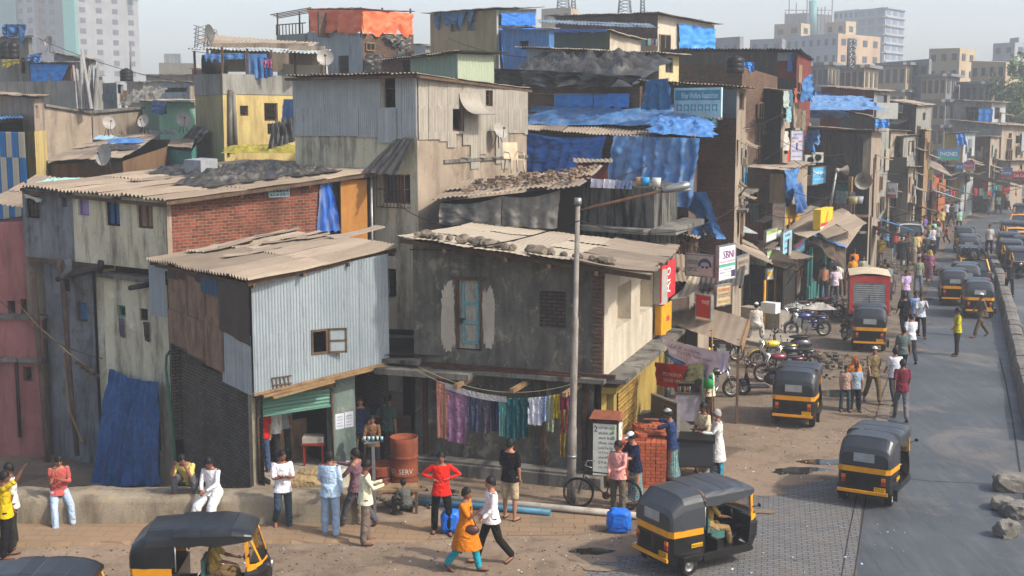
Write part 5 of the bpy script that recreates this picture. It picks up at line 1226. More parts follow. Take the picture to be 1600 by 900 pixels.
# = street row on the right
def board(label,W,px,mat,text=None,tcol='ffffff',off=.1,th=.08,extra=None,cat='sign',lines=None,group=None,name='shop_sign',edge=None):
 """flat sign board on plane W; lines = [(text, x0, y0, x1, y1, colour)] in unit board coordinates"""
 r=W.rect(*px,off);o=thing(name,label,cat,W.pt(r[0],r[1],off),W.rz,group)
 mb=MB(mat);W.box(mb,*r,off,off+th);mb.build('board',None,o)
 mb=MB(edge or m_steel)
 for q in((r[0]-.02,r[1]-.02,r[2]+.02,r[1]+.015),(r[0]-.02,r[3]-.015,r[2]+.02,r[3]+.02),(r[0]-.02,r[1]+.015,r[0]+.015,r[3]-.015),(r[2]-.015,r[1]+.015,r[2]+.02,r[3]-.015)):W.box(mb,*q,off-.01,off+th+.012)
 mb.build('frame',None,o)
 w_,h_=r[2]-r[0],r[3]-r[1]
 for e in(extra or[]):
  m=MB(plain('sign_'+e[4],e[4],.7,var=.05));W.box(m,r[0]+w_*e[0],r[1]+h_*e[1],r[0]+w_*e[2],r[1]+h_*e[3],off+th,off+th+.006);m.build('colour_band',None,o)
 for t in(lines or[]):
  lettering(o,t[0],W.pt(r[0]+w_*t[1],r[1]+h_*t[2],off+th+.01),W.d,(0,0,1),w_*(t[3]-t[1]),h_*(t[4]-t[2]),plain('ink_'+t[5],t[5],.7,var=.05),name='lettering')
 return o
def awning(label,a,b,out,drop,mat=None,supports=True,corr=True,group='sheet awnings over the shops',name='awning'):
 a=V3(a);b=V3(b);o=thing(name,label,'awning',a,0,group);d=V3(out)-V3((0,0,drop));mb=MB(mat or m_asb)
 if corr:corr_roof(mb,a,b-a,d,.15,.02,1.1,2.6,.04)
 else:mb.obox(a,b-a,d,(0,0,.04))
 mb.build('sheet',None,o)
 if supports:
  for k in(.03,.97):
   mb=MB(m_wood);p=a+(b-a)*k;mb.bar(p+d*.96-V3((0,0,.03)),V3((p.x,p.y,p.z-.9))+V3(out)*.1,.04);mb.build('strut',None,o)
 return o
def WP(x0,Y0,x1,Y1,y=300):return Wall((P(x0,y,Y0).x,Y0),(P(x1,y,Y1).x,Y1))
m_sheetd=sheet('smoky_sheet','57534e','484541','3a2c22',.4,.7,.1,.25)
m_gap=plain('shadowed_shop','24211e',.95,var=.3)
def street_row():
 rnd=random.Random(51)
 h=hb('stacked_house','narrow stacked house with lattice brickwork above a barred window',[(1058,50.46,208),(1136,46.98,206),(1168,51.62,206)],[m_brickold,m_bare],m_asb,[(0,1106,292,1124,325,'mullion'),(1,1142,320,1153,356,'glass')],over=.2)
 W0,W1=h.W
 mb=MB(plaster('flesh_plaster','b39a7e','a18a70','5a4a3a',.5));r=W0.rect(1100,290,1134,345);panel(mb,W0,r[0],r[2],r[1],r[3],[W0.rect(1106,292,1124,325)],inset=.04);mb.build('plaster_panel',None,h.o)
 mb=MB(m_brickold);r=W0.rect(1098,215,1126,268)
 for i in range(16):
  for k in range(9):a=r[0]+(r[2]-r[0])*k/9;z=r[1]+(r[3]-r[1])*i/16;W0.box(mb,a+(.04 if i%2 else 0),z,a+.1+(.04 if i%2 else 0),z+.045,.02,.12)
 mb.build('lattice',None,h.o)
 mb=MB(m_concd)
 for(x0,x1,y)in((1095,1150,262),(1096,1165,303)):r=W0.rect(x0,y,x1,y+4);W0.box(mb,*r,0,.7)
 r=W1.rect(1136,300,1166,304);W1.box(mb,*r,0,.5);mb.build('ledge',None,h.o)
 W1b=WP(1100,47.10,1166,46.40)
 board('plain yellow board on the narrow stacked house',W1b,(1136,232,1160,256),plain('board_yellow','b8922a',.7,var=.2),name='sign_board')
 awning('tilted brown sheet awning above the small blue poster',P(1117,276,46.63),P(1150,274,46.17),(.2,-1.1,0),.35)
 board('blue and red shop poster under the tilted brown sheet',W1b,(1134,290,1158,301),plain('poster_blue','3f86b8',.7,var=.15),lines=[('TRAI FA',.05,.5,.7,.9,'e8e8ee'),('TYPING',.1,.1,.9,.4,'f0e8c0')],extra=[(.0,.55,.3,1,'b03a3a')])
 board('pale poster with orange print above the tilted brown sheet',W1b,(1146,262,1156,288),plain('poster_pale','c9cbd0',.7,var=.1),lines=[('ABI',.1,.5,.9,.8,'b03a3a'),('98201',.1,.1,.9,.3,'3a4a8a')])
 hang('pale blue cloth hanging at the right of the stacked house',WP(1155,46.98,1170,46.98),[(1158,262),(1167,260),(1157,285),(1166,289)],cloth('sky_cloth',['4f9ec4']),0,.06,2,name='cloth',cat='cloth')
 hang('black plastic bunched over the ledge of the stacked house',W0,[(1124,202),(1150,205),(1126,222),(1156,226)],m_tblack,.2,.2,2,rag=.4)
 W1=WP(1095,46.86,1130,46.63)
 for i,(x,c)in enumerate([(1086,'b8b2a8'),(1089,'6a4a44'),(1092,'8f98a4'),(1118,'5a74a8'),(1111,'3a56a8')]):hang(['off-white shirt','brown shirt','bluish grey shirt','pale blue rag','deep blue rag'][i]+' on the line by the lattice brickwork',W1,[(x,218 if i<3 else 224),(x+5,219 if i<3 else 225),(x,246 if i<3 else 238),(x+5,247 if i<3 else 238)],cloth('line_cloth%d'%i,[c]),.1,.06,1,8,10,seed=i,name='cloth',cat='cloth')
 awning('long brown slanting sheet roof beside the barred window',P(1112,352,47.56),P(1140,382,44.08),(1.6,.4,0),.75,supports=False)
 mb=MB(m_palewall);p=P(1108,338,47.56);mb.obox(p,(.9,-.9,-.5),(.8,.2,-.1),(0,0,.03));tag(mb.build('sheet',loc=p),'pale flat sheet leaning below the barred window','sheet')
 hang('dark blue tarp flap under the weathered terrace ledge',WP(1060,44.08,1120,42.92),[(1065,348),(1098,342),(1070,362),(1120,375)],m_tbluek,.2,.1,2,flare=.5)
 W=WP(1150,51.04,1172,50.46,360);mb=MB(sheet('rust_sheet','5d3d31','4d3329','2f211b',.4,.8,.1,.2));r=W.rect(1165,350,1192,375);corr_wall(mb,W,r[0],r[2],r[1],r[3],pitch=.12,amp=.02);tag(mb.build('corrugated_sheet',loc=W.pt(r[0],r[1])),'rust brown corrugated sheet upright on the shop roof','sheet')
 h=hb('signboard_shed','low shed behind the optician sign with rubble and old sheets on its roof',[(1040,41.5,408),(1092,39.0,440),(1130,48,420)],[m_bare,m_bare],m_asb,over=.3)
 hx=hb('twig_house','dark little house with bundled twigs under its eave',[(1022,43,355),(1078,41.6,372),(1092,45,366)],[m_woodblack,m_brickold],m_asb,over=.35)
 mb=MB(m_wood);Rr=random.Random(4)
 for i in range(90):x=Rr.uniform(1030,1092);p=P(x,Rr.uniform(368,420),41.2+Rr.random()*.3);mb.bar(p,p+V3((Rr.uniform(-.2,.2),Rr.uniform(-.1,.1),-Rr.uniform(.5,1.1))),.025)
 o=mb.build('twigs');tag(o,'mass of dry twigs stuffed below the eave','twigs',kind='stuff')
 mb=MB(sheet('roof_rubble','8a7460'))
 for i in range(170):
  p=P(Rr.uniform(1050,1120),Rr.uniform(418,470),37.2+Rr.random()*1.2);rock(mb,p,(Rr.uniform(.1,.45),Rr.uniform(.06,.3),Rr.uniform(.03,.12)),Rr)
 tag(mb.build('rubble'),'loose brick and board rubble over the shop roofs','rubble',kind='stuff')
 for i,(x,y,Y,u,v,lb)in enumerate([(1046,440,36.6,(1.6,.3,-.1),(.1,1.6,.6),'broad flat board lying tilted behind the red sign box'),(1094,452,36,(1.2,.1,.1),(.3,1.2,.4),'curved rusty sheet above the red sign'),(1060,470,35.6,(1.2,-.4,-.1),(.5,1.4,.5),'worn plank platform over the long slanting awning')]):
  mb=MB([m_asb,m_sheetd,m_asbl][i]);corr_roof(mb,P(x,y,Y),V3(u),V3(v),.15,.02,3,3,.02);tag(mb.build('sheet',loc=P(x,y,Y)),lb,'sheet')
 p=P(1047,488,35.2);q=P(1078,462,37.2);mb=MB(m_conc);d=(q-p);s_=V3((.5,-.2,.1))
 mb.obox(p,d,s_,(0,0,.06));mb.obox(p,d,s_*.12,(0,0,.38));mb.obox(p+s_*.88,d,s_*.12,(0,0,.38));mb.obox(p,d*.05,s_,(0,0,.36));mb.obox(p+d*.95,d*.05,s_,(0,0,.36));tag(mb.build('trough',loc=p),'open dusty concrete trough resting above the slanting awning','trough')
 Wv=WP(1073,36.2,1118,35.6,415)
 mo=plain('optic_board','b9b6a6',.7,var=.1)
 o=board('grey optician sign box with a blue haired face drawing',Wv,(1074,398,1117,431),mo,lines=[('VISION',.05,.55,.45,.76,'2b2d33'),('OPTIC',.07,.2,.42,.4,'2b2d33')])
 r=Wv.rect(1074,398,1117,431,.1);cx=r[0]+(r[2]-r[0])*.7;cz=r[1]+(r[3]-r[1])*.52;mb=MB(plain('sign_navy','2f4f7a',.7));R_=(r[3]-r[1])*.36
 pts=[Wv.pt(cx+R_*cos(t),cz+R_*sin(t)*.95,.195)for t in[pi*k/16-.15 for k in range(18)]]+[Wv.pt(cx+R_*.62*cos(t),cz+R_*.5*sin(t)+R_*.05,.195)for t in[pi*k/12 for k in range(12,-1,-1)]]
 for i in range(8):pass
 outer=[(cx+R_*cos(t),cz+R_*sin(t)*.95)for t in[pi+.3-(pi+.6)*k/14 for k in range(15)]];inner=[(cx+R_*.62*cos(t),cz+R_*.35*sin(t)+.02)for t in[pi+.3-(pi+.6)*k/14 for k in range(15)]]
 for i in range(14):mb.face([Wv.pt(*inner[i],.195),Wv.pt(*inner[i+1],.195),Wv.pt(*outer[i+1],.195),Wv.pt(*outer[i],.195)])
 for sx in(-.32,.32):mb.face([Wv.pt(cx+R_*sx+R_*.24*cos(t*.5),cz-R_*.22+R_*.17*sin(t*.5),.196)for t in range(13)])
 mb.build('face_drawing',None,o)
 Wt=WP(1117,35.4,1148,36.4,420)
 board('tall white clinic board with large purple letters',Wt,(1119,383,1145,436),plain('clinic_white','cfd2d6',.7,var=.06),lines=[('SBNI',.25,.62,.9,.85,'7a2f6e'),('MAKDUT SULSHOUH',.06,.5,.94,.57,'b83a5a'),('dr. s. khan bhms',.06,.28,.8,.34,'3a3a50'),('9820 1124',.06,.2,.7,.25,'3a3a50'),('yadav',.35,.08,.75,.16,'c9a43a')],extra=[(0,.38,1,.47,'4f9a86'),(.75,.05,1,.25,'3a3550')])
 W2=WP(1144,37.2,1170,38.6,420);board('grey slanted board with faded print beside the clinic board',W2,(1147,400,1166,430),plain('board_greige','8f8578',.7,var=.15),lines=[('SAMATA',.1,.6,.9,.8,'6a4a3a'),('photo',.1,.2,.8,.45,'5a5048')])
 Wr=WP(1088,34.9,1116,34.3,475)
 board('deep red shop sign with white Devanagari lettering',Wr,(1091,461,1114,500),plain('sign_red','9c2f28',.7,var=.1),lines=[('राजश्री',.4,.6,.92,.85,'e6ddd8')],extra=[(0,0,1,.1,'d8d4cc')])
 board('yellowed optics sign below the tall clinic board',WP(1114,35.0,1140,35.6,460),(1116,445,1138,476),plain('board_cream','b09a72',.7,var=.15),lines=[('SUPREME',.1,.7,.9,.85,'a04a3a'),('VISION OPTICS',.08,.4,.92,.6,'3a4a6a'),('SPECIALIST',.1,.12,.9,.25,'6a5a40')])
 Wc=Wall(BHs.pt(BHs.L-.9,0),BHs.pt(BHs.L+.1,0));Wc=BHs
 a,z=BHs.sz(1046,440,.3)
 Wx=WP(1030,33.9,1048,33.6,430)
 o=thing('sign_box','red and grey sign box standing off the end of the concrete house wall','sign',Wx.pt(0,0),Wx.rz)
 r=Wx.rect(1032,420,1043,474);mb=MB(plain('box_grey','9a9a94',.6,var=.1));Wx.box(mb,r[0],r[1],r[2],r[3],-.0,.3);mb.build('box',None,o)
 _q=P(1053,440,35.3);Wy=Wall(Wx.pt(r[2],0,.3),(_q.x,_q.y));mb=MB(plain('sign_crimson','b8303a',.6,var=.1));Wy.box(mb,0,r[1]+.05,Wy.L,r[3]+.12,0,.04);mb.build('board',None,o);lettering(o,'Aro',Wy.pt(Wy.L*.6,r[1]+.2,.05),V3((0,0,1)),-Wy.d,.7,Wy.L*.4,plain('white_paint','dfe3e2',.7))
 o=thing('sign_box','yellow sign box with a red emblem below the red and grey one','sign',Wx.pt(0,0),Wx.rz);r=Wx.rect(1033,477,1041,522);mb=MB(plain('box_yellow','c98f1e',.6,var=.12));Wx.box(mb,*r,0,.25);_q=P(1047,500,34.6);Wy=Wall(Wx.pt(r[2],0,.25),(_q.x,_q.y));Wy.box(mb,0,r[1],Wy.L,r[3],0,.04);mb.build('box',None,o);mb=MB(MC['sign_crimson']);Wy.box(mb,Wy.L*.25,r[1]+.3,Wy.L*.75,r[3]-.35,.04,.05);mb.build('emblem',None,o)
 a=BHs.sz(1030,498,.05);board('small red sign fixed on the concrete house side wall',BHs,(1027,478,1033,514),MC['sign_crimson'],lines=[('Ma',.1,.3,.9,.7,'e8e0dc')],off=.05,edge=MC['sign_crimson'])
 A=P(1048,506,35.6);B_=P(1157,540,34.0);mb=MB(m_asb);o=thing('long_awning','long dusty slanting sheet awning propped over the street stall','awning',A)
 up=V3((.5,1.6,.45));corr_roof(mb,A,(B_-A),up,.3,.008,2.2,3,.02);mb.build('sheet',None,o)
 for k in(.15,.55,.95):mb=MB(m_wood);p=A+(B_-A)*k+up*.2;mb.bar(V3((p.x,p.y,0)),p,.06);mb.build('post',None,o)
 mb=MB(m_woodl);mb.bar(B_+V3((.02,-.02,-.1)),B_+up+V3((.02,0,-.1)),.04,.25);mb.build('edge_board',None,o)
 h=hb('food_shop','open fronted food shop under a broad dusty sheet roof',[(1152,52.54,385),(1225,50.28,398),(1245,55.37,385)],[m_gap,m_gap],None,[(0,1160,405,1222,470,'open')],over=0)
 awning('broad dusty sheet roof above the seated shopkeeper',P(1150,384,51.08),P(1218,392,48.82),(.3,-1.7,0),.3)
 awning('small brown sheet awning left of the teal shop',P(1192,404,49.72),P(1228,410,48.36),(.2,-1.1,0),.15)
 awning('narrow sheet awning stuck under the green and white board',P(1215,396,51.98),P(1243,392,53.11),(.5,-1,0),.15)
 W=WP(1168,50.74,1222,49.38,470);r=W.rect(1170,467,1234,492);mb=MB(m_conc);W.box(mb,r[0],0,r[2],.85,0,.6);tag(mb.build('counter',loc=W.pt(r[0],0)),'bare cement counter block in front of the seated shopkeeper','counter')
 W=WP(1196,49.04,1222,48.59,465);r=W.rect(1197,453,1220,466);mb=MB(plain('white_fridge','c9cbca',.5,var=.08));W.box(mb,r[0],.85,r[2],1.25,0,.4);tag(mb.build('chest_freezer',loc=W.pt(r[0],.8)),'white display freezer standing on the cement counter','freezer')
 for i,(x,yt,yb,c,lb)in enumerate([(1193,438,516,'c8921c','thin yellow post, leftmost in front of the food shop'),(1197,438,500,'c8921c','yellow post close behind the leftmost one'),(1210,420,500,'c8921c','yellow post nearest the white display freezer'),(1237,395,475,'5a4034','rust brown post between food shop and teal shop'),(1225,412,492,'4a4038','dark thin post by the freezer'),(1170,408,495,'3c4a46','dark green thin post by the seated shopkeeper'),(1255,373,470,'3f8f84','teal post at the front corner of the teal shop')]):
  g=G(x,yb,.1);t=P(x,yt,g.y);mb=MB(plain('post_'+c,c,.5,var=.15));mb.cyl((g.x,g.y,0),(g.x,g.y,t.z),.05,8);tag(mb.build('shop_post',loc=(g.x,g.y,0)),lb,'post')
 Wg=WP(1190,49.27,1222,52.54,370)
 board('white and green slanted board above the food shop, upper',Wg,(1194,357,1218,374),plain('board_white','c6c8c4',.7,var=.08),extra=[(0,.6,1,1,'8fb06a')],lines=[('Hotel',.3,.68,.6,.92,'b03030')])
 board('white and green board under the roof edge, lower',WP(1192,48.59,1217,50.85,400),(1195,390,1215,406),MC['board_white'],extra=[(0,.6,1,.9,'8fb06a')])
 board('light blue vertical board with brown print',WP(1217,50.85,1236,53.11,380),(1220,361,1234,395),plain('board_ltblue','86b4cc',.7,var=.1),lines=[('SHREE',.2,.75,.85,.88,'5a5048'),('LAXMI',.2,.5,.85,.65,'5a5048'),('mobile',.2,.2,.85,.35,'5a5048')])
 board('blue and pink shop board over the teal shop',WP(1236,53.11,1256,57.63,385),(1240,378,1254,396),plain('board_skyblue','3f9cc4',.7,var=.1),extra=[(0,.7,.8,1,'c04a6a')],lines=[('मोबाईल',.1,.2,.9,.55,'e8eef2')])
 board('small yellow and white price board on the yellow post',WP(1194,48.36,1204,48.59,430),(1196,420,1205,436),MC['board_white'],extra=[(0,.25,.8,.75,'c9a02a')])
 board('white poster with faint red print on the brick house',WP(1205,51.19,1228,50.96,335),(1208,318,1226,358),plain('poster_faded','b5a69a',.7,var=.15),lines=[('ADNAN',.1,.75,.9,.88,'a0504a'),('GENERAL',.1,.55,.9,.65,'9a6a5a'),('STORES',.1,.38,.8,.48,'9a6a5a')])
 h=hb('brick_corner_house','dark brick house with a plaster bay under a flat dusty roof',[(1168,54.80,263),(1227,52.32,268),(1262,62.15,256)],[m_brickold,m_bare],m_asb,over=.35)
 W0,W1=h.W;mb=MB(m_bare);r=W0.rect(1204,268,1227,318);W0.box(mb,r[0],r[1],W0.L,r[3]-.1,0,.05);mb.use(m_brickdark);r=W0.rect(1168,268,1203,335);W0.box(mb,0,r[1],r[2],r[3]-.1,0,.02);mb.build('plaster_bay',None,h.o)
 hang('blue tarp split over the open side of the dark brick house',W1,[(1227,266),(1248,262),(1229,310),(1240,312)],m_tblue,.2,.12,2,seed=3,rag=.3)
 hang('long tail of blue tarp down the dark brick house corner',W1,[(1240,290),(1252,285),(1248,335),(1262,322)],tarp('dusty_blue2','2f5f9f','3a6aa8','6a7a90',.4),.5,.12,2,seed=5)
 mb=MB(sheet('yellow_sheet','c49a3f','b88f38','7a5a30',.4,.6,.1,.15));Wy=WP(1224,52.21,1252,55.93,335);r=Wy.rect(1225,320,1250,346);corr_wall(mb,Wy,r[0],r[2],r[1],r[3],pitch=.15,amp=.02);mb.build('yellow_cladding',None,h.o)
 h=hb('black_tower_house','tall narrow house with a windowless black cement wall and cluttered open side',[(1170,61.02,139),(1222,58.76,143),(1262,67.80,152)],[plaster('black_cement','4b4b47','3e3e3b','1f1f1d',.7,.8,.6,.5),m_bare],m_asb,[(1,1224,150,1240,185,'open'),(1,1226,200,1242,240,'open'),(1,1246,150,1256,175)],over=.4)
 W1=h.W[1]
 for i,(x,y0,y1,w_,c,lb)in enumerate([(1224,142,168,8,'9aa7a0','pale shirt'),(1232,140,165,6,'4a6a7a','blue grey shirt'),(1240,138,160,5,'a05a4a','reddish cloth'),(1228,166,190,9,'7fa8b0','light blue towel'),(1246,170,200,6,'6a5a4a','brown towel'),(1226,205,235,5,'b8b4ac','white vest'),(1231,220,252,4,'b8402c','red cloth')]):
  hang(lb+' hung out on the open side of the black tower house',W1,[(x,y0),(x+w_,y0),(x,y1),(x+w_,y1)],cloth('tc%d'%i,[c]),.35,.08,1.5,8,8,seed=i,name='cloth',cat='cloth')
 hang('bright blue tarp knotted on the upper corner of the black tower house',WP(1250,62.15,1276,64.41,130),[(1256,122),(1268,116),(1255,158),(1272,155)],m_tblue,0,.15,1.5,seed=4,rag=.4)
 Wb=WP(1233,56.50,1256,56.50,230)
 board('tall white notice board with small purple print',Wb,(1235,204,1254,251),plain('notice_white','cfcede',.7,var=.05),lines=[('Sana Health',.2,.86,.9,.93,'4a50a8'),('PHARMA',.1,.72,.6,.78,'4a4a6a'),('monday tuesday',.1,.5,.45,.54,'6a6a8a'),('friday',.6,.5,.9,.54,'6a6a8a'),('9821 0244',.1,.3,.9,.36,'5a5a8a'),('contact here',.1,.12,.9,.18,'4a4a6a')],extra=[(.05,.62,.3,.67,'d09a4a'),(.62,.62,.92,.67,'d0764a'),(.45,.35,.56,.6,'3a3a60')])
 board('light blue bank board with white lettering',WP(1266,63.28,1290,65.54,274),(1267,261,1288,287),plain('bank_blue','4e9cc8',.7,var=.08),lines=[('lovely beauty',.12,.5,.92,.8,'eef4f6'),('parlour 1st floor',.12,.2,.9,.35,'dfe8ee')])
 for i,(x,y)in enumerate([(1258,258),(1270,254),(1262,290)]):
  p=P(x,y,64.41);mb=MB(plain('ac_white','b5b5ae',.6,var=.1));mb.obox(p,(.55,.1,0),(0,.3,0),(0,0,.5));mb.use(m_dark);mb.tube([p+V3((.27,.02,.25)),p+V3((.27,.0,.25))],.17,14);tag(mb.build('air_conditioner',loc=p),['outdoor cooling unit left of the blue board, upper left','outdoor cooling unit left of the blue board, upper right','outdoor cooling unit below the other two'][i],'air conditioner')
 mt=plaster('teal_paint','3f7f7a','376f6c','24403e',.5,1.5,1,.3)
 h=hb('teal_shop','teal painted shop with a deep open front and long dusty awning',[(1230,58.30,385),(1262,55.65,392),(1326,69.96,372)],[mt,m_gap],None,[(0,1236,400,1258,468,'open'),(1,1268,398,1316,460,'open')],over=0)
 mb=MB(mt)
 for k in(.03,.33,.66,.97):a=h.W[1].L*k;h.W[1].box(mb,a-.12,0,a+.12,2.6,0,.15)
 h.W[1].box(mb,0,0,h.W[1].L*.35,.9,.0,.12);mb.build('pillar',None,h.o)
 awning('broad dusty awning over the teal shop carrying the yellow sign',P(1205,352,56.18),P(1262,372,52.47),(2.2,2.2,.7),.0,supports=False)
 awning('second dusty awning roof above the teal shop, farther along',P(1258,345,59.36),P(1292,372,55.12),(2.6,3.4,.3),.0,supports=False)
 Wq=WP(1272,56.18,1330,65.72,370)
 A=P(1270,368,56.18);B_=P(1322,388,57.77);mb=MB(m_asb);corr_roof(mb,A,B_-A,V3((1.8,4.0,.7)),.15,.02,1.2,3,.03);tag(mb.build('awning',loc=A),'tarp covered awning jutting into the street by the teal shop','awning')
 mb=MB(tarp('brown_tarp','4a4038','564a3f','7a6a58',.5));drape(mb,A,B_,A-V3((0,0,.25)),B_-V3((0,0,1.1)),24,8,.08,3);tag(mb.build('tarp',loc=A),'brown tarp skirt hanging from the street awning','tarp')
 mb=MB(m_tblue);drape(mb,A+V3((0,.05,.12)),B_+V3((0,.05,.12)),A+V3((0,-.25,.02)),B_+V3((0,-.25,.02)),24,4,.02,3);tag(mb.build('tarp',loc=A),'blue tarp strip lying along the edge of the street awning','tarp')
 Wz=WP(1268,53.53,1292,55.65,340);o=board('big yellow sign with a red striped oval emblem',Wz,(1271,326,1290,355),plain('sign_yellow','d8b02a',.6,var=.08),th=.3,extra=[(0,0,1,.12,'d8d4d8'),(0,.12,1,.3,'b02a3a')],edge=MC['sign_yellow'])
 r=Wz.rect(1271,326,1290,355,.1);cx,cz=(r[0]+r[2])/2,r[1]+(r[3]-r[1])*.58;mb=MB(plain('emblem_red','b02a28',.7));L_=(r[3]-r[1])*.3
 for k in range(5):
  t=(k-2)/2.6;w2=L_*.45*sqrt(max(0,1-t*t*.8));c=V3((cx+t*L_*.75,0,cz+t*L_*.9))
  mb.face([Wz.pt(c.x-w2*.7,c.z+w2*.5-.0,.41),Wz.pt(c.x-w2*.7+L_*.2,c.z+w2*.5+L_*.16,.41),Wz.pt(c.x+w2*.7+L_*.2,c.z-w2*.5+L_*.16,.41),Wz.pt(c.x+w2*.7,c.z-w2*.5,.41)])
 mb.build('emblem',None,o)
 h=hb('black_board_house','big tarred board house overhanging a cluttered balcony and a loudspeaker',[(1222,70,196),(1362,64,206),(1377,70,207)],[m_woodblack,m_bare],m_asb,over=.5)
 W0,W1=h.W;mb=MB(m_woodblack);r=W0.rect(1275,205,1361,272);n=22
 for i in range(n):a=r[0]+(W0.L-r[0])*i/n;W0.box(mb,a+.01,r[1]-rnd.uniform(0,.35),a+(W0.L-r[0])/n,r[3]-.1,.02,.5+rnd.uniform(0,.05))
 mb.build('board_cladding',None,h.o)
 mb=MB(m_wood);z0,z1=W0.sz(1340,334)[1],W0.sz(1340,302)[1];a0,a1=W0.sz(1308,320)[0],W0.L
 W0.box(mb,a0,z0-.12,a1,z0,0,1.0)
 for i in range(12):a=a0+(a1-a0)*i/11;W0.box(mb,a-.03,z0,a+.03,z1,.95,1.0)
 W0.box(mb,a0,z1-.05,a1,z1+.03,.93,1.02);mb.build('balcony',None,h.o)
 mb=MB(m_turq);W0.box(mb,*W0.rect(1306,288,1324,318),0,.04);mb.build('turquoise_panel',None,h.o)
 mb=MB(m_woodl);W0.box(mb,*W0.rect(1351,275,1356,330),1.0,1.1);mb.build('board_post',None,h.o)
 for i,(x0,y0,x1,y1,c,lb)in enumerate([(1306,298,1321,318,'7a8f96','patterned grey blue sheet on the balcony line'),(1322,299,1337,311,'a8a698','pale patterned cloth on the balcony line'),(1312,319,1328,336,'8a6a74','mauve towel over the balcony rail')]):hang(lb,W0,[(x0,y0),(x1,y0+1),(x0,y1),(x1,y1)],cloth('bal%d'%i,[c]),1.1,.06,2,12,8,seed=i,name='cloth',cat='cloth')
 for i,(x,y,Y,d,lb)in enumerate([(1348,281,61.5,(-.2,-1,-.05),'large grey horn loudspeaker facing the camera'),(1308,266,62,(1,.2,0),'smaller horn loudspeaker on a pole pointing right')]):
  p=P(x,y,Y);d=V3(d).normalized();mb=MB(plain('horn_grey','8b8378',.6));mb.tube([p,p+d*.25,p+d*.4,p+d*.5],[.08,.16,.32,.42]if i==0 else[.06,.1,.2,.25],16,caps=False);mb.ell(p,(.12,.12,.12));tag(mb.build('loudspeaker',loc=p),lb,'loudspeaker')
 mb=MB(m_steel);g=P(1307,266,62);b=P(1294,345,62);mb.cyl(g,b,.06,8);tag(mb.build('pole',loc=b),'leaning grey pole carrying the smaller loudspeaker','pole')
 for i,(x,y,c)in enumerate([(1341,318,'8a8f92'),(1334,319,'a89a6a')]):p=P(x,y,62.6);mb=MB(plain('bucket_'+c,c,.6));mb.tube([p,p+V3((0,0,.35))],[.2,.26],12);tag(mb.build('bucket',loc=p),['grey bucket on the balcony rail shelf','tan tub beside the grey bucket on the balcony'][i],'bucket')
 board('black shop sign with white Devanagari lettering under the balcony',WP(1315,62.3,1345,61.5,350),(1318,349,1342,359),plain('sign_black','26282c',.7),lines=[('दमन',.05,.15,.55,.85,'dcdcdc'),('mobile repair',.6,.55,.95,.8,'b8b8b8'),('xerox',.6,.2,.9,.42,'b8b8b8')])
 for i,(x,Y,u)in enumerate([(1225,72,(4,1,0)),(1262,70,(4.5,1,0)),(1240,76,(5,1,.3))]):heap('blue tarp rumpled over roofs above the tarred board house, %s piece'%['left','right','rear'][i],P(x,[190,178,172][i],Y)+V3((0,0,.2)),u,(0,4,.8),.2,m_tblued,seed=i)
 hang('blue tarp caught on the bent sheet beside the tarred boards',WP(1258,62,1290,60,220),[(1262,205),(1282,203),(1262,232),(1280,225)],m_tblue,0,.2,2,seed=8,rag=.6)
 mr=sheet('maroon_sheet','84352f','762f2a','4a2a22',.3,.6,.1,.15,wave=1.8)
 h=hb('red_sheet_house','maroon ribbed sheet house above the tarred board roofs',[(1283,80,136),(1366,75,143),(1391,80,143)],[mr,m_bare2],m_asb,[(1,1370,148,1386,172,'glass')],over=.4)
 mb=MB(m_palewall);h.W[0].box(mb,*h.W[0].rect(1336,154,1357,168),0,.05);mb.build('pale_panel',None,h.o)
 p=P(1369,186,72);mb=MB(MC['ac_white']);mb.obox(p,(1.2,0,0),(0,.5,0),(0,0,.9));tag(mb.build('air_conditioner',loc=p),'white window cooling unit below the maroon house','air conditioner')
 hb('ledge_house','grey ledge house with a blue tarp front below the maroon one',[(1310,76,172),(1368,72,186),(1390,76,186)],[m_tblack,m_bare2],m_asb)
 hang('blue tarp on the ledge below the white cooling unit',WP(1366,71,1390,71,195),[(1368,186),(1388,186),(1366,200),(1389,200)],tarp('fresh_blue_tarp','2d7fd0'),0,.08,2)
 hb('lime_house','narrow lime green house front with a pale upper window',[(1374,80,204),(1392,78,205),(1418,84,206)],[m_lgreen,m_bare],m_asb,[(0,1379,208,1388,226)],over=.5)
 mb=MB(m_gap);p=P(1374,290,77.5);mb.obox(p,(1.6,0,0),(0,.4,0),(0,0,1.7));tag(mb.build('shop_shade_block',loc=p),'dark block painted as the shaded shop front under the lime green house','stall')  # solid near-black block, its colour paints the shade inside an open shop front
 h=hb('grey_board_house','tall smoke grey board house with a patched window',[(1390,88,158),(1432,84,165),(1456,90,164)],[m_woodblack,m_bare2],m_asb,[(1,1442,176,1446,188,'open')],over=.4)
 hang('grey cloth covering the window of the smoke grey house',h.W[0],[(1392,163),(1412,164),(1393,175),(1411,176)],m_tgrey,.1,.05,2)
 hb('orange_board_house','orange brown board house squeezed under the smoke grey one',[(1434,86,203),(1446,84,204),(1454,87,204)],[m_woodl,m_woodl],m_asb,[(0,1441,215,1445,226,'open')])
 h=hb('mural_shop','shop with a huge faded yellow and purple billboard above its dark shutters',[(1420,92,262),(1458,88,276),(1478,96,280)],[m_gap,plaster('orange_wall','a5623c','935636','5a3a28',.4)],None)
 Wm=WP(1424,87.5,1458,86.6,285);board('huge faded yellow and purple billboard under the sloping roof',Wm,(1424,266,1457,299),plain('mural_purple','6e4560',.7,var=.2,scale=1),extra=[(0,.55,1,1,'a8a04a'),(.5,.2,.92,.55,'8a8aa0')],lines=[('idea',.6,.7,.9,.85,'7a4a20')])
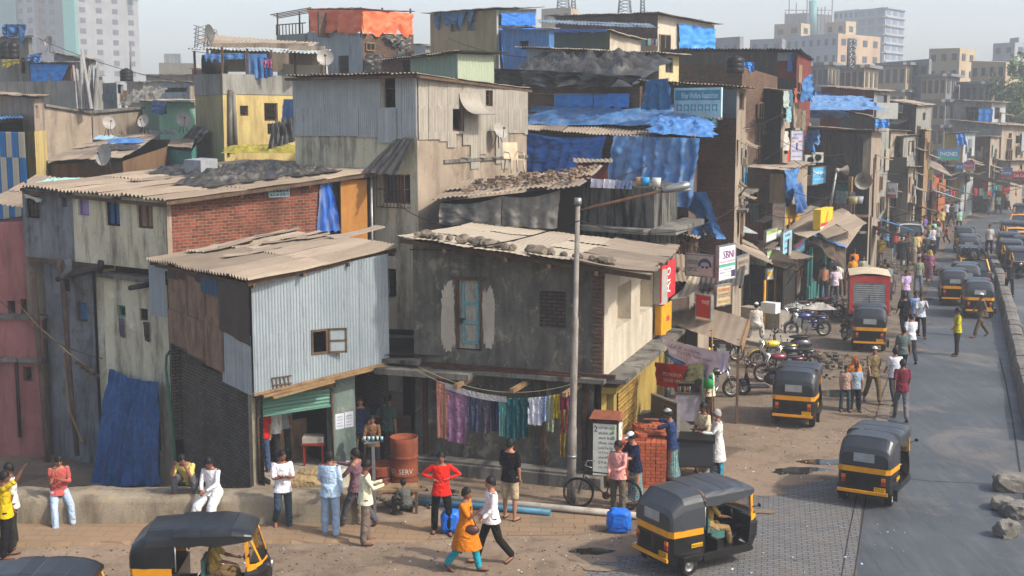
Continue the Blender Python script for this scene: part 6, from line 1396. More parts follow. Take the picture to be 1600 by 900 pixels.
 A=P(1428,250,89);B_=P(1488,276,86);mb=MB(m_asb);corr_roof(mb,A,B_-A,(.8,5,.6),.2,.02,1.2,3,.02);tag(mb.build('sloping_roof',loc=A),'big sloping cement sheet roof over the purple billboard','roof')
 for i,(x,y,x1,y1,Y,c,tx,lb)in enumerate([(1387,286,1402,308,76,'c9c4c8','krk','white and red slanted board in the middle of the bazaar'),(1405,285,1424,302,80,'c8d4d4','Optic','white board with orange and blue print in the bazaar'),(1410,252,1418,274,80,'c9c4b0','BATA','narrow white vertical sign in the bazaar'),(1420,265,1431,280,82,'d0a63a','gold','small yellow picture board in the bazaar'),(1464,272,1474,285,92,'b82c38','vod','small red sign under the sloping roof'),(1465,232,1500,250,98,'4a90b8','PHONES','colourful phone shop board with green bottom'),(1494,254,1506,268,100,'4a86a8','xerox','dull blue board left of the pink one'),(1507,253,1523,266,100,'c04a7a','BEAUTY','pink shop board with yellow base'),(1562,262,1582,278,110,'4a6aa0','axis','blue and red board before the long roof'),(1581,268,1606,281,106,'b02030','Cola Cola','bright red board with white script at the right edge')]):
  W=WP(x-1,Y+.2,x1+1,Y-.4,y);board(lb,W,(x,y,x1,y1),plain('bz_'+c,c,.7,var=.08),lines=[(tx,.12,.35,.88,.7,'f0eee8' if i in(4,5,6,7,8,9)else '3a3a48')],extra=[(0,0,1,.2,['b03030','7ab0c8','5a5048','8a5a20','8a2028','3aa87a','3a6a8a','c8a83a','b04050','8a1828'][i])])
 spec=[('yellow_street_house','yellow street house with a blue awning window',(1476,105,210),(1506,102,208),(1524,107,208),plaster('soft_yellow','c2ab66','b49d5c','5a4a36',.4),m_palewall,[(1,1511,231,1518,248,'glass')]),('plank_street_house','brown plank street house with a railed gallery',(1522,112,214),(1548,108,214),(1562,114,214),plaster('brown_planks','6a4a3c','5a4034','2f241e',.5,2),m_bare,[(0,1528,236,1542,250,'open')]),('blue_flap_house','grey street house with a blue tarp flap on its top floor',(1490,122,157),(1550,118,160),(1572,124,161),m_bare2,m_palewall,[(0,1508,167,1528,186,'open'),(1,1554,168,1562,186)]),('long_roof_house','long street house under a wide grey roof at the right edge',(1488,118,188),(1566,114,196),(1640,130,198),m_bare2,m_bare,[(0,1532,204,1545,233,'shut'),(1,1576,208,1581,216,'open'),(1,1587,212,1594,224,'open')]),('weathered_street_house','weathered street house between lime house and smoke grey one',(1396,82,214),(1412,79,214),(1434,85,212),m_bare,m_bare2,[(0,1400,222,1407,240,'open'),(1,1420,220,1428,238,'open')]),('corner_bazaar_house','patchy bazaar house left of the purple billboard shop',(1376,80,260),(1420,78,262),(1432,84,262),m_bare2,m_bare,[]),('far_bazaar_house','far bazaar house beyond the pink board',(1520,116,250),(1580,112,252),(1640,128,252),m_bare2,m_bare,[])]
 for nm,lb,a,b,c,m1,m2,ho in spec:hb(nm,lb,[a,b,c],[m1,m2],m_asb,ho,over=.6,roofkw=dict(pitch=.3))
 hang('blue tarp flap on the grey street house top floor',WP(1528,117,1552,116.5,175),[(1530,170),(1552,170),(1528,190),(1550,190)],tarp('fresh_blue_tarp','2d7fd0'),0,.1,2)
 hang('blue tarp on the yellow street house corner',WP(1490,101,1508,101,220),[(1494,210),(1507,209),(1496,230),(1510,226)],tarp('fresh_blue_tarp','2d7fd0'),0,.15,2,rag=.6)
 aw=[(1345,332,74,1378,344,70,'blue tarp awning left of the bazaar boards',m_tblue),(1330,345,70,1372,356,66,'brown awning right under the black balcony',None),(1376,318,78,1400,326,74,'dusty awning in the bazaar below the slanted board',None),(1400,310,82,1422,318,78,'dusty awning near the optic board',None),(1455,284,92,1492,296,88,'long brown awning right of the purple billboard',None),(1494,268,104,1535,274,98,'brown awning below the pink board',None),(1526,278,108,1562,283,102,'brown awning beyond the pink board',None),(1560,278,112,1600,282,106,'far awning before the red script board',None),(1444,292,90,1462,300,86,'small pale awning at the billboard shop',m_palewall)]
 for x0,y0,Y0,x1,y1,Y1,lb,m in aw:
  a=P(x0,y0,Y0);b=P(x1,y1,Y1);awning(lb,a,b,(1.4,-1.2,0),.5,m,corr=True)
 heads=['c04030','d0a030','e07030','3a7ab0','8a9a50','c8c4b8','b03a60','5aa0a0']
 for i in range(26):
  x=rnd.uniform(1350,1590);y=315-(x-1350)*.09+rnd.uniform(-6,14)if x<1420 else 305-(x-1420)*.06+rnd.uniform(-8,8);Y=74+(x-1350)*.17
  W=WP(x-4,Y,x+4,Y,y);hang('%s goods %s hanging in the bazaar %s'%(['red','yellow','orange','blue','olive','white','pink','teal'][i%8],['small','folded','long','bunched'][i//8],['by the lime house','near the slanted board','under the optic board','beside the purple billboard','right of the billboard shop','below the yellow house','under the pink board','near the blue board','at the red script board'][min(8,int((x-1350)/27))]),W,[(x-3,y-6),(x+3,y-6),(x-3,y+5),(x+3,y+5)],cloth('goods'+heads[i%8],[heads[i%8]]),0,.05,1.5,6,6,seed=i,name='goods',cat='goods',group='goods hanging along the bazaar')
street_row()
def clutter(name,seed,n=7,sc=1.0):
 h=HS.get(name)
 if not h:return
 rr=random.Random(seed);cols=['8a9aa0','a8926a','6f5a4c','5f7a86','b0a890','7d4a40','6a8a70','9a9a94']
 for i,W in enumerate(h.W):
  if W.L<.8:continue
  zt=min(h.top[i],h.top[i+1])
  for k in range(n if i==0 else int(n*1.3)):
   w_=rr.uniform(.5,1.5)*sc;hh=rr.uniform(.4,1.3)*sc;a=rr.uniform(.05,max(.06,W.L-w_-.05));z=rr.uniform(max(2.3,zt-6),max(2.6,zt-hh-.3));w_=min(w_,W.L-a-.02);t=rr.random();o=.02+.015*k
   if t<.3:
    mb=MB(m_dark);W.box(mb,a,z,a+w_*.7,z+hh*.8,o,o+.03);f=mb.build('window',None,h.o);mb=MB(m_woodl)
    for q in((a-.05,z-.05,a+w_*.7+.05,z),(a-.05,z+hh*.8,a+w_*.7+.05,z+hh*.8+.05),(a-.05,z,a,z+hh*.8),(a+w_*.7,z,a+w_*.7+.05,z+hh*.8),(a+w_*.34,z,a+w_*.37,z+hh*.8)):W.box(mb,*q,o,o+.06)
    mb.build('frame',None,f)
   elif t<.65:mb=MB(sheet('patch_'+cols[(k+seed)%8],cols[(k+seed)%8],cols[(k+seed+1)%8],'4a3428',.5,.8,0,.3,wave=2.2));W.box(mb,a,z,a+w_,z+hh,o,o+.02);mb.build('patch_sheet',None,h.o)
   elif t<.82:mb=MB(m_asb);corr_roof(mb,W.pt(a-.1,z+hh,o),W.d*(w_+.2),W.n*.7*sc-V3((0,0,.25)),.15,.02,2,2,.03);mb.build('small_awning',None,h.o)
   elif t<.92:mb=MB(m_concd);W.box(mb,a,z,a+w_,z+.1,0,.45*sc);mb.build('ledge',None,h.o)
   else:mb=MB(m_iron);mb.cyl(W.pt(a,max(0,z-2),.12),W.pt(a+rr.uniform(-.1,.1),z+hh,.12),.05,6);mb.build('drain_pipe',None,h.o)
for i_,(nm_,n_,s_)in enumerate([('stacked_house',9,.8),('signboard_shed',4,.7),('food_shop',4,.7),('teal_shop',3,.8),('twig_house',3,.7),('billboard_house',5,.8),('brick_corner_house',5,.8),('black_board_house',4,1),('red_sheet_house',5,1),('ledge_house',5,1),('lime_house',6,.9),('grey_board_house',8,1.1),('orange_board_house',4,1),('mural_shop',4,1),('yellow_street_house',8,1.2),('plank_street_house',8,1.2),('blue_flap_house',9,1.4),('long_roof_house',12,1.5),('weathered_street_house',8,1),('corner_bazaar_house',8,1.1),('far_bazaar_house',10,1.5),('brick_terrace_house',6,1),('dark_roof_house',4,1.1),('brick_attic_house',3,1.2),('black_tower_house',0,1),('tenement',6,1.6),('grey_parapet_house',4,1),('tarp_house',3,1),('dark_hut',4,.8),('flat_hut',3,.8),('orange_tarp_house',3,.8),('terrace_house',3,.8)]):clutter(nm_,i_+3,n_,s_)
# = skyline
def block(name,label,pts,mats,nx,nz,ww=.55,wh=.5,ytop=None,floors_px=None,bands=None,dark=None,roofbox=None,bottom=0,zlo=None,cat='apartment block'):
 h=House(name,label,pts,cat=cat,depth=14)
 for i in range(len(h.W)):h.wall(i,mats[i]if isinstance(mats,(list,tuple))else mats,bottom)
 h.backs(mats[0]if isinstance(mats,(list,tuple))else mats,bottom);h.cap();h.done()
 md=dark or plain('far_window','3f4650',.5,var=.2)
 tot=0
 for i,W in enumerate(h.W):
  n=nx[i]
  if not n:continue
  zt=min(h.top[i],h.top[i+1]);zl=zlo if zlo is not None else 6.0;fh=(zt-zl)/nz
  for k in range(nz):
   for j in range(n):
    if tot>=98:break
    a=W.L*(j+.5)/n;w2=W.L/n*ww/2;z=zl+fh*(k+.3);mb=MB(md);W.box(mb,a-w2,z,a+w2,z+fh*wh,.02,.08);mb.build('window',None,h.o);tot+=1
  if bands:
   for k in range(nz+1):mb=MB(bands);W.box(mb,0,zl+fh*k-.15,W.L,zl+fh*k+.15,0,.5);mb.build('floor_band',None,h.o)
 return h
def skyline():
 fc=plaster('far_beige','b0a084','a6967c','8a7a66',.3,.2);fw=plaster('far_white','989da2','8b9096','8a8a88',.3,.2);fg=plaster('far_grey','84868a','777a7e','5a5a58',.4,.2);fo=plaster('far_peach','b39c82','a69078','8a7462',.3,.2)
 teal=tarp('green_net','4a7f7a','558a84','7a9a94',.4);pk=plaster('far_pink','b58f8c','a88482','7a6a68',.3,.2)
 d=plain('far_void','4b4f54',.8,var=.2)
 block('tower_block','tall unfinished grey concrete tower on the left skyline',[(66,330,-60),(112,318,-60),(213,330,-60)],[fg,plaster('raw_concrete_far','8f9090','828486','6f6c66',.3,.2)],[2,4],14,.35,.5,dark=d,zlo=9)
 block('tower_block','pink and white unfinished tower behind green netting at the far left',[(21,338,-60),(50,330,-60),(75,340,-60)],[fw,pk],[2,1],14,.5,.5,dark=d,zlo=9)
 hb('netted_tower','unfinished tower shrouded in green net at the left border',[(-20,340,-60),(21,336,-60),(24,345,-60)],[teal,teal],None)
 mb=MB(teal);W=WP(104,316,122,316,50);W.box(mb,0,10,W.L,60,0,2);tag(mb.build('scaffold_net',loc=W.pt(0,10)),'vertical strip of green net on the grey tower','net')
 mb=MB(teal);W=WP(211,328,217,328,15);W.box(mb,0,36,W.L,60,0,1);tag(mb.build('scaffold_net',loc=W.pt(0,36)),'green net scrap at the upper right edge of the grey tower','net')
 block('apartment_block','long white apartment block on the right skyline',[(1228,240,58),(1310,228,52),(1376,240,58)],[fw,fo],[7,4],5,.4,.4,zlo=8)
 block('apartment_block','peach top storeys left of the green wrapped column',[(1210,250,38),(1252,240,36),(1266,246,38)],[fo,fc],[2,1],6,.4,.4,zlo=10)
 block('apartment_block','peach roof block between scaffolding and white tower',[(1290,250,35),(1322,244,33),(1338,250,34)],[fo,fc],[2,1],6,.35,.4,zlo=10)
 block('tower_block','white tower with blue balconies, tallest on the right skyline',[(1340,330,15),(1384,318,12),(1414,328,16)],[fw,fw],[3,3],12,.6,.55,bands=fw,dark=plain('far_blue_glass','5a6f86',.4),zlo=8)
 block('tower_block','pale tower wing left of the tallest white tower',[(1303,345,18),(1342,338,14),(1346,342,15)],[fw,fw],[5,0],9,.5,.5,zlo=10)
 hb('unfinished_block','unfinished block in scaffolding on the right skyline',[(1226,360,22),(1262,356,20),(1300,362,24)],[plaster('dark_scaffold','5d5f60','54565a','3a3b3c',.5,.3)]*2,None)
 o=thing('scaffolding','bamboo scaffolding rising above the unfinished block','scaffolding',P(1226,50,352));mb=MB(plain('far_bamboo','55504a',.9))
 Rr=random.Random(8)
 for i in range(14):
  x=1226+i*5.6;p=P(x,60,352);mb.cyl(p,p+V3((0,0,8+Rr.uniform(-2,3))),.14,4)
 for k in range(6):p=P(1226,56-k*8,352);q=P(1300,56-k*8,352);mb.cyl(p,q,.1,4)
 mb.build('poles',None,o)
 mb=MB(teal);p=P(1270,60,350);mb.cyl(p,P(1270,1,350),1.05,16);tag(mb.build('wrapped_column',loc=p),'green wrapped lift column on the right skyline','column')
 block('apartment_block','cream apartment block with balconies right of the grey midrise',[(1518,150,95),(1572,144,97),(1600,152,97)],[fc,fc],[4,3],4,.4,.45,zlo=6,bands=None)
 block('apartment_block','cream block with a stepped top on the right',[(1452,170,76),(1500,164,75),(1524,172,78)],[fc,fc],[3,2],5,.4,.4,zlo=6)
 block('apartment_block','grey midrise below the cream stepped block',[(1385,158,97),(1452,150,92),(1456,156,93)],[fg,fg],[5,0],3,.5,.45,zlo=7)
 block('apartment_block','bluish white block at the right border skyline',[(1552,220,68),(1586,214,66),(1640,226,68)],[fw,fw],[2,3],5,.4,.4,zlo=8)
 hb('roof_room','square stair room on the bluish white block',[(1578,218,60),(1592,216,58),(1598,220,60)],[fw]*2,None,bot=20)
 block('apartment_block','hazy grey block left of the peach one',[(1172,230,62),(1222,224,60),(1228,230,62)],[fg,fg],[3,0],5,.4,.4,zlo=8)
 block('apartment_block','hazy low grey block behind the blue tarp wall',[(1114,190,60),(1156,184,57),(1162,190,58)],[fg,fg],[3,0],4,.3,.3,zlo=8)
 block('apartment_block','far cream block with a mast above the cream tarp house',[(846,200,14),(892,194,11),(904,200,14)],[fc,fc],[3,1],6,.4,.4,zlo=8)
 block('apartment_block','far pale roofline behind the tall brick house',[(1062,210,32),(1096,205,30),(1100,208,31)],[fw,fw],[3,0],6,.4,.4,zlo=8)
 midm=[fc,fg,m_bare,fc]
 mids=[(1205,1262,98,120),(1262,1312,100,135),(1312,1372,104,128),(1372,1440,100,150),(1440,1500,118,140),(1500,1560,130,140),(1556,1640,140,150)]
 nm=['left of the red walled house','behind the maroon sheet house, left one','behind the maroon sheet house, right one','behind the smoke grey board house','with galleries beyond the smoke grey house','behind the grey street house','at the right border before the trees']
 for i,(a,b,yt,Y)in enumerate(mids):
  m=(a*.35+b*.65);h=block('tenement','hazy old tenement '+nm[i],[(a,Y+4,yt),(m,Y,yt-1),(b,Y+6,yt+1)],[midm[i%4],midm[(i+1)%4]],[4,3],4,.5,.5,zlo=1.5,bands=fg,dark=plain('gallery_dark','4f4c49',.9),cat='tenement')
 Rr=random.Random(12)
 for i,(a,b,yt,Y)in enumerate([(196,240,128,95),(232,262,140,88),(300,345,108,100),(120,160,118,90),(505,560,100,75),(560,610,96,80),(640,680,70,85),(830,870,50,95),(1110,1175,78,105),(1168,1215,96,98)]):
  m=(a+b)/2+5;hb('distant_hut','distant low hut '+['left of the mint green house','behind the mint green house','behind the yellow house terrace','before the grey tower','below the orange tarp house, left one','below the orange tarp house, right one','left of the cream tarp house','left of the tall brick house','right of the tall brick house','above the black tower house'][i],[(a,Y+2,yt),(m,Y,yt+1),(b,Y+4,yt+2)],[[m_bare,m_palewall,m_redbrown,m_brickold,m_turq][i%5],m_bare2],m_asb,over=.5)
 for i,(x,y0,y1,Y,lb)in enumerate([(976,20,-12,190,'lattice mast behind the tall brick house, tallest of the centre'),(1004,20,-8,192,'slim lattice mast right of the central one'),(880,14,-14,193,'lattice mast on the far cream block'),(896,14,-12,195,'second slim mast on the far cream block'),(316,78,40,185,'lattice mast left of the yellow house terrace'),(330,78,46,186,'second lattice mast left of the yellow house terrace'),(1330,110,60,120,'white mast in front of the white apartment block'),(204,118,68,75,'thin aerial pole by the tank before the grey tower')]):
  b=P(x,y0,Y);t=P(x,y1,Y);o=thing('mast',lb,'mast',b);mb=MB(plain('mast_grey','6f7478',.6));w_=.9 if i in(0,4,5,2)else .3
  if i==7:mb.cyl(b,t,.06,5)
  else:
   for sx,sy in((-1,-1),(1,-1),(1,1),(-1,1)):mb.cyl(b+V3((sx*w_,sy*w_,0)),t+V3((sx*w_*.7,sy*w_*.7,0)),.09,4)
   n=6
   for k in range(n):z0=b.z+(t.z-b.z)*k/n;z1=b.z+(t.z-b.z)*(k+1)/n;mb.cyl((b.x-w_,b.y-w_,z0),(b.x+w_,b.y-w_,z1),.06,4);mb.cyl((b.x+w_,b.y-w_,z0),(b.x-w_,b.y-w_,z1),.06,4)
  mb.build('lattice',None,o)
 def tree(label,p,hgt,rad,seed,group='trees behind the bazaar'):
  Rt=random.Random(seed);o=thing('tree',label,'tree',p,0,group);p=V3(p);mb=MB(plain('bark','4a3f34',.9,var=.3))
  mb.tube([p,p+V3((.1,0,hgt*.3)),p+V3((0,.1,hgt*.6))],[rad*.09,rad*.07,rad*.03],7)
  for i in range(6):a=Rt.uniform(0,6.3);q=p+V3((0,0,hgt*(.3+.05*i)));mb.tube([q,q+V3((cos(a)*rad*.4,sin(a)*rad*.4,hgt*.15)),q+V3((cos(a)*rad*.7,sin(a)*rad*.7,hgt*.3))],[rad*.04,rad*.03,rad*.01],5)
  mb.build('trunk',None,o);n=NB('leaf%d'%seed);r=n.mix(n.island(),H('2f3f22'),H('55663a'));n.set(n.b.inputs['Base Color'],r);n.b.inputs['Roughness'].default_value=.7;mb=MB(n.mat)
  cl=[(V3((Rt.gauss(0,rad*.42),Rt.gauss(0,rad*.42),hgt*.68+Rt.gauss(0,hgt*.14))),rad*Rt.uniform(.2,.42))for _ in range(22)]
  for c,rr in cl:
   for k in range(150):
    d=V3((Rt.gauss(0,1),Rt.gauss(0,1),Rt.gauss(0,.8))).normalized()*rr*Rt.random()**.4;q=p+c+d;s_=rad*.05*Rt.uniform(.6,1.4);a=V3((Rt.uniform(-1,1),Rt.uniform(-1,1),Rt.uniform(-1,1))).normalized();b=a.orthogonal().normalized()
    mb.face([q-a*s_,q+b*s_*.6,q+a*s_,q-b*s_*.6])
  mb.build('crown',None,o)
 tree('hazy broad tree at the right border, nearer one',(P(1590,260,132).x,132,0),11.5,4.5,3);tree('hazy taller tree at the right border, farther one',(P(1604,250,140).x,140,0),14,5,4);tree('hazy tree between tenement and cream block',(P(1570,250,142).x,142,0),10,4,5)
skyline()
# = vehicles
m_canvas=plain('black_canvas_hood','15181c',.32,var=.25,scale=3,spec=.5,dust=.12,dustcol='4a4e54')
def hood_variation():
 t=m_canvas.node_tree;b=[x for x in t.nodes if x.type=='BSDF_PRINCIPLED'][0];src=b.inputs['Base Color'].links[0].from_socket;o=t.nodes.new('ShaderNodeObjectInfo');k=t.nodes.new('ShaderNodeMath');k.operation='MULTIPLY';k.inputs[1].default_value=.45;t.links.new(o.outputs['Random'],k.inputs[0]);m=t.nodes.new('ShaderNodeMix');m.data_type='RGBA';t.links.new(k.outputs[0],m.inputs[0]);t.links.new(src,m.inputs[6]);m.inputs[7].default_value=H('4a4f55');t.links.new(m.outputs[2],b.inputs['Base Color'])
hood_variation()
m_autob=plain('black_vehicle_paint','0d0e10',.3,var=.2,spec=.5,dust=.25,dustcol='3a3733')
m_autoy=plain('yellow_vehicle_paint','d8920c',.35,var=.08,spec=.5,dust=.25,dustcol='8a6a38')
m_rubber=plain('tyre_rubber','1a1918',.85,var=.3,dust=.3,dustcol='5a5046')
m_rim=plain('wheel_rim','8f8f8c',.4,.6,.2)
m_seatg=plain('green_seat_vinyl','3f6660',.5,var=.15)
m_chrome=plain('chrome','b5b5b5',.2,.9,.1)
m_plate=plain('number_plate_yellow','d6a312',.5,var=.05)
m_ink=plain('black_lettering','0c0c0c',.6)
m_tailr=plain('tail_lamp_red','8a1710',.3,spec=.6);m_tailo=plain('lamp_orange','d06a1a',.3,spec=.6)
m_lens=plain('headlamp_lens','7f8486',.15,spec=.8)
def wheel(parent,c,r,w,axis=(0,1,0),spokes=0,rimr=.55,name='wheel'):
 c=V3(c);ax=V3(axis).normalized();u=V3((0,0,1));v=ax.cross(u)
 mb=MB(m_rubber);n=28;prof=[(r*rimr,-w*.35),(r*.85,-w*.5),(r*.97,-w*.35),(r,0),(r*.97,w*.35),(r*.85,w*.5),(r*rimr,w*.35)]
 mb.grid(lambda a,b:c+(u*cos(2*pi*a)+v*sin(2*pi*a))*prof[int(b*6+.5)][0]+ax*prof[int(b*6+.5)][1],n,6)
 o=mb.build(name,None,parent)
 mb=MB(m_rim)
 if spokes:
  mb.tube([c+(u*cos(2*pi*i/24)+v*sin(2*pi*i/24))*r*rimr*1.0 for i in range(24)],w*.3,6,closed=True);mb.cyl(c-ax*w*.6,c+ax*w*.6,r*.1,8)
  for i in range(spokes):a=2*pi*i/spokes;mb.cyl(c,c+(u*cos(a)+v*sin(a))*r*rimr,.004 if spokes>8 else .018,4)
 else:
  pr=[(r*rimr*1.02,-w*.3),(r*rimr*.9,-w*.1),(r*rimr*.35,w*.0),(r*.12,w*.2),(0,w*.2)]
  for sgn in(1,-1):mb.grid(lambda a,b:c+(u*cos(2*pi*a)+v*sin(2*pi*a))*pr[int(b*4+.5)][0]+ax*sgn*(abs(pr[int(b*4+.5)][1])+w*.12),16,4)
 mb.build('rim',None,o);return o
def make_rickshaw(far=False):
 root=thing('auto_rickshaw','x','auto rickshaw');b=lambda mb,n,p=None:mb.build(n,None,p or root)
 def sec(x,w,zt,zs,n=14):
  pts=[]
  for i in range(n+1):
   t=i/n;a=pi*t;e=.42
   y=-w*math.copysign(abs(cos(a))**e,cos(a));z=zs+(zt-zs)*abs(sin(a))**.36
   pts.append(V3((x,y,z)))
  return pts
 S=[(-1.27,.56,1.3,.98),(-1.22,.6,1.42,.97),(-1.0,.63,1.6,.97),(-.96,.63,1.645,.97),(-.6,.63,1.67,.97),(-.46,.64,1.675,.98)]
 T=[(-.46,.645,1.68,1.40),(-.2,.645,1.70,1.36),(.02,.645,1.675,1.39),(.05,.645,1.685,1.39),(.3,.64,1.70,1.36),(.55,.63,1.665,1.4),(.58,.625,1.67,1.4),(.8,.58,1.61,1.42),(.92,.52,1.55,1.44)]
 mb=MB(m_canvas)
 for L in(S,T):
  for A,B in zip(L[:-1],L[1:]):
   p,q=sec(*A),sec(*B)
   for i in range(14):mb.face([p[i],q[i],q[i+1],p[i+1]],False)
 p=sec(*S[0]);c=V3((-1.28,0,1.1))
 for i in range(14):mb.face([p[i],p[i+1],c],False)
 mb.face([V3((-1.27,-.56,.98)),c,V3((-1.27,.56,.98))])
 p=sec(*T[-1]);mb.face(p)
 b(mb,'hood')
 mb=MB(plain('rear_window_film','8d9294',.3,spec=.5));mb.obox((-1.3,-.24,1.1),(0,.48,0),(.012,0,0),(0,0,.2));b(mb,'rear_window')
 mb=MB(m_autob)
 def tub(z):return[(-1.27,-.5,z),(-1.2,-.6,z),(-.5,-.64,z),(-.42,-.6,z),(-.42,.6,z),(-.5,.64,z),(-1.2,.6,z),(-1.27,.5,z)]
 lv=[(tub(.3),.96),(tub(.5),1),(tub(.86),1)]
 for(A,ka),(B,kb)in zip(lv[:-1],lv[1:]):
  for i in range(8):
   j=(i+1)%8;a=[V3((q[0],q[1]*k,q[2]))for q,k in((A[i],ka),(A[j],ka),(B[j],kb),(B[i],kb))];mb.face(a)
 mb.face([V3(q)for q in tub(.86)]);mb.face([V3(q)for q in tub(.3)][::-1])
 mb.box((-.45,-.6,.26),(.85,.6,.33))
 for s in(-1,1):mb.box((-.45,s*.6-.03,.26),(.75,s*.6+.03,.42));mb.obox((-1.02,s*.6-.04,.42),(.5,0,0),(0,s*.1,0),(0,0,.04));mb.obox((-1.05,s*.6-.04,.2),(.04,0,0),(0,s*.1,0),(0,0,.25))
 b(mb,'body')
 if not far:
  mb=MB(m_black)
  for s in(-1,1):
   for k in range(7):mb.box((-1.285,s*.24-.17,.5+k*.042),(-1.26,s*.24+.17,.52+k*.042))
  b(mb,'louvres')
 mb=MB(m_autoy)
 for A,B in(((-1.275,-.505),(-1.205,-.61)),((-1.205,-.61),(-.5,-.65)),((-.5,.65),(-1.205,.61)),((-1.205,.61),(-1.275,.505)),((-1.275,.505),(-1.275,-.505))):
  mb.face([V3((A[0],A[1],.84)),V3((B[0],B[1],.84)),V3((B[0]*1.003,B[1]*1.005,.975)),V3((A[0]*1.003,A[1]*1.005,.975))])
 b(mb,'waist_band')
 mb=MB(m_autoy);mb.bar((-1.34,-.58,.4),(-1.34,.58,.4),.04,.07);b(mb,'bumper')
 mb=MB(m_autob)
 def fr(z,x0,x1,w0,w1):return[V3((x0,-w0,z)),V3((x0+(x1-x0)*.55,-w0*.9,z)),V3((x1-.05,-w1,z)),V3((x1,0,z)),V3((x1-.05,w1,z)),V3((x0+(x1-x0)*.55,w0*.9,z)),V3((x0,w0,z))]
 L=[fr(.3,.72,1.02,.58,.2),fr(.55,.74,1.2,.6,.18),fr(.8,.78,1.22,.57,.22),fr(.95,.82,1.12,.53,.3)]
 for A,B in zip(L[:-1],L[1:]):
  for i in range(6):mb.face([A[i],A[i+1],B[i+1],B[i]])
 mb.face(L[-1]);b(mb,'cowl')
 mb=MB(m_autoy)
 A,B=[V3((q.x+.008,q.y*1.03,.86))for q in L[3]],[V3((q.x+.004,q.y*1.03,.99))for q in L[3]]
 for i in range(6):mb.face([A[i],A[i+1],B[i+1],B[i]])
 for s in(-1,1):mb.bar((.84,s*.53,.95),(.82,s*.52,1.5),.06);mb.bar((1.05,s*.33,.97),(.86,s*.46,1.5),.035)
 b(mb,'windscreen_frame')
 mb=MB(clear_glass());q=[V3((1.1,-.3,.98)),V3((1.1,.3,.98)),V3((.88,.44,1.5)),V3((.88,-.44,1.5))];mb.face(q);mb.face([V3((1.08,-.32,.98)),V3((.87,-.5,.98)),V3((.83,-.5,1.48)),V3((.87,-.45,1.5))]);mb.face([V3((1.08,.32,.98)),V3((.87,.5,.98)),V3((.83,.5,1.48)),V3((.87,.45,1.5))]);b(mb,'windscreen')
 mb=MB(m_seatg);mb.box((-1.0,-.55,.55),(-.5,.55,.72));mb.box((-1.12,-.55,.7),(-1.0,.55,1.2));b(mb,'passenger_seat')
 mb=MB(m_seatg);mb.box((.0,-.3,.52),(.35,.3,.66));mb.box((-.06,-.25,.66),(.0,.25,.98));b(mb,'driver_seat')
 mb=MB(m_autob);mb.box((-.08,-.58,.3),(-.02,.58,.62));mb.box((-.02,-.28,.3),(.33,.28,.52));b(mb,'partition')
 mb=MB(m_steel)
 for s in(-1,1):
  mb.cyl((-.44,s*.61,.9),(-.44,s*.61,1.42),.018,6)
 mb.cyl((-.05,.6,.6),(-.05,.6,1.4),.014,6);mb.cyl((-.05,.58,.82),(-.05,-.58,.82),.014,6);b(mb,'rail')
 mb=MB(m_black);mb.tube([V3((.78,-.34,1.0)),V3((.72,-.2,1.02)),V3((.72,.2,1.02)),V3((.78,.34,1.0))],.018,6);mb.cyl((.74,0,1.0),(.9,0,.5),.03,6);b(mb,'handlebar')
 for s in(-1,1):
  mb=MB(m_tailr);mb.box((-1.3,s*.46-.045,.58),(-1.265,s*.46+.045,.68));o=b(mb,'tail_lamp');mb=MB(m_tailo);mb.box((-1.3,s*.46-.045,.685),(-1.265,s*.46+.045,.76));b(mb,'indicator',o)
  mb=MB(m_black);mb.tube([V3((.84,s*.54,1.15)),V3((.9,s*.68,1.2))],.01,5);mb.ell((.9,s*.7,1.22),(.02,.05,.04),8,6);b(mb,'mirror')
 mb=MB(m_plate);mb.box((-1.31,-.52,.42),(-1.295,-.26,.54));pl=b(mb,'number_plate')
 if not far:
  lettering(pl,'MH 03\nA 5541',(-1.312,-.28,.43),(0,-1,0),(0,0,1),.21,.1,m_ink,.002)
  mb=MB(m_plate);mb.box((-.8,-.655,.6),(-.52,-.645,.68));p2=b(mb,'side_plate');lettering(p2,'MH03A5541',(-.79,-.657,.61),(1,0,0),(0,0,1),.26,.055,m_ink,.002)
 mb=MB(m_chrome);mb.ell((1.2,0,.82),(.05,.09,.09),12,8);hl=b(mb,'headlight')
 mb=MB(m_autob)
 mb.grid(lambda u,v:V3((1.02+.27*cos(pi*(.05+u*.75)),(v-.5)*.2,.24+.27*sin(pi*(.05+u*.75)))),10,3);b(mb,'mudguard')
 wheel(root,(1.02,0,.21),.21,.1);wheel(root,(-.78,-.53,.21),.21,.11);wheel(root,(-.78,.53,.21),.21,.11)
 for s in(-1,1):mb=MB(m_rubber);mb.box((-1.08,s*.53-.09,.1),(-1.06,s*.53+.09,.34));b(mb,'mud_flap')
 index_kids(root);return root
AUTO=None
def place(proto,label,x,y,hd,group,used=[]):
 if proto.name in used:o=copy_tree(proto)
 else:o=proto;used.append(proto.name)
 g=G(x,y);o.location=(g.x,g.y,.006);o.rotation_euler=(0,0,radians(hd));o['label']=label
 if proto is AUTO:o.scale=(.93,)*3
 if group:o['group']=group
 return o
AUTO=make_rickshaw();AG='black and yellow auto rickshaws'
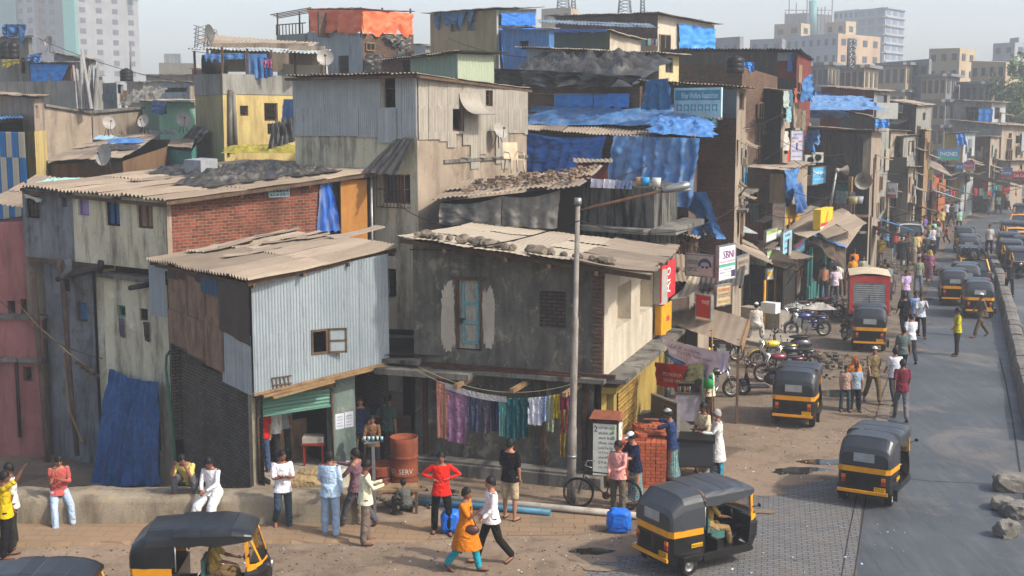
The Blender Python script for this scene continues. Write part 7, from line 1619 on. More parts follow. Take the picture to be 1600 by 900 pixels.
autos=[(1096,876,31,'auto rickshaw with a uniformed driver turning on the block paving at the bottom'),(1369,772,60,'auto rickshaw driving away alone above the broken concrete'),(1247,655,70,'auto rickshaw parked beside the scooter, pale rear window'),(1357,542,75,'auto rickshaw parked close behind the red shutter truck'),(1487,473,76,'auto rickshaw on the road at the left of the nearest pair'),(1524,492,77,'auto rickshaw nearest the camera in the road queue, right of the pair'),(1506,462,76,'auto rickshaw between the nearest pair and the loaded taxi'),(1511,430,74,'auto rickshaw just ahead of the loaded taxi'),(1512,408,72,'auto rickshaw third from the front of the road queue'),(1505,393,72,'auto rickshaw leading the road queue'),(325,948,3,'auto rickshaw with a driver and green seat cut off by the bottom border'),(68,1036,2,'auto rickshaw whose roof alone shows in the bottom left corner'),(1590,432,254,'oncoming auto rickshaw at the head of the queue beyond the divider'),(1577,418,254,'oncoming auto rickshaw second in the inner file'),(1598,411,253,'oncoming auto rickshaw in the outer file behind the head one'),(1574,404,252,'oncoming auto rickshaw third in the inner file'),(1577,382,250,'oncoming auto rickshaw behind the first yellow roofed taxi'),(1599,384,250,'oncoming auto rickshaw at the far right of the outer file'),(1596,350,235,'small oncoming auto rickshaw at the bend by the right border'),(1530,326,20,'auto rickshaw parked by the bazaar with motorcycles beside it'),(1572,322,20,'auto rickshaw parked by the bazaar before the grey truck')]
for x,y,hd,lb in autos:place(AUTO,lb,x,y,hd,AG)
def loft(mb,secs,close=True):
 for A,B in zip(secs[:-1],secs[1:]):
  for i in range(len(A)-1):mb.face([A[i],A[i+1],B[i+1],B[i]],False)
 if close:mb.face(secs[0][::-1]);mb.face(secs[-1])
def make_car(body,top,kind='taxi'):
 root=thing('taxi' if kind=='taxi' else 'van','x','taxi' if kind=='taxi' else 'van');b=lambda mb,n,p=None:mb.build(n,None,p or root)
 if kind=='taxi':X=[(-1.95,.5,.72,.78),(-1.85,.3,.88,.84),(-1.1,.28,.92,.78),(-.9,.28,.92,.78),(.8,.28,.9,.78),(1.8,.3,.82,.74),(1.95,.45,.7,.7)];C=[(-1.15,.92,.7),(-.8,1.4,.58),(.35,1.42,.58),(.85,.92,.7)];W_=(-1.2,1.25)
 else:X=[(-1.75,.4,.9,.7),(-1.7,.3,1.0,.74),(1.4,.3,1.0,.74),(1.7,.35,.85,.7)];C=[(-1.7,1.0,.72),(-1.6,1.72,.64),(.9,1.74,.64),(1.5,1.0,.7)];W_=(-1.15,1.1)
 mb=MB(body);loft(mb,[[V3((x,-w,z0)),V3((x,-w,z1-.08)),V3((x,-w*.93,z1)),V3((x,w*.93,z1)),V3((x,w,z1-.08)),V3((x,w,z0)),V3((x,-w,z0))]for x,z0,z1,w in X]);b(mb,'body')
 (x0,z0,w0),(x1,z1,w1),(x2,z2,w2),(x3,z3,w3)=C
 mb=MB(top);mb.grid(lambda u,v:V3((x1-.04+(x2-x1+.08)*u,-w1+2*w1*v,z1+.04*sin(pi*v)+.02*sin(pi*u))),6,6)
 for s in(-1,1):
  for(xa,za,wa),(xb,zb,wb)in((C[0],C[1]),(C[3],C[2])):mb.bar((xa,s*wa,za),(xb,s*wb,zb+.02),.06)
  mb.bar(((x1+x2)/2,s*w0*.97,z0),((x1+x2)/2,s*w1,z1+.02),.05);mb.bar((x1,s*w1,z1+.01),(x2,s*w1,z2+.01),.05)
  if kind!='taxi':mb.box((x0,s*w0-.02,z0),(x1+.9,s*w0*.95+.02,z1-.1))
 b(mb,'roof')
 mb=MB(glass());e=.02
 mb.face([V3((x0+e,-w0+e,z0)),V3((x0+e,w0-e,z0)),V3((x1+e,w1-e,z1)),V3((x1+e,-w1+e,z1))]);mb.face([V3((x3-e,-w3+e,z3)),V3((x3-e,w3-e,z3)),V3((x2-e,w2-e,z2)),V3((x2-e,-w2+e,z2))])
 for s in(-1,1):mb.face([V3((x0,s*(w0-e),z0)),V3((x3,s*(w3-e),z3)),V3((x2,s*(w2-e),z2)),V3((x1,s*(w1-e),z1))])
 b(mb,'window')
 for x in W_:
  for s in(-1,1):wheel(root,(x,s*.66,.28),.28,.16)
 for s in(-1,1):
  mb=MB(m_lens);mb.ell((X[-1][0]-.03,s*.52,.62),(.06,.1,.1),10,6);b(mb,'headlight');mb=MB(m_tailr);mb.box((X[0][0]-.02,s*.6-.08,.6),(X[0][0]+.04,s*.6+.08,.78));b(mb,'tail_lamp')
 mb=MB(m_chrome if kind=='taxi' else m_black);mb.bar((X[-1][0]+.04,-.74,.42),(X[-1][0]+.04,.74,.42),.05,.1);mb.bar((X[0][0]-.05,-.74,.42),(X[0][0]-.05,.74,.42),.05,.1);b(mb,'bumper')
 mb=MB(m_plate);mb.box((X[0][0]-.03,-.2,.5),(X[0][0]-.01,.2,.6));b(mb,'number_plate')
 index_kids(root);return root
TX=make_car(m_autob,m_autoy);tg='black and yellow taxis'
t=place(TX,'black taxi with a yellow roof and dark bundles on its roof rack',1517,447,76,tg)
place(TX,'oncoming taxi with a yellow roof in the queue beyond the divider',1588,393,251,tg);place(TX,'oncoming taxi with a pale yellow roof farthest in the queue',1594,368,246,tg);place(TX,'taxi at the tail of the oncoming queue near the right border',1606,400,252,tg)
g=G(1517,447);heap('dark bundles tied on the taxi roof rack',V3((g.x-.5,g.y-.9,1.46)),(1.1,.1,0),(0,1.7,0),.45,m_black,24,20,3,'luggage','luggage')
VN=make_car(plain('white_van_paint','c6cac8',.35,spec=.5,dust=.2),plain('white_van_paint','c6cac8'),'van');place(VN,'white van with a dark rear window standing among the crowd',1416,392,80,None)
VN['category']='van'
def truck():
 g=G(1357,508);root=thing('delivery_truck','small red truck with a grey roller shutter back and dusty pale roof','truck',(g.x,g.y,0),radians(77-90));M=WM[root.name]
 mr=plain('truck_red','a81f1c',.5,var=.12,spec=.4,dust=.2);b=lambda mb,n:mb.build(n,None,root);w,L,h0,h1=.78,2.3,.45,2.0
 mb=MB(mr);mb.box((-w,0,h0),(w,L,h1-.02),M);mb.box((-w,-.04,h0),(-w+.16,0,h1),M);mb.box((w-.16,-.04,h0),(w,0,h1),M);mb.box((-w+.16,-.04,h1-.28),(w-.16,0,h1),M);b(mb,'cargo_box')
 mb=MB(plain('dusty_roof','b5a88e',.8,var=.12));mb.grid(lambda u,v:M@V3((-w-.03+(2*w+.06)*u,-.08+(L+.1)*v,h1+.1*sin(pi*u))),8,4);b(mb,'roof')
 mb=MB(plain('white_side','b9b7ae',.6));mb.box((w,.1,h0+.1),(w+.012,L-.1,h1-.15),M);b(mb,'side_panel')
 mb=MB(m_steel);n=40
 mb.grid(lambda u,v:M@V3((-w+.16+(2*w-.32)*u,-.01-.015*abs(sin(v*14*pi)),h0+.05+(h1-.33-h0)*v)),1,84,smooth=False);b(mb,'shutter')
 mb=MB(m_iron);mb.cyl(M@V3((0,-.05,h0+.1)),M@V3((0,-.05,h1-.75)),.02,6);b(mb,'lock_bar')
 mb=MB(mr);mb.box((-w*.95,L,.5),(w*.95,L+1.0,1.6),M);b(mb,'cab')
 for y in(.5,L+.5):
  for s in(-1,1):wheel(root,M@V3((s*.66,y,.28)),.28,.16,M.to_3x3()@V3((1,0,0)))
truck()
def grey_truck():
 g=G(1591,322);root=thing('lorry','grey box lorry standing before the red script board','truck',(g.x,g.y,0),.15);M=WM[root.name];mb=MB(m_palewall)
 mb.box((-1.1,0,.7),(1.1,3.6,2.6),M);mb.box((-1.15,-.05,2.5),(1.15,3.7,2.7),M);mb.build('cargo_box',None,root);mb=MB(m_greyp);mb.box((-1,-.03,.85),(-.05,0,2.4),M);mb.box((.05,-.03,.85),(1,0,2.4),M);mb.build('rear_door',None,root)
 for s in(-1,1):wheel(root,M@V3((s*.9,.8,.4)),.4,.25,(1,0,0))
grey_truck()
def make_bike(tank,seatc=None,kind='bike',name='motorcycle'):
 root=thing(name,'x','scooter' if kind=='scooter' else 'motorcycle');b=lambda mb,n,p=None:mb.build(n,None,p or root);mt=plain('tank_'+tank,tank,.25,var=.08,spec=.6,coat=.3)
 if kind=='bike':
  wheel(root,(.66,0,.3),.3,.09,spokes=6,rimr=.72);wheel(root,(-.62,0,.3),.3,.11,spokes=6,rimr=.72)
  mb=MB(m_black);mb.tube([V3((.42,0,.88)),V3((.2,0,.72)),V3((.25,0,.35)),V3((-.15,0,.32)),V3((-.3,0,.68))],.028,6)
  for s in(-1,1):mb.bar((-.15,s*.07,.36),(-.62,s*.07,.3),.03);mb.cyl((-.35,s*.1,.68),(-.58,s*.1,.34),.025,6)
  mb.tube([V3((.1,-.02,.05)),V3((.05,.12,.3))],.014,5);b(mb,'frame')
  mb=MB(m_steel);mb.box((-.1,-.12,.26),(.24,.12,.5));
  for k in range(6):mb.box((.02,-.09,.46+k*.03),(.22,.09,.475+k*.03))
  mb.cyl((0,-.16,.34),(0,.16,.34),.09,12);b(mb,'engine')
  mb=MB(mt);mb.ell((.14,0,.8),(.28,.14,.12),16,10);mb.ell((-.5,0,.72),(.22,.09,.06),12,6);mb.ell((-.25,0,.58),(.15,.12,.09),10,6);b(mb,'tank')
  mb=MB(m_black);mb.ell((-.28,0,.79),(.36,.12,.06),16,8);b(mb,'seat')
  mb=MB(m_chrome)
  for s in(-1,1):mb.cyl((.66,s*.09,.3),(.44,s*.07,.92),.022,8)
  mb.tube([V3((.3,-.36,1.02)),V3((.42,-.2,1.0)),V3((.44,0,.96)),V3((.42,.2,1.0)),V3((.3,.36,1.02))],.014,6);b(mb,'fork')
  mb=MB(m_chrome);mb.tube([V3((.22,-.1,.4)),V3((.1,-.15,.22)),V3((-.3,-.17,.24)),V3((-.7,-.17,.34))],[.02,.025,.04,.045],8);b(mb,'exhaust')
  mb=MB(m_lens);mb.ell((.55,0,.86),(.06,.09,.09),10,8);b(mb,'headlight');mb=MB(m_tailr);mb.ell((-.74,0,.72),(.04,.07,.04),8,6);b(mb,'tail_lamp')
  for s in(-1,1):mb=MB(m_black);mb.cyl((.36,s*.28,1.02),(.36,s*.34,1.14),.008,5);mb.ell((.36,s*.36,1.17),(.015,.05,.035),8,6);b(mb,'mirror')
  mb=MB(mt);mb.grid(lambda u,v:V3((.66+.33*cos(pi*(.1+u*.6)),(v-.5)*.12,.3+.33*sin(pi*(.1+u*.6)))),10,3);b(mb,'mudguard');mb=MB(mt);mb.grid(lambda u,v:V3((-.62-.35*cos(pi*(.15+u*.5)),(v-.5)*.14,.3+.35*sin(pi*(.15+u*.5)))),10,3);b(mb,'mudguard')
 else:
  wheel(root,(.6,0,.23),.23,.1);wheel(root,(-.52,0,.23),.23,.1)
  mb=MB(mt);mb.grid(lambda u,v:V3((.42+.1*v+.06*cos((u-.5)*2),(u-.5)*.46*(1-.25*v),.3+.55*v)),8,6);mb.box((-.15,-.2,.24),(.45,.2,.3));mb.ell((-.42,0,.5),(.42,.2,.22),16,10);mb.ell((.6,0,.4),(.2,.11,.12),12,8);mb.ell((.48,0,.98),(.1,.12,.1),12,8);b(mb,'body')
  mb=MB(m_black);mb.ell((-.38,0,.76),(.4,.15,.07),16,8);b(mb,'seat');mb=MB(m_black);mb.tube([V3((.36,-.34,1.05)),V3((.46,0,1.02)),V3((.36,.34,1.05))],.018,6);mb.cyl((.5,0,.95),(.6,0,.25),.03,8);b(mb,'handlebar')
  mb=MB(m_lens);mb.ell((.57,0,.98),(.03,.07,.06),10,6);b(mb,'headlight');mb=MB(m_tailo)
  for s in(-1,1):mb.ell((.54,s*.14,.98),(.03,.03,.03),8,6)
  b(mb,'indicator')
  for s in(-1,1):mb=MB(m_black);mb.cyl((.4,s*.28,1.05),(.4,s*.34,1.2),.008,5);mb.ell((.4,s*.36,1.22),(.015,.05,.04),8,6);b(mb,'mirror')
 index_kids(root);return root
BK='motorcycles parked along the street'
b1=make_bike('2d3470');b2=make_bike('c9b312');b3=make_bike('6a1522');b4=make_bike('141416');b5=make_bike('26222c',kind='scooter',name='scooter')
place(b1,'blue and black motorcycle parked sideways before the food shop',1262,526,186,BK);place(b2,'yellow and black motorcycle with its front wheel to the left',1212,574,190,BK);place(b3,'dark red motorcycle wedged between scooter and yellow motorcycle',1222,596,188,BK);place(b4,'black motorcycle partly behind the blue one',1246,517,188,BK);place(b4,'dark motorcycle under the edge of the grey cover',1262,508,190,BK);place(b5,'dark scooter behind the yellow motorcycle',1232,560,186,BK);place(b4,'black motorcycle squeezed behind the dark red one',1240,583,186,BK)
place(b5,'dark scooter parked left of the pale windowed rickshaw',1192,617,184,BK);place(b4,'black motorcycle behind the man holding the stick',1110,622,10,BK);place(b4,'black motorcycle half under the long slanting awning',1122,566,12,BK);place(b4,'dark motorcycle standing left of the rickshaw behind the red truck',1331,536,280,BK);place(b3,'red motorcycle among the rubble under a grey cover',1285,498,10,BK);place(b1,'motorcycle at the curb by the far parked rickshaw, left one',1502,333,200,BK);place(b3,'red motorcycle at the curb by the far parked rickshaw',1518,331,205,BK);place(b4,'motorcycle beside the bazaar crowd above the white van',1384,372,110,BK)
heap('grey plastic cover thrown over a motorcycle by the rubble',G(1235,513)+V3((0,0,.7)),(1.9,.2,0),(-.1,1.1,0),.22,tarp('cover_grey','8d8a84','9c9992','6a655d',.3),26,18,4,'cover','cover')
def bicycle(label,px,py,hd,fx=True):
 g=G(px,py);root=thing('bicycle',label,'bicycle',(g.x,g.y,0),radians(hd),'bicycles');M=WM[root.name];T=lambda x,y,z:M@V3((x,y,z));ax=M.to_3x3()@V3((0,1,0))
 for x in(-.52,.52):wheel(root,T(x,0,.34),.34,.035,ax,20,.93)
 mb=MB(plain('bicycle_frame','3a3228',.5,.3))
 for a,c in(((-.52,0,.34),(-.08,0,.3)),((-.08,0,.3),(-.2,0,.82)),((-.2,0,.78),(.36,0,.82)),((-.08,0,.3),(.38,0,.7)),((-.52,0,.34),(-.19,0,.74)),((.52,0,.34),(.34,0,.95))):mb.cyl(T(*a),T(*c),.016,6)
 mb.build('frame',None,root);mb=MB(m_chrome);mb.tube([T(.2,-.28,.98),T(.36,-.2,1.0),T(.36,.2,1.0),T(.2,.28,.98)],.012,6);mb.build('handlebar',None,root);mb=MB(m_black);mb.ell(T(-.24,0,.86),(.13,.09,.04),10,6,M.to_3x3());mb.build('saddle',None,root);mb=MB(m_iron);mb.tube([T(-.08,-.12,.2),T(-.08,-.05,.3),T(-.08,.05,.3),T(-.08,.12,.4)],.015,6);mb.ell(T(-.08,0,.3),(.09,.012,.09),12,6,M.to_3x3());mb.obox(T(-.75,-.07,.72),M.to_3x3()@V3((.4,0,0)),M.to_3x3()@V3((0,.14,0)),(0,0,.015));mb.build('pedals',None,root)
bicycle('old bicycle leaning by the lamp post on the footway',941,795,170);bicycle('bicycle behind the red shutter truck',1392,462,60)
# = people
TS=bpy.data.scenes.new('tmp');SKN=[plain('skin_%d'%i,c,.55,var=.06,spec=.3)for i,c in enumerate(['7d5240','8f614a','6a4433','9a6b52'])]
HAIR=plain('black_hair','0e0c0b',.6);GREYH=plain('grey_hair','8f8c88',.7);SHOE=plain('dark_sandal','2a1f1a',.7)
def remesh(mb,voxel,sm=4):
 me=bpy.data.meshes.new('t');me.from_pydata([tuple(p)for p in mb.v],[],mb.f);bm=bmesh.new();bm.from_mesh(me);bmesh.ops.remove_doubles(bm,verts=bm.verts,dist=1e-5);bmesh.ops.recalc_face_normals(bm,faces=bm.faces);bm.to_mesh(me);bm.free()
 ob=bpy.data.objects.new('t',me);TS.collection.objects.link(ob)
 m=ob.modifiers.new('r','REMESH');m.mode='VOXEL';m.voxel_size=voxel;m.use_smooth_shade=True
 if sm:s=ob.modifiers.new('s','SMOOTH');s.iterations=sm;s.factor=.5
 with bpy.context.temp_override(scene=TS,view_layer=TS.view_layers[0]):
  dg=bpy.context.evaluated_depsgraph_get();r=bpy.data.meshes.new_from_object(ob.evaluated_get(dg))
 bpy.data.objects.remove(ob,do_unlink=True)
 r.polygons.foreach_set('use_smooth',[True]*len(r.polygons));return r
def ctube(mb,pts,rs,n=12):
 mb.tube(pts,rs,n)
 for p,r in((pts[0],rs[0]),(pts[-1],rs[-1])):rr=r if hasattr(r,'__len__')else(r,r);k=min(rr);mb.ell(p,(k,k,k),10,6)
DEF=dict(hip=.93,lean=0,L=(3,2,4),R=(-3,2,4),aL=(5,8,12,0),aR=(-3,8,12,0),head=0,nod=0,dress='shirt',sleeve=1,low='trousers',fat=1.0,twist=0)
PC={}
def pose_meshes(key,p,fine):
 if(key,fine)in PC:return PC[(key,fine)]
 q=dict(DEF);q.update(p);vx=.011 if fine else .022;rd=radians;f=q['fat']
 hp=V3((0,0,q['hip']));ln=rd(q['lean']);up=V3((sin(ln),0,cos(ln)));fw=V3((cos(ln),0,-sin(ln)));T=lambda h,x=0,y=0:hp+up*h+fw*x+V3((0,y,0))
 J={}
 for s,n in((1,'L'),(-1,'R')):
  a,k,ab=[rd(v)for v in q[n]];h=hp+V3((0,s*.09,-.02));kn=h+V3((sin(a),s*sin(ab),-cos(a)))*.43;an=kn+V3((sin(a-k),s*sin(ab)*.3,-cos(a-k)))*.41;J[n]=(h,kn,an,a-k)
  P_,A_,E_,I_=[rd(v)for v in q['a'+n]];sh=T(.465,0,s*.17);el=sh+(fw*sin(P_)*cos(A_)+V3((0,s*sin(A_),0))-up*cos(P_)*cos(A_))*.28;d=fw*sin(P_+E_)*cos(I_)-V3((0,s*sin(I_),0))-up*cos(P_+E_)*cos(I_)*1.0;d.normalize();wr=el+d*.25;J['a'+n]=(sh,el,wr,d)
 hy=rd(q['head']);nd=rd(q['nod']);hd=V3((cos(hy)*cos(nd),sin(hy)*cos(nd),-sin(nd)));hc=T(.66,.02)+V3((sin(nd)*.03,0,0));side=V3((0,0,1)).cross(hd).normalized();hu=hd.cross(side).normalized();HM=Matrix((hd,side,hu)).transposed()
 B=MB();secs=[(-.1,.12,.075),(-.02,.16*f,.105*f),(.12,.138*f,.098*f),(.3,.158*f,.11*f),(.42,.165*f,.098),(.49,.13,.075),(.54,.055,.055)]
 torso=lambda m,g,lo,hi:m.tube([T(h)for h,a,b in secs if lo<=h<=hi],[(a+g,b+g)if True else 0 for h,a,b in secs if lo<=h<=hi],16)
 def tor(m,g,lo,hi):
  L_=[s_ for s_ in secs if lo<=s_[0]<=hi];n0=len(m.v)
  m.grid(lambda u,v:(lambda s_:T(s_[0])+V3((0,1,0))*(s_[1]+g)*sin(2*pi*u)+fw*(s_[2]+g)*cos(2*pi*u))(L_[int(v*(len(L_)-1)+.5)]),18,len(L_)-1)
  for e in(0,-1):s_=L_[e];m.face([T(s_[0])+V3((0,1,0))*(s_[1]+g)*sin(2*pi*i/18)+fw*(s_[2]+g)*cos(2*pi*i/18)for i in range(18)][::-1 if e==0 else 1])
 tor(B,0,-1,1);ctube(B,[T(.5),T(.58,.01)],[.052,.05]);B.ell(hc,(.092,.074,.112),16,12,HM);B.ell(hc+HM@V3((.03,0,-.06)),(.06,.05,.05),12,8,HM)
 if fine:
  B.ell(hc+HM@V3((.095,0,-.012)),(.022,.013,.026),8,6,HM)
  for s in(-1,1):B.ell(hc+HM@V3((0,s*.075,-.005)),(.02,.012,.03),8,6,HM)
 shoes=MB()
 for n,s in(('L',1),('R',-1)):
  h,kn,an,sa=J[n];ctube(B,[h,h.lerp(kn,.5),kn],[.083*f,.07,.052]);ctube(B,[kn,kn.lerp(an,.35),an],[.05,.052,.034]);fd=V3((cos(sa),.12*s,sin(sa)*.9)).normalized()if abs(sa)>.5 else V3((1,.15*s,0)).normalized()
  FM=Matrix((fd,V3((0,0,1)).cross(fd).normalized(),fd.cross(V3((0,0,1)).cross(fd).normalized()))).transposed();B.ell(an+fd*.07-V3((0,0,.045)),(.12,.042,.032),12,8,FM);shoes.ell(an+fd*.075-V3((0,0,.065)),(.135,.05,.022),14,8,FM)
  sh,el,wr,d=J['a'+n];ctube(B,[sh,sh.lerp(el,.4),el],[.05,.046,.037]);ctube(B,[el,el.lerp(wr,.3),wr],[.037,.038,.025]);X=d;Yv=X.cross(V3((0,s,.2))).normalized();Zv=X.cross(Yv).normalized();HMx=Matrix((X,Zv,Yv)).transposed()
  B.ell(wr+d*.045,(.05,.036,.018),10,8,HMx)
  if fine:
   for i,(o_,l_)in enumerate([(-.028,.055),(-.01,.068),(.009,.064),(.027,.05)]):
    b0=wr+HMx@V3((.07,o_,0));b1=b0+HMx@V3((l_*.55,o_*.1,.008));b2=b1+HMx@V3((l_*.5,0,.022));B.tube([b0-d*.02,b1,b2],[.0095,.009,.008],7)
   b0=wr+HMx@V3((.02,-.03,0));B.tube([b0,b0+HMx@V3((.03,-.026,.012)),b0+HMx@V3((.055,-.03,.026))],[.011,.01,.009],7)
 out={'body':remesh(B,vx,3)};cv=.016 if fine else .026
 D=q['dress'];km=(J['L'][1]+J['R'][1])/2;dx=abs(J['L'][1].x-J['R'][1].x)/2
 def skirt(m,ry,rx,end,fl):
  c0=T(.12);c1=T(0).lerp(km,end);N_=8
  m.grid(lambda u,v:T(.12).lerp(T(0),min(1,v*3)).lerp(T(0).lerp(km,end*max(0,v*3-1)/2),1 if v>.33 else 0)+V3(((rx+fl*v+dx*end*v*.85)*cos(2*pi*u)*(1+.04*sin(u*44)*v),(ry+.03*f*v+fl*v)*sin(2*pi*u),0)),24,N_)
  n0=len(m.v)-25*(N_+1);m.face([m.v[k]for k in range(n0,n0+24)]);m.face([m.v[k]for k in range(n0+25*N_,n0+25*N_+24)])
 if D:
  S=MB();lo=-.1
  if D in('shirt','tee','sweater'):tor(S,.014,-.02,.5);skirt(S,.165,.135,.26 if not(D=='tucked')else .02,.02)
  elif D=='kurta':
   tor(S,.02,-.02,.5);skirt(S,.175,.13,1.02,.07)
  ctube(S,[T(.49,0,.03),T(.49,0,-.03)],[.06,.06])
  sl=q['sleeve']
  for n in 'LR':
   sh,el,wr,d=J['a'+n];e=el.lerp(wr,.85)if sl==2 else sh.lerp(el,.85)if sl==1 else sh.lerp(el,.3)
   ctube(S,[T(.44,0,(.1 if n=='L' else-.1)),sh,sh.lerp(el,.6)],[.064,.058,.052]);ctube(S,[sh.lerp(el,.3),el,e]if sl==2 else[sh,e],[.053,.047,.038]if sl==2 else[.058,.056])
  out['shirt']=remesh(S,cv,3)
 Lw=q['low'];S=MB()
 if Lw in('trousers','shorts','loose'):
  g=.018 if Lw!='loose' else .045;tor(S,.012+(.006 if Lw=='loose' else 0),-.1,.06)
  for n in 'LR':
   h,kn,an,sa=J[n];en=an+(kn-an)*.06
   if Lw=='shorts':ctube(S,[h,h.lerp(kn,.5),kn.lerp(h,.02)],[.1*f,.095,.088])
   else:ctube(S,[h,h.lerp(kn,.5),kn],[.083*f+g,.072+g,.058+g]);ctube(S,[kn,kn.lerp(an,.4),en],[.058+g,.058+g,.052+g])
 else:
  tor(S,.014,-.1,.06);a=(J['L'][2]+J['R'][2])/2;k=(J['L'][1]+J['R'][1])/2;sp=abs(J['L'][2].x-J['R'][2].x)/2;a=a+V3((0,0,.08))
  S.grid(lambda u,v:(lambda c,rx,ry:c+V3((rx*cos(2*pi*u)*(1+.05*sin(u*50)),ry*sin(2*pi*u),0)))(*[((T(0).lerp(k,v*2),.12+.03*v+sp*v*.7,.17)if v<.5 else(k.lerp(a,v*2-1),.13+sp*v,.17+.01*v))][0]),24,10)
  n0=len(S.v);S.face([S.v[i]for i in range(n0-25*11,n0-25*11+24)]);S.face([S.v[i]for i in range(n0-25,n0-1)])
 out['trousers' if Lw!='lungi' else 'lungi']=remesh(S,cv,3)
 Hh=MB();cov=lambda u,v:1
 def hair(u,v):
  a=2*pi*u;b_=pi/2-v*2.05*(.62+.38*(.5-.5*cos(a))**.8);k=1.13+(.03*mnoise.noise(V3((cos(a)*3,sin(a)*3,v*6)))if fine else 0);return hc+HM@V3((.094*cos(a)*cos(b_)*k-.006,.078*sin(a)*cos(b_)*k,.116*sin(b_)*k))
 Hh.grid(hair,20,9);out['hair']=Hh
 out['shoes']=shoes;out['J']=(hc,HM,J,T);PC[(key,fine)]=out
 for k_ in('hair','shoes'):
  m=out[k_];me=bpy.data.meshes.new(k_);me.from_pydata([tuple(v)for v in m.v],[],m.f);me.polygons.foreach_set('use_smooth',[True]*len(me.polygons));out[k_]=me
 return out
def person(label,at,hd,pose,top,low,key=None,fine=False,sc=1.0,skin=None,hair=None,hat=None,extra=None,z=None,group=None,feet=None,tmat=None,lmat=None):
 """at = photo pixel of the feet (or a Vector)"""
 ms=pose_meshes(key or repr(sorted(pose.items())),pose,fine)
 g=V3(at)if len(at)==3 else gz(*at);off=0 if z is None else z;sk=SKN[(hash_(label))%4]if skin is None else SKN[skin]
 low_z=min(v.co.z for v in ms['body'].vertices);loc=V3((g.x,g.y,(g.z if len(at)==3 else 0)+off-(low_z-.012)*sc if z is None else off))
 o=bpy.data.objects.new('person',ms['body']);COL.objects.link(o);o.location=loc;o.rotation_euler.z=radians(hd);o.scale=(sc,)*3
 tag(o,label,'person',group)
 def mt(ob,m):
  if not len(ob.data.materials):ob.data.materials.append(None)
  ob.material_slots[0].link='OBJECT';ob.material_slots[0].material=m
 mt(o,sk);WM[o.name]=Matrix.Translation(loc)@Matrix.Rotation(radians(hd),4,'Z')@Matrix.Scale(sc,4)
 for k_,m in(('shirt',tmat or(top and cloth('c_'+top,[top]))),('trousers',lmat or(low and cloth('c_'+low,[low]))),('lungi',lmat or(low and cloth('c_'+low,[low]))),('hair',hair or HAIR),('shoes',SHOE)):
  if k_ in ms and m and not(k_=='hair' and hat=='scarf'):
   c=bpy.data.objects.new(k_,ms[k_]);COL.objects.link(c);c.parent=o;mt(c,m)
 hc,HM,J,T=ms['J'];Wm=WM[o.name]
 if fine:
  mb=MB(m_ink)
  for s in(-1,1):mb.ell(Wm@(hc+HM@V3((.082,s*.03,.005))),(.012*sc,.012*sc,.007*sc),6,4);mb.bar(Wm@(hc+HM@V3((.088,s*.015,.028))),Wm@(hc+HM@V3((.078,s*.048,.028))),.007)
  mb.build('eyes',None,o);mb=MB(plain('lips','5a2e26',.6));mb.bar(Wm@(hc+HM@V3((.088,-.022,-.055))),Wm@(hc+HM@V3((.088,.022,-.055))),.009);mb.build('mouth',None,o)
 if hat in('cap','peak','stripe'):
  mb=MB(cloth('hat_'+('stripe' if hat=='stripe' else 'white'),['c9c9c4']if hat!='stripe' else['c9c9c4','22304a'],12));mb.grid(lambda u,v:Wm@(hc+HM@V3((.108*cos(2*pi*u)*cos(pi/2-v*1.15),.092*sin(2*pi*u)*cos(pi/2-v*1.15),.02+.118*sin(pi/2-v*1.15)))),16,6)
  if hat=='peak':mb.ell(Wm@(hc+HM@V3((.13,0,.055))),(.07,.07,.01),12,4,(Matrix.Rotation(radians(hd),3,'Z')@HM))
  mb.build('cap',None,o)
 if hat=='scarf':
  mb=MB(cloth('sc_'+extra,[extra]));mb.grid(lambda u,v:Wm@(hc+HM@V3(((.115+.05*max(0,v-.5))*cos(.75+(2*pi-1.5)*u)*sin(min(pi*.62,v*2.6)),(.1+.16*max(0,v-.55))*sin(.75+(2*pi-1.5)*u)*sin(min(pi*.62,v*2.6)),.135*cos(min(pi*.62,v*2.6))-.28*max(0,v-.6)))),20,10);mb.build('headscarf',None,o)
 if hat=='beard' or extra=='beard':
  mb=MB(hair or HAIR);mb.ell(Wm@(hc+HM@V3((.06,0,-.085))),(.045,.05,.055),12,8);mb.build('beard',None,o)
 return o,ms
def gz(x,y):
 g=G(x,y);e=G(800,856).y+(g.x+13)*.035
 if-13.5<g.x<-1.6 and e<g.y<25.7:return G(x,y,.07*min(1,(-1.6-g.x)/2.5)+.01)
 return g
def hash_(s):return sum(ord(c)*(i+1)for i,c in enumerate(s))
POSE_S=dict(L=(4,3,5),R=(-4,2,5));WK=dict(L=(24,8,2),R=(-18,18,2),aL=(-18,6,12,0),aR=(22,6,18,0));WK2=dict(L=(-16,22,2),R=(20,4,2),aL=(18,6,25,0),aR=(-15,6,8,0))
def U(d,**k):r=dict(d);r.update(k);return r
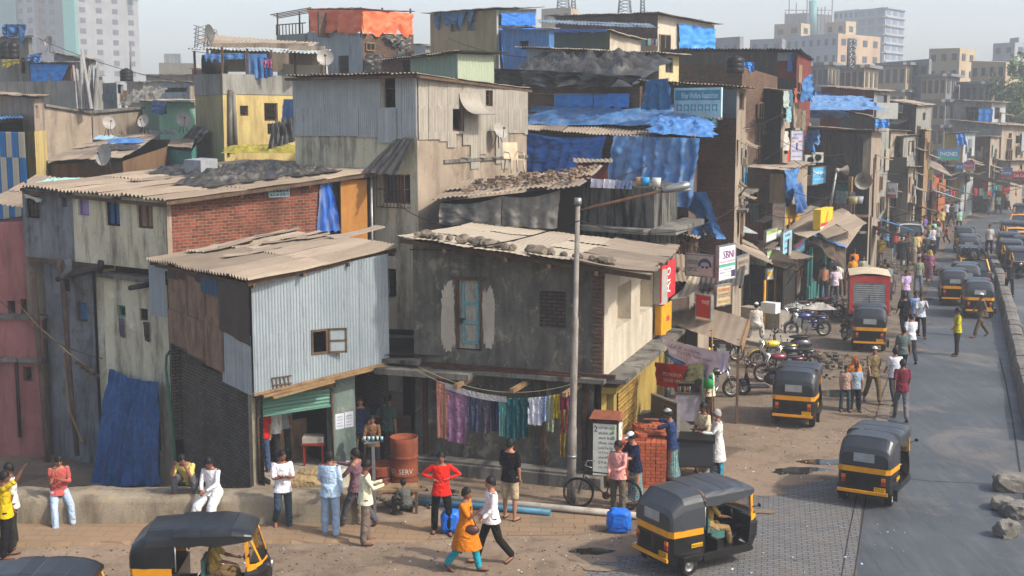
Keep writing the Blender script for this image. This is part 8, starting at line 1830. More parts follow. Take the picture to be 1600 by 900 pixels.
def people_near():
 W_=lambda x,y,z:tuple(G(x,y,z))
 person('man in a yellow shirt raising one arm at the left border',(12,872),20,U(POSE_S,aR=(125,10,25,0),aL=(5,15,20,0)),'c0a418','17171a',fine=True)
 person('man in a white shirt half hidden behind the yellow shirted one at the left border',(21,850),215,POSE_S,'c4c4c0','2a2a24',fine=True)
 sit=lambda x,y,hz=.5:None
 def seated(lb,x,ytop,Y,hd,pose,top,low,zseat=.62,**k):
  p=P(x,ytop,Y);return person(lb,(p.x,Y,0),hd,pose,top,low,fine=True,z=zseat-(pose.get('hip',.93)-.1),**k)
 seated('man in a salmon shirt and pale jeans sitting on the wall, hand on chin',92,765,25.95,-65,dict(L=(62,62,5),R=(55,20,8),aL=(25,5,105,50),aR=(45,5,120,10),lean=4,nod=18,sleeve=2),'a5504a','b4bcc8',z_=0)if False else None
 seated('man in a salmon shirt and pale jeans sitting on the wall, hand at his cheek',92,765,25.8,-60,dict(hip=.93,L=(62,55,8),R=(48,22,10),aL=(25,5,100,45),aR=(45,5,125,10),lean=8,nod=22,sleeve=2),'a5504a','9fb0c4',.62)
 person('man in a pale yellow shirt squatting on the wall, hands over his face',tuple(P(296,768,26.1)),-95,dict(hip=.26,L=(122,138,14),R=(122,138,14),lean=30,aL=(85,5,110,20),aR=(85,5,110,20),nod=25),'c4b468','5a5c62',fine=True,z=.56)
 seated('man in a white kurta sitting on the wall with joined hands',334,765,25.8,-110,dict(L=(60,45,12),R=(60,45,10),lean=10,aL=(30,2,40,30),aR=(30,2,40,30),nod=25,sleeve=2,low='loose'),'cfcfd2','cfcfd2',.6)
 person('man in a white T-shirt and jeans leaning on the wall with folded arms',(443,822),-70,U(POSE_S,L=(2,2,3),R=(22,60,6),aL=(20,6,95,60),aR=(20,6,90,60),head=35),'d0d0d4','33404e',fine=True,sc=.98)
 person('man in a light blue shirt and pale jeans seen from behind by the sacks',(517,834),75,U(POSE_S,aL=(10,15,30,20),aR=(0,10,10,0),sleeve=2),'a9c0d6','8ea6c0',fine=True,sc=1.04)
 person('bearded man in a mauve checked shirt reaching to the blue packet',(558,822),165,U(WK,aR=(70,5,25,0),aL=(40,8,20,0),sleeve=2),'7c5a60','4d4a50',fine=True,tmat=cloth('mauve_check',['7c5a60','5f4650'],16,True),extra='beard')
 person('man in a cream shirt and brown trousers looking down at his phone',(572,846),12,U(POSE_S,aL=(30,5,75,15),aR=(30,5,75,15),nod=25,sleeve=2),'cccaae','6f6058',fine=True)
 person('small boy in a grey shirt squatting beside the orange barrel',(636,806),120,dict(hip=.2,L=(110,130,20),R=(110,130,20),lean=22,aL=(40,20,40,0),aR=(40,20,40,0),sleeve=2),'565650','3a3a3c',fine=True,sc=.72)
 person('young man in a bright red sweater with hands on hips',(690,834),-88,U(POSE_S,L=(6,2,8),R=(-4,4,6),aL=(-18,48,78,62),aR=(-18,48,78,62),sleeve=2),'cf241a','141416',fine=True)
 person('woman in an orange tunic and turquoise trousers striding left of the white shirted man',(728,893),-20,U(WK,L=(30,10,2),R=(-24,22,2),dress='kurta',aR=(35,8,95,30),sc=.92,low='loose')if False else dict(L=(20,8,1),R=(-16,20,1),dress='kurta',aL=(-10,8,20,0),aR=(35,8,95,10),low='trousers'),'c27018','1f8fa0',fine=True,sc=.95)
 person('man in a white shirt and black trousers walking at the bottom centre',(768,880),198,U(WK2,aR=(5,5,30,20),aL=(10,5,40,0),sleeve=2),'d2d2d4','1c1815',fine=True)
 person('man in a black T-shirt and beige shorts facing the laundry',(797,812),62,U(POSE_S,low='shorts'),'131417','a8977a',fine=True,sc=1.02)
 person('young man in a pink shirt standing by the bicycle',(965,802),-120,U(POSE_S,aL=(20,8,60,20),aR=(5,8,40,15),sleeve=2,head=-40),'cf8f86','5a5348',fine=True,sc=.93)
 lun=cloth('blue_check_lungi',['2c4a66','6f8f8a'],7,True)
 person('man in a white peaked cap and navy shirt by the brick stack',(992,792),205,dict(low='lungi',aL=(45,5,50,0),aR=(45,5,50,0),nod=20,lean=8),'171e38','2c4a66',fine=True,hat='peak',lmat=lun,sc=.98)
 person('man in a striped knitted cap lifting bricks off the stack',(1050,755),165,dict(low='lungi',aL=(75,5,20,0),aR=(95,5,5,0),nod=10,lean=8),'27365a','4a6a86',fine=True,hat='stripe',lmat=lun,sc=1.02)
 person('stout man in a cream polo shirt beside the black food box',(1098,740),-150,U(POSE_S,fat=1.22,low='loose',aL=(25,10,60,30),aR=(10,10,40,20)),'c4b79a','c8c4bc',fine=True)
 person('white haired man in a white kurta and blue patterned lungi',(1119,750),185,dict(low='lungi',dress='kurta',sleeve=2,aL=(35,5,60,10),aR=(15,5,50,10)),'cbc9c4','2a7a94',fine=True,hair=GREYH,extra='beard',sc=.98)
 person('man in a cream shirt holding a thin stick by the banner stall',(1108,664),160,U(POSE_S,sleeve=1,aL=(0,12,15,0)),'c8c0a4','3d2a24',fine=True)
 person('boy carrying a tray of cups in the dark alley',(583,742),-90,U(POSE_S,aL=(30,8,70,10),aR=(30,8,70,10),sleeve=2),'6e5038','23252c',fine=True,sc=.84)
 person('man in a dark green shirt turning away inside the alley',(607,724),60,U(POSE_S,aL=(-10,30,70,30)),'3d5048','22262e',fine=True,sleeve=None)if False else person('man in a dark green shirt turning away inside the alley',(607,724),60,U(POSE_S,aL=(-10,30,70,30)),'3d5048','22262e',fine=True)
 person('man in a navy shirt and grey trousers standing inside the alley',(564,728),-80,POSE_S,'20283c','5a5048',fine=True)
 person('man in a red T-shirt inside the shuttered shop',tuple(CHg.pt(.42,.12,-.6)),110,POSE_S,'b01c18','3a4a66',fine=True,z=.12)
 person('man in a white shirt inside the shuttered shop',tuple(CHg.pt(.85,.12,-.9)),80,U(POSE_S,sleeve=2),'bdbdbb','2a2a2c',fine=True,z=.12)
 person('man in a grey shirt at the back of the shuttered shop',tuple(CHg.pt(1.25,.12,-1.2)),100,POSE_S,'8a9094','2a2a2c',fine=True,z=.12)
 person('person in a pink shirt looking out of the upstairs window',tuple(CHf.pt(CHf.sz(488,535)[0],2.6,-.45)),0,POSE_S,'c4606a','3a3a40',fine=True,z=2.45)
 for(x,y,hd,lb)in((1096,876,31,'driver in a khaki uniform steering the rickshaw on the block paving'),(325,948,3,'driver in a tan shirt inside the rickshaw at the bottom border'),(1369,772,60,'driver inside the rickshaw above the broken concrete')):
  g=G(x,y);a=radians(hd);c=V3((g.x+cos(a)*.12,g.y+sin(a)*.12,0));person(lb,tuple(c),hd,dict(L=(82,70,12),R=(82,70,12),lean=2,aL=(38,10,40,5),aR=(38,10,40,5)),'a08444','8a6f4a',fine=True,z=-.12,sc=.86)
people_near()
def people_mid():
 sh=lambda n:None
 K=[(1333,640,-80,POSE_S,'c9761e','4a4a3a','woman in an orange headscarf walking behind two boys',dict(hat='scarf',extra='d8701a',sc=.9)),(1320,643,-90,POSE_S,'a08478','3a4a50','boy in a dull pink shirt in front of the orange scarf woman, left',dict(sc=.78)),(1336,643,-90,POSE_S,'8a9aa8','232326','boy in a grey blue shirt in front of the orange scarf woman, right',dict(sc=.8)),(1363,630,-85,WK,'6f6044','5f5238','man in a khaki shirt and white skullcap walking to the camera',dict(hat='cap')),(1396,632,95,WK2,'c2c6ca','3a404a','man in a white shirt walking away left of the red checked one',{}),(1407,657,80,WK,'8a3040','5e5e62','man in a dark red checked shirt walking away, nearest on the road edge',dict(sc=1.02,tmat=cloth('red_check',['8a3040','4a1c2c'],14,True))),(1409,592,92,WK2,'55605e','2e3236','man in a grey green shirt walking away',{}),(1421,567,88,WK,'c8ccd2','2a2c34','man in a white shirt walking away above the grey green one',{}),(1411,527,95,WK2,'121317','1c1d22','man in a black T-shirt walking away with a bag',{}),(1428,524,-85,POSE_S,'7a94c0','20242e','man in a blue shirt walking behind the pale shirted one',{}),(1437,528,-95,U(WK,aL=(40,5,110,20)),'aeb6bc','15161a','man in a pale shirt holding a hand to his face',{}),(1414,482,-92,WK,'b8a2c4','4a5058','man in a lavender shirt walking to the camera',{}),(1434,458,-90,POSE_S,'38607c','6a7c94','man in a blue and yellow striped T-shirt',dict(tmat=cloth('blue_yel',['2f5a80','9a9450'],5))),(1494,556,178,U(POSE_S,aL=(15,8,35,0)),'b0a81c','2c2522','man in a yellow shirt standing on the empty carriageway',{}),(1531,527,-170,WK,'625846','5a4c3a','man in a khaki kurta and white cap crossing the road',dict(hat='cap')),(1544,411,-95,POSE_S,'a8a59c','202636','man in a pale shirt standing on the road divider',dict(z=.5)),(1576,463,-100,WK,'26282c','1a1c20','man in a black printed T-shirt beyond the divider',{}),(1407,419,-90,dict(dress='kurta',sleeve=2),'15171a','b8b8b4','man in a long black kurta and white trousers',{}),(1414,418,-85,POSE_S,'1a1c22','1c1e24','woman in black beside the long black kurta man',{}),(1427,415,85,dict(low='lungi'),'8a8468','7a6a5c','woman wrapped in a beige shawl',dict(hat='scarf',extra='8f8a6a',sc=.93)),(1452,440,92,dict(low='lungi'),'84536c','6a4a58','woman in purple with a mustard headscarf',dict(hat='scarf',extra='a8914a',sc=.93)),(1444,438,95,dict(low='lungi'),'5a3844','4a3440','woman in dark maroon beside the mustard scarf woman',dict(sc=.93)),(1454,424,80,WK,'15181c','2a2c32','man in a black shirt right of the mustard scarf woman',{}),(1439,404,90,POSE_S,'a87058','4a3a34','person in a salmon shirt among the crowd',dict(sc=.9)),(1447,412,88,WK2,'3c4840','2a2a2e','person in a dark olive top among the crowd',{}),(1436,424,-90,POSE_S,'9a9894','4a4a4c','child in a grey shirt before the purple shawl',dict(sc=.65)),(1478,381,170,U(WK,L=(40,60,2)),'a8252a','20242e','child in a red shirt running on the road',dict(sc=.72)),(1456,396,90,WK,'b8aeb0','3a3a40','person in a white top with dark trousers in the crowd',{}),(1450,388,92,WK2,'7a6a30','3a3a38','person in an olive yellow top in the crowd',{}),(1443,376,90,WK,'6f5aa0','24262c','man in a purple shirt by the white van',{}),(1438,368,88,POSE_S,'9aa8b4','2c2e36','man in a pale blue shirt above the purple one',{}),(1462,378,95,POSE_S,'1e2024','1c1d22','woman in a long black robe in the crowd',dict(sc=.95)),(1453,368,90,POSE_S,'7c6248','332c28','man in a brown shirt in the crowd',{}),(1449,356,90,POSE_S,'7494b0','2c3038','man in a sky blue shirt in the crowd',{}),(1424,395,-90,POSE_S,'a4b4c0','33363c','child in a pale shirt behind the white van',dict(sc=.7)),(1430,397,-88,POSE_S,'cc5a1e','2c2c30','child in an orange shirt behind the white van',dict(sc=.72)),(1435,398,-80,POSE_S,'17181c','222226','child in black behind the white van',dict(sc=.74)),(1389,378,-90,POSE_S,'b8ae98','2c2c34','man in a cream vest by the van',dict()),(1376,418,80,POSE_S,'b0901c','4a4438','man in a mustard shirt at the glass showcase',{}),(1386,470,100,POSE_S,'64767e','2e3238','man in a blue grey shirt walking past the red truck',{}),(1381,462,-70,POSE_S,'3a3c42','2a2a2e','dark haired man just behind the red truck',{}),(1286,470,100,dict(dress=None),None,'1f222c','bare chested man at the teal shop',{}),(1303,475,100,POSE_S,'c0b0c0','4c4a50','man in a pale pink shirt with a bottle at the teal shop',{}),(1309,464,-80,POSE_S,'c2c0b8','5a5048','man in a white vest near the teal shop',{}),(1315,462,90,POSE_S,'20242c','4a3a30','man in a black shirt by the teal shop corner',{}),(1279,468,75,POSE_S,'4a4038','3a5a7c','person in brown with blue trousers at the teal shop',{}),(1297,456,-100,POSE_S,'2e3036','26282e','dark clothed man at the back of the teal shop',{}),(1331,456,95,POSE_S,'c88a18','5e625c','man in a marigold shirt by the rubble',{}),(1333,442,92,POSE_S,'c4701c','4a4a48','man in an orange shirt behind the marigold one',{}),(1347,452,-90,POSE_S,'9a9c90','3a3a3c','man in a patterned grey shirt by the rubble',dict(sc=.95)),(1237,470,-40,POSE_S,'1c2230','1c2028','man in dark blue between food shop and teal shop',{}),(1257,462,100,POSE_S,'b08a4a','4a4238','man in ochre inside the teal shop',{})]
 for x,y,hd,po,c1,c2,lb,k in K:person(lb,(x,y),hd,po,c1,c2,skin=None,**k)
 p=P(1182,470,45.2);person('shopkeeper in white seated on the cement counter, seen from behind',(p.x,45.2,0),80,dict(L=(80,80,15),R=(80,80,15),sleeve=2,low='loose',lean=6),'c0bcb4','b0aca4',z=0.05,hat='cap')
 far=[(1528,318),(1536,322)]
 cols=[('bac0c4','white'),('5a82a8','blue'),('b8483a','red'),('2a2c30','black'),('8ab49c','sea green'),('c0a868','sand'),('7a5a88','violet'),('8c8c88','grey'),('c88c38','orange'),('6a5444','brown')]
 spots=[(1498,362,90,4,'on the open road near the bend'),(1471,362,95,5,'leading the crowd along the curb'),(1467,356,90,3,'in the crowd by the cart'),(1460,352,88,9,'behind the crowd by the cart'),(1493,347,90,0,'beside the blue covered cart'),(1544,336,92,3,'walking past the far motorcycles in jeans'),(1559,334,92,4,'walking past the far rickshaw'),(1551,322,90,6,'in a long robe by the far rickshaw'),(1562,325,85,9,'behind the sea green one'),(1574,328,90,7,'at the second far rickshaw'),(1589,318,95,0,'seated by the grey lorry'),(1508,326,-90,0,'on a motorcycle at the curb'),(1483,340,90,1,'by the blue tarp cart'),(1476,336,80,8,'at the cloth stall'),(1532,300,-90,5,'before the far shops'),(1558,298,-90,0,'before the red script board, left'),(1567,297,-80,0,'before the red script board, right'),(1540,302,80,2,'before the far shops in the shade'),(1455,342,88,7,'at the billboard shop'),(1440,352,90,1,'left of the billboard shop'),(1431,360,85,3,'near the van front'),(1445,346,90,2,'below the purple billboard'),(1425,352,92,6,'between van and shops'),(1412,356,-90,5,'at the brick hut'),(1396,362,-85,8,'at the brick hut front'),(1369,402,-85,7,'at the snack stall, left'),(1360,396,-95,9,'at the snack stall, back'),(1352,404,-60,2,'by the snack stall corner'),(1580,312,90,1,'beside the grey lorry'),(1520,308,95,9,'between parked motorcycles and shops'),(1486,352,92,3,'at the crowd front by the curb'),(1478,348,88,0,'in the crowd front, middle'),(1464,366,90,5,'in the thick of the crowd'),(1458,362,90,1,'in the thick of the crowd, left side'),(1470,348,90,6,'at the back of the crowd'),(1436,386,90,3,'right of the van in the crowd'),(1444,396,90,9,'before the olive yellow one'),(1458,384,95,4,'beside the long robed woman'),(1464,390,88,7,'on the right flank of the crowd'),(1449,404,90,1,'behind the mustard scarf woman'),(1432,408,-90,5,'near the beige shawl'),(1440,392,92,0,'deep in the crowd by the van'),(1461,372,90,8,'left of the running child'),(1418,408,-80,9,'between black kurta and shawl'),(1398,400,-90,2,'at the blue tarp heap'),(1384,396,-85,1,'behind the white notice'),(1366,388,80,0,'under the brown awning')]
 for i,(x,y,hd,c,w_)in enumerate(spots):person('distant person in %s %s'%(cols[c][1],w_),(x,y),hd,(WK,POSE_S,WK2)[i%3],cols[c][0],['2c3038','4a4640','3a4a5c'][i%3],group='people in the far bazaar crowd',sc=.97)
people_mid()
bpy.data.scenes.remove(TS)
# = street furniture and small things
def props():
 Rr=random.Random(99);gx=lambda x,y,z=0:G(x,y,z)
 mpost=plaster('lamp_post_paint','9a948b','7d7871','5c4534',.7,2,1.2,.2)
 b=gx(892,786);t=P(903,318,b.y+.15);root=thing('street_lamp','tall rust stained street lamp post leaning slightly right before the laundry','street lamp',b)
 mb=MB(mpost);mb.tube([b,b.lerp(t,.25),b.lerp(t,.26),b.lerp(t,.62),b.lerp(t,.63),t],[.1,.095,.08,.075,.06,.05],14);mb.build('pole',None,root)
 mb=MB(m_steel);mb.cyl(b.lerp(t,.16)-V3((0,0,.03)),b.lerp(t,.16)+V3((0,0,.03)),.105,14);mb.cyl(t-V3((0,0,.03)),t+V3((0,0,.12)),.08,10);mb.build('collar',None,root)
 a0=P(905,330,t.y);a1=P(1040,297,t.y+.4);mb=MB(m_iron);mb.tube([a0,a0.lerp(a1,.12)+V3((0,0,.02)),a1],.035,8);mb.build('arm',None,root)
 h1=P(1078,288,t.y+.5);mb=MB(m_steel);d=(h1-a1);mb.tube([a1-d*.15,a1+d*.1,a1+d*.6,h1-d*.1,h1],[(.06,.05),(.1,.08),(.15,.1),(.14,.09),(.05,.04)],12);l=mb.build('lamp_head',None,root);mb=MB(m_lens);mb.ell(a1.lerp(h1,.6)-V3((0,0,.06)),(.25,.09,.06),12,6);mb.build('lens',None,l)
 W=Wall(BHf.pt(0,0,1.0),BHf.pt(BHf.L,0,1.0));s0,z0=W.sz(650,578);s1,z1=W.sz(893,612)
 ln=lambda s:(lambda k:z0+(z1-z0)*k-.42*4*k*(1-k)*.9)((s-s0)/(s1-s0))
 mb=MB(plain('rope','9a8a6a',.9));mb.tube([W.pt(s0+(s1-s0)*i/24,ln(s0+(s1-s0)*i/24))for i in range(25)],.012,5);mb.tube([W.pt(s0+(s1-s0)*i/24,ln(s0+(s1-s0)*i/24)+.05+.1*i/24,-.15)for i in range(25)],.009,5);tag(mb.build('clothes_line',loc=W.pt(s0,z0)),'sagging double clothes line from the ledge to the lamp post','clothes line')
 cl=[(682,703,684,['b8a070','a0505a'],'checked pink and yellow cloth, leftmost on the line'),(699,731,690,['8a6480'],'large mauve cloth second from the left on the line'),(731,752,672,['2c3040','4a5068'],'dark striped cloth on the line'),(750,768,675,['4a4650'],'dull grey violet cloth on the line'),(767,780,674,['1d2440'],'navy cloth in the middle of the line'),(779,791,680,['5a908a'],'pale teal cloth on the line'),(789,808,686,['164a50','1f5a5e'],'deep teal long cloth on the line'),(806,828,684,['18484c'],'second deep teal cloth on the line'),(825,848,664,['c9c9d0'],'white shirt on the line'),(846,858,660,['2f5f9a','a8b8cc'],'blue checked cloth on the line'),(853,867,674,['8f9678'],'pale olive cloth on the line'),(863,876,652,['a89020'],'mustard shirt on the line'),(875,889,676,['6a2438'],'crimson cloth at the right end of the line'),(875,889,712,['3a5a40','a07a30'],'long green and ochre checked cloth below the crimson one')]
 for i,(x0,x1,yb,c,lb)in enumerate(cl):
  a,bq=W.sz(x0,630)[0],W.sz(x1,630)[0];zb=W.sz((x0+x1)/2,yb)[1];dz=-.38 if i==13 else 0
  mb=MB(cloth('wash_'+c[0],c,9,True));drape(mb,W.pt(a,ln(a)+.02+dz,.01+.01*(i%2)),W.pt(bq,ln(bq)+.02+dz,.01+.01*(i%2)),W.pt(a+.02,zb,.03),W.pt(bq-.02,zb+Rr.uniform(-.06,.06),.03),16,14,.035,1.6+i%3*.5,W.n,i,rag=.05)
  tag(mb.build('laundry',loc=W.pt(a,zb)),lb,'laundry','washing on the clothes line')
 a,bq=W.sz(697,620)[0],W.sz(793,620)[0];mb=MB(cloth('wash_strip',['8a929a','b0a8a0'],14,True));n=20
 for i in range(n):s_,e_=a+(bq-a)*i/n,a+(bq-a)*(i+1)/n;mb.face([W.pt(s_,ln(s_)-.08,.05),W.pt(e_,ln(e_)-.08,.05),W.pt(e_,ln(e_)+.06,.05),W.pt(s_,ln(s_)+.06,.05)])
 tag(mb.build('laundry',loc=W.pt(a,ln(a))),'folded grey striped cloth laid along the line top','laundry','washing on the clothes line')
 def barrel(lb,x,y,r,h,txt=False,zz=0):
  g=gx(x,y,zz);root=thing('oil_drum',lb,'oil drum',g);n=28;mt=plaster('rusty_orange_drum','8f4a32','6f4030','5a3424',.8,3,.8,.3,c3='7d4a34')
  mb=MB(mt);pr=[(0,.02),(r*.97,.02),(r,0)]+[(r+(.012 if i%2 else 0),h*(.03+.04*i))for i in range(7)]+[(r,h*.32),(r+.02,h*.335),(r,h*.35),(r,h*.64),(r+.02,h*.655),(r,h*.67)]+[(r+(.012 if i%2 else 0),h*(.7+.036*i))for i in range(7)]+[(r+.01,h),(r*.97,h),(r*.95,h-.03),(0,h-.04)]
  k=len(pr)-1;mb.grid(lambda u,v:g+V3((pr[int(v*k+.5)][0]*cos(2*pi*u),pr[int(v*k+.5)][0]*sin(2*pi*u),pr[int(v*k+.5)][1])),n,k);mb.build('drum',None,root)
  if txt:
   for wd,a0,a1 in(('MO',205,236),('SERV',252,312)):
    o=lettering(root,wd,(0,0,0),(1,0,0),(0,1,0),1,1,plain('faded_white','b5a894',.8));
    for v in o.data.vertices:
     q=WM[root.name]@v.co;a=radians(a0+(a1-a0)*q.x);z=h*.47+.12*q.y;v.co=V3((cos(a)*(r+.006),sin(a)*(r+.006),z))
 barrel('tall rusty orange oil drum with faded white lettering by the alley',632,768,.31,1.02,True);bpy.data.objects['drum'].scale=(1,1,1.25)
 barrel('short rusty orange drum sunk behind the tall one',596,766,.31,.62)
 g=gx(586,808);root=thing('steel_stand','slim grey steel stand with a narrow top before the alley','stand',g);mb=MB(m_steel);mb.bar(g,g+V3((-.02,0,1.62)),.06);mb.bar(g+V3((-.02,0,1.55)),g+V3((-.28,.3,1.62)),.04);mb.bar(g+V3((-.2,-.05,1.62)),g+V3((.12,-.05,1.64)),.05,.03);mb.build('post',None,root)
 p=P(583,690,28.9);mb=MB(m_black);mb.obox(p+V3((-.26,-.1,0)),(.5,0,0),(0,.2,0),(0,0,.03));o=mb.build('tray',loc=p);tag(o,'black tray with small tea glasses held by the boy in the alley','tray')
 for i in range(5):mb=MB(plain('tea_glass','a0c4c8',.2,spec=.6));q=p+V3((-.2+.1*i,0,.03));mb.tube([q,q+V3((0,0,.09))],[.028,.034],8);tag(mb.build('tea_glass',loc=q),'small tea glass standing in the row on the black tray','glass','tea glasses on the tray')
 g=gx(622,800);root=thing('plank_table','low plank table beside the orange drum','table',g);mb=MB(m_woodl);mb.obox(g+V3((-.85,-.2,.48)),(1.3,.1,0),(-.05,.5,0),(0,0,.05));mb.build('tabletop',None,root)
 for dx,dy in((-.8,-.15),(.4,-.1),(-.8,.25),(.38,.3)):mb=MB(m_wood);mb.bar(g+V3((dx,dy,0)),g+V3((dx,dy,.48)),.05);mb.build('leg',None,root)
 ms=cloth('jute',['8f7a58']);mw=tarp('woven_sack','b5b09a','a39c86','7a705c',.3)
 for i,(x,y,z,s_,m,lb)in enumerate([(470,752,.45,(.5,.3,.16),ms,'brown jute sack lying left on the sack pile'),(495,742,.75,(.45,.3,.15),ms,'brown jute sack on top of the sack pile'),(485,756,.5,(.4,.3,.14),mw,'grey sack at the bottom of the pile'),(532,752,.65,(.26,.26,.4),mw,'full white woven sack standing beside the pile'),(548,748,.7,(.22,.22,.38),mw,'second full woven sack right of the first'),(546,726,1.08,(.2,.14,.05),m_tblue,'bright blue plastic packet on the woven sacks')]):
  p=P(x,y,26.6+.2*(i%3));bm=bmesh.new();bmesh.ops.create_icosphere(bm,subdivisions=4,radius=1)
  for v in bm.verts:q=v.co.normalized();k=1+.14*mnoise.noise(q*2+V3((i*3,0,0)))+.06*mnoise.noise(q*6);q=V3([math.copysign(abs(c)**.75,c)for c in q]);v.co=V3((q.x*s_[0]*k,q.y*s_[1]*k,q.z*s_[2]*k))
  me=bpy.data.meshes.new('sack');bm.to_mesh(me);bm.free();me.materials.append(m);me.polygons.foreach_set('use_smooth',[True]*len(me.polygons));o=bpy.data.objects.new('sack' if i<5 else 'packet',me);COL.objects.link(o);o.location=p;tag(o,lb,'sack' if i<5 else 'packet','sacks on the end of the low wall' if i<5 else None)
 def bag(lb,x,y,s_,m,txt=None,hd=0):
  p=gx(x,y);bm=bmesh.new();bmesh.ops.create_icosphere(bm,subdivisions=5,radius=1)
  for v in bm.verts:q=v.co.normalized();k=1+.12*mnoise.noise(q*2.3+V3((x,0,0)))+.1*(1-abs(mnoise.noise(q*5+V3((x,2,0))))*2)*.6;z=q.z;q=V3((math.copysign(abs(q.x)**.6,q.x),math.copysign(abs(q.y)**.6,q.y),math.copysign(abs(q.z)**.6,q.z)));v.co=V3((q.x*s_[0]*k,q.y*s_[1]*k,(q.z*k+1)*s_[2]))
  me=bpy.data.meshes.new('plastic_bag');bm.to_mesh(me);bm.free();me.materials.append(m);me.polygons.foreach_set('use_smooth',[True]*len(me.polygons));o=bpy.data.objects.new('plastic_bag',me);COL.objects.link(o);o.location=p;tag(o,lb,'bag','stuffed blue plastic bags');WM[o.name]=Matrix.Translation(p)
 mbg=tarp('glossy_blue_bag','0f58b8','1a6acc','7fa0cc',.15,.3)
 bag('stuffed bright blue bag behind the red sweater man and the woman in orange',705,832,(.2,.2,.24),mbg);bag('stuffed bright blue bag with faint white lettering before the pink shirted man',967,830,(.24,.2,.23),mbg)
 for i,(a,c,r,m,lb)in enumerate([((655,789),(860,806),.07,plain('blue_pipe','3f7088',.5,var=.15),'long light blue water pipe lying along the plinth'),((655,781),(1005,812),.075,plaster('white_pipe','b0aaa0','9a948a','6a5a4a',.5),'long dirty white pipe behind the blue one'),((800,795),(1010,806),.05,m_iron,'thin rusty pipe near the bicycle')]):mb=MB(m);p,q=gx(*a),gx(*c);mb.tube([p+V3((0,0,r)),p.lerp(q,.5)+V3((0,0,r+.02)),q+V3((0,0,r))],r,12);tag(mb.build('pipe',loc=p),lb,'pipe')
 g=gx(945,762);root=thing('notice_booth','small booth pasted with white posters under a brown pitched top','booth',g,radians(-14));M=WM[root.name];bx=lambda mb,lo,hi:mb.box(lo,hi,M)
 mb=MB(m_iron);bx(mb,(-.3,-.05,.15),(.3,.5,1.62));
 for sx in(-.28,.28):
  for sy in(-.03,.47):bx(mb,(sx-.02,sy-.02,0),(sx+.02,sy+.02,.2))
 mb.build('cabinet',None,root);mb=MB(plain('brown_booth_top','7d4a35',.8,var=.2));v=[M@V3(q)for q in((-.36,-.12,1.62),(.36,-.12,1.62),(.36,.56,1.62),(-.36,.56,1.62),(-.3,.22,1.76),(.3,.22,1.76))];mb.idx(v,[(0,1,5,4),(2,3,4,5),(1,2,5),(3,0,4),(3,2,1,0)]);mb.build('top',None,root)
 mp=plain('poster_white','c0c4bd',.8,var=.12);mg=plain('poster_green','6f9a4f',.8);mb=MB(mp);bx(mb,(-.27,-.065,.3),(.26,-.05,1.5));bx(mb,(.3,0,.35),(.315,.24,1.5));bx(mb,(.3,.26,.3),(.315,.46,1.45));po=mb.build('poster',None,root)
 mb=MB(mg)
 for i in range(14):x=Rr.uniform(.12,.24);z=Rr.uniform(.3,1.4);bx(mb,(x,-.07,z),(x+.04,-.064,z+Rr.uniform(.03,.09)))
 for i in range(8):y=Rr.uniform(.02,.4);z=Rr.uniform(.4,1.4);bx(mb,(.314,y,z),(.32,y+.05,z+.06))
 mb.build('torn_paper',None,root);X=M.to_3x3()@V3((1,0,0));lettering(po,'2',M@V3((-.25,-.067,1.32)),X,(0,0,1),.08,.13,m_ink,.002)
 for i in range(9):lettering(po,['ujTqk ujn','akahk bh','shrk lkdn','dhuk rkn','LnkTe bk','usTkap bk','akahk akp','STAsad','LLn DRAp'][i],M@V3((-.14+.0*i,-.067,1.38-i*.115)),X,(0,0,1),.34,.06,m_ink,.002)
 mbk=sheet('stacked_brick','a04e32','b55f3e','5a3020',.3,.9,0,.3)
 for(x,y,nx,ny,nz,hd,lb)in((1000,762,5,6,13,-8,'big stack of red bricks behind the white capped man'),(1026,752,4,3,14,12,'narrow front stack of red bricks beside the striped cap man'),(1022,722,4,4,11,5,'rear stack of red bricks with loose ones on top')):
  g=gx(x,y);root=thing('brick_stack',lb,'bricks',g,radians(hd),'stacks of red bricks');M=WM[root.name];mb=MB(mbk)
  for k in range(nz):
   for j in range(ny):
    for i in range(nx):
     if k==nz-1 and Rr.random()<.3:continue
     e=Rr.uniform(-.012,.012);bw,bd=(.225,.11)
     if k%2:a=(i-nx/2)*.235;c=j*.118;mb.box((a+e,c,k*.082),(a+bw+e,c+bd,k*.082+.074),M)
     else:a=(i-nx/2)*.235;c=j*.118;mb.box((a,c+e*.5,k*.082),(a+bd-.005,c+bd,k*.082+.074),M);mb.box((a+bd+.008,c+e*.5,k*.082),(a+bw,c+bd,k*.082+.074),M)
  mb.build('bricks',None,root)
 mb=MB(m_brickred);
 g=gx(1010,690);mb=MB(plaster('grey_sand','5d5850','4d4942','3a362f',.4,3));mb.grid(lambda u,v:V3((g.x+(u-.5)*3.4,g.y+(v-.5)*3.0,max(-.02,.75*(1-4*((u-.5)**2+(v-.5)**2))*(1+.3*mnoise.noise(V3((u*6,v*6,0))))))),30,24);tag(mb.build('sand_heap',loc=g),'heap of dark grey building sand behind the brick stacks','sand heap')
 bag('grey sack lying on the brick stack',985,700,(.4,.25,.1),m_tgrey);o=bpy.data.objects[-1]if False else None
 Wk=WP(1022,32.6,1064,31.4,650);r=Wk.rect(1022,623,1062,665);o=board('grey telephone booth board with faded orange letters',Wk,(1022,623,1062,665),plain('pco_grey','5f5a50',.7,var=.15),lines=[('STD',.42,.55,.9,.85,'b8842a'),('PCO',.42,.15,.9,.45,'7a5f30')])
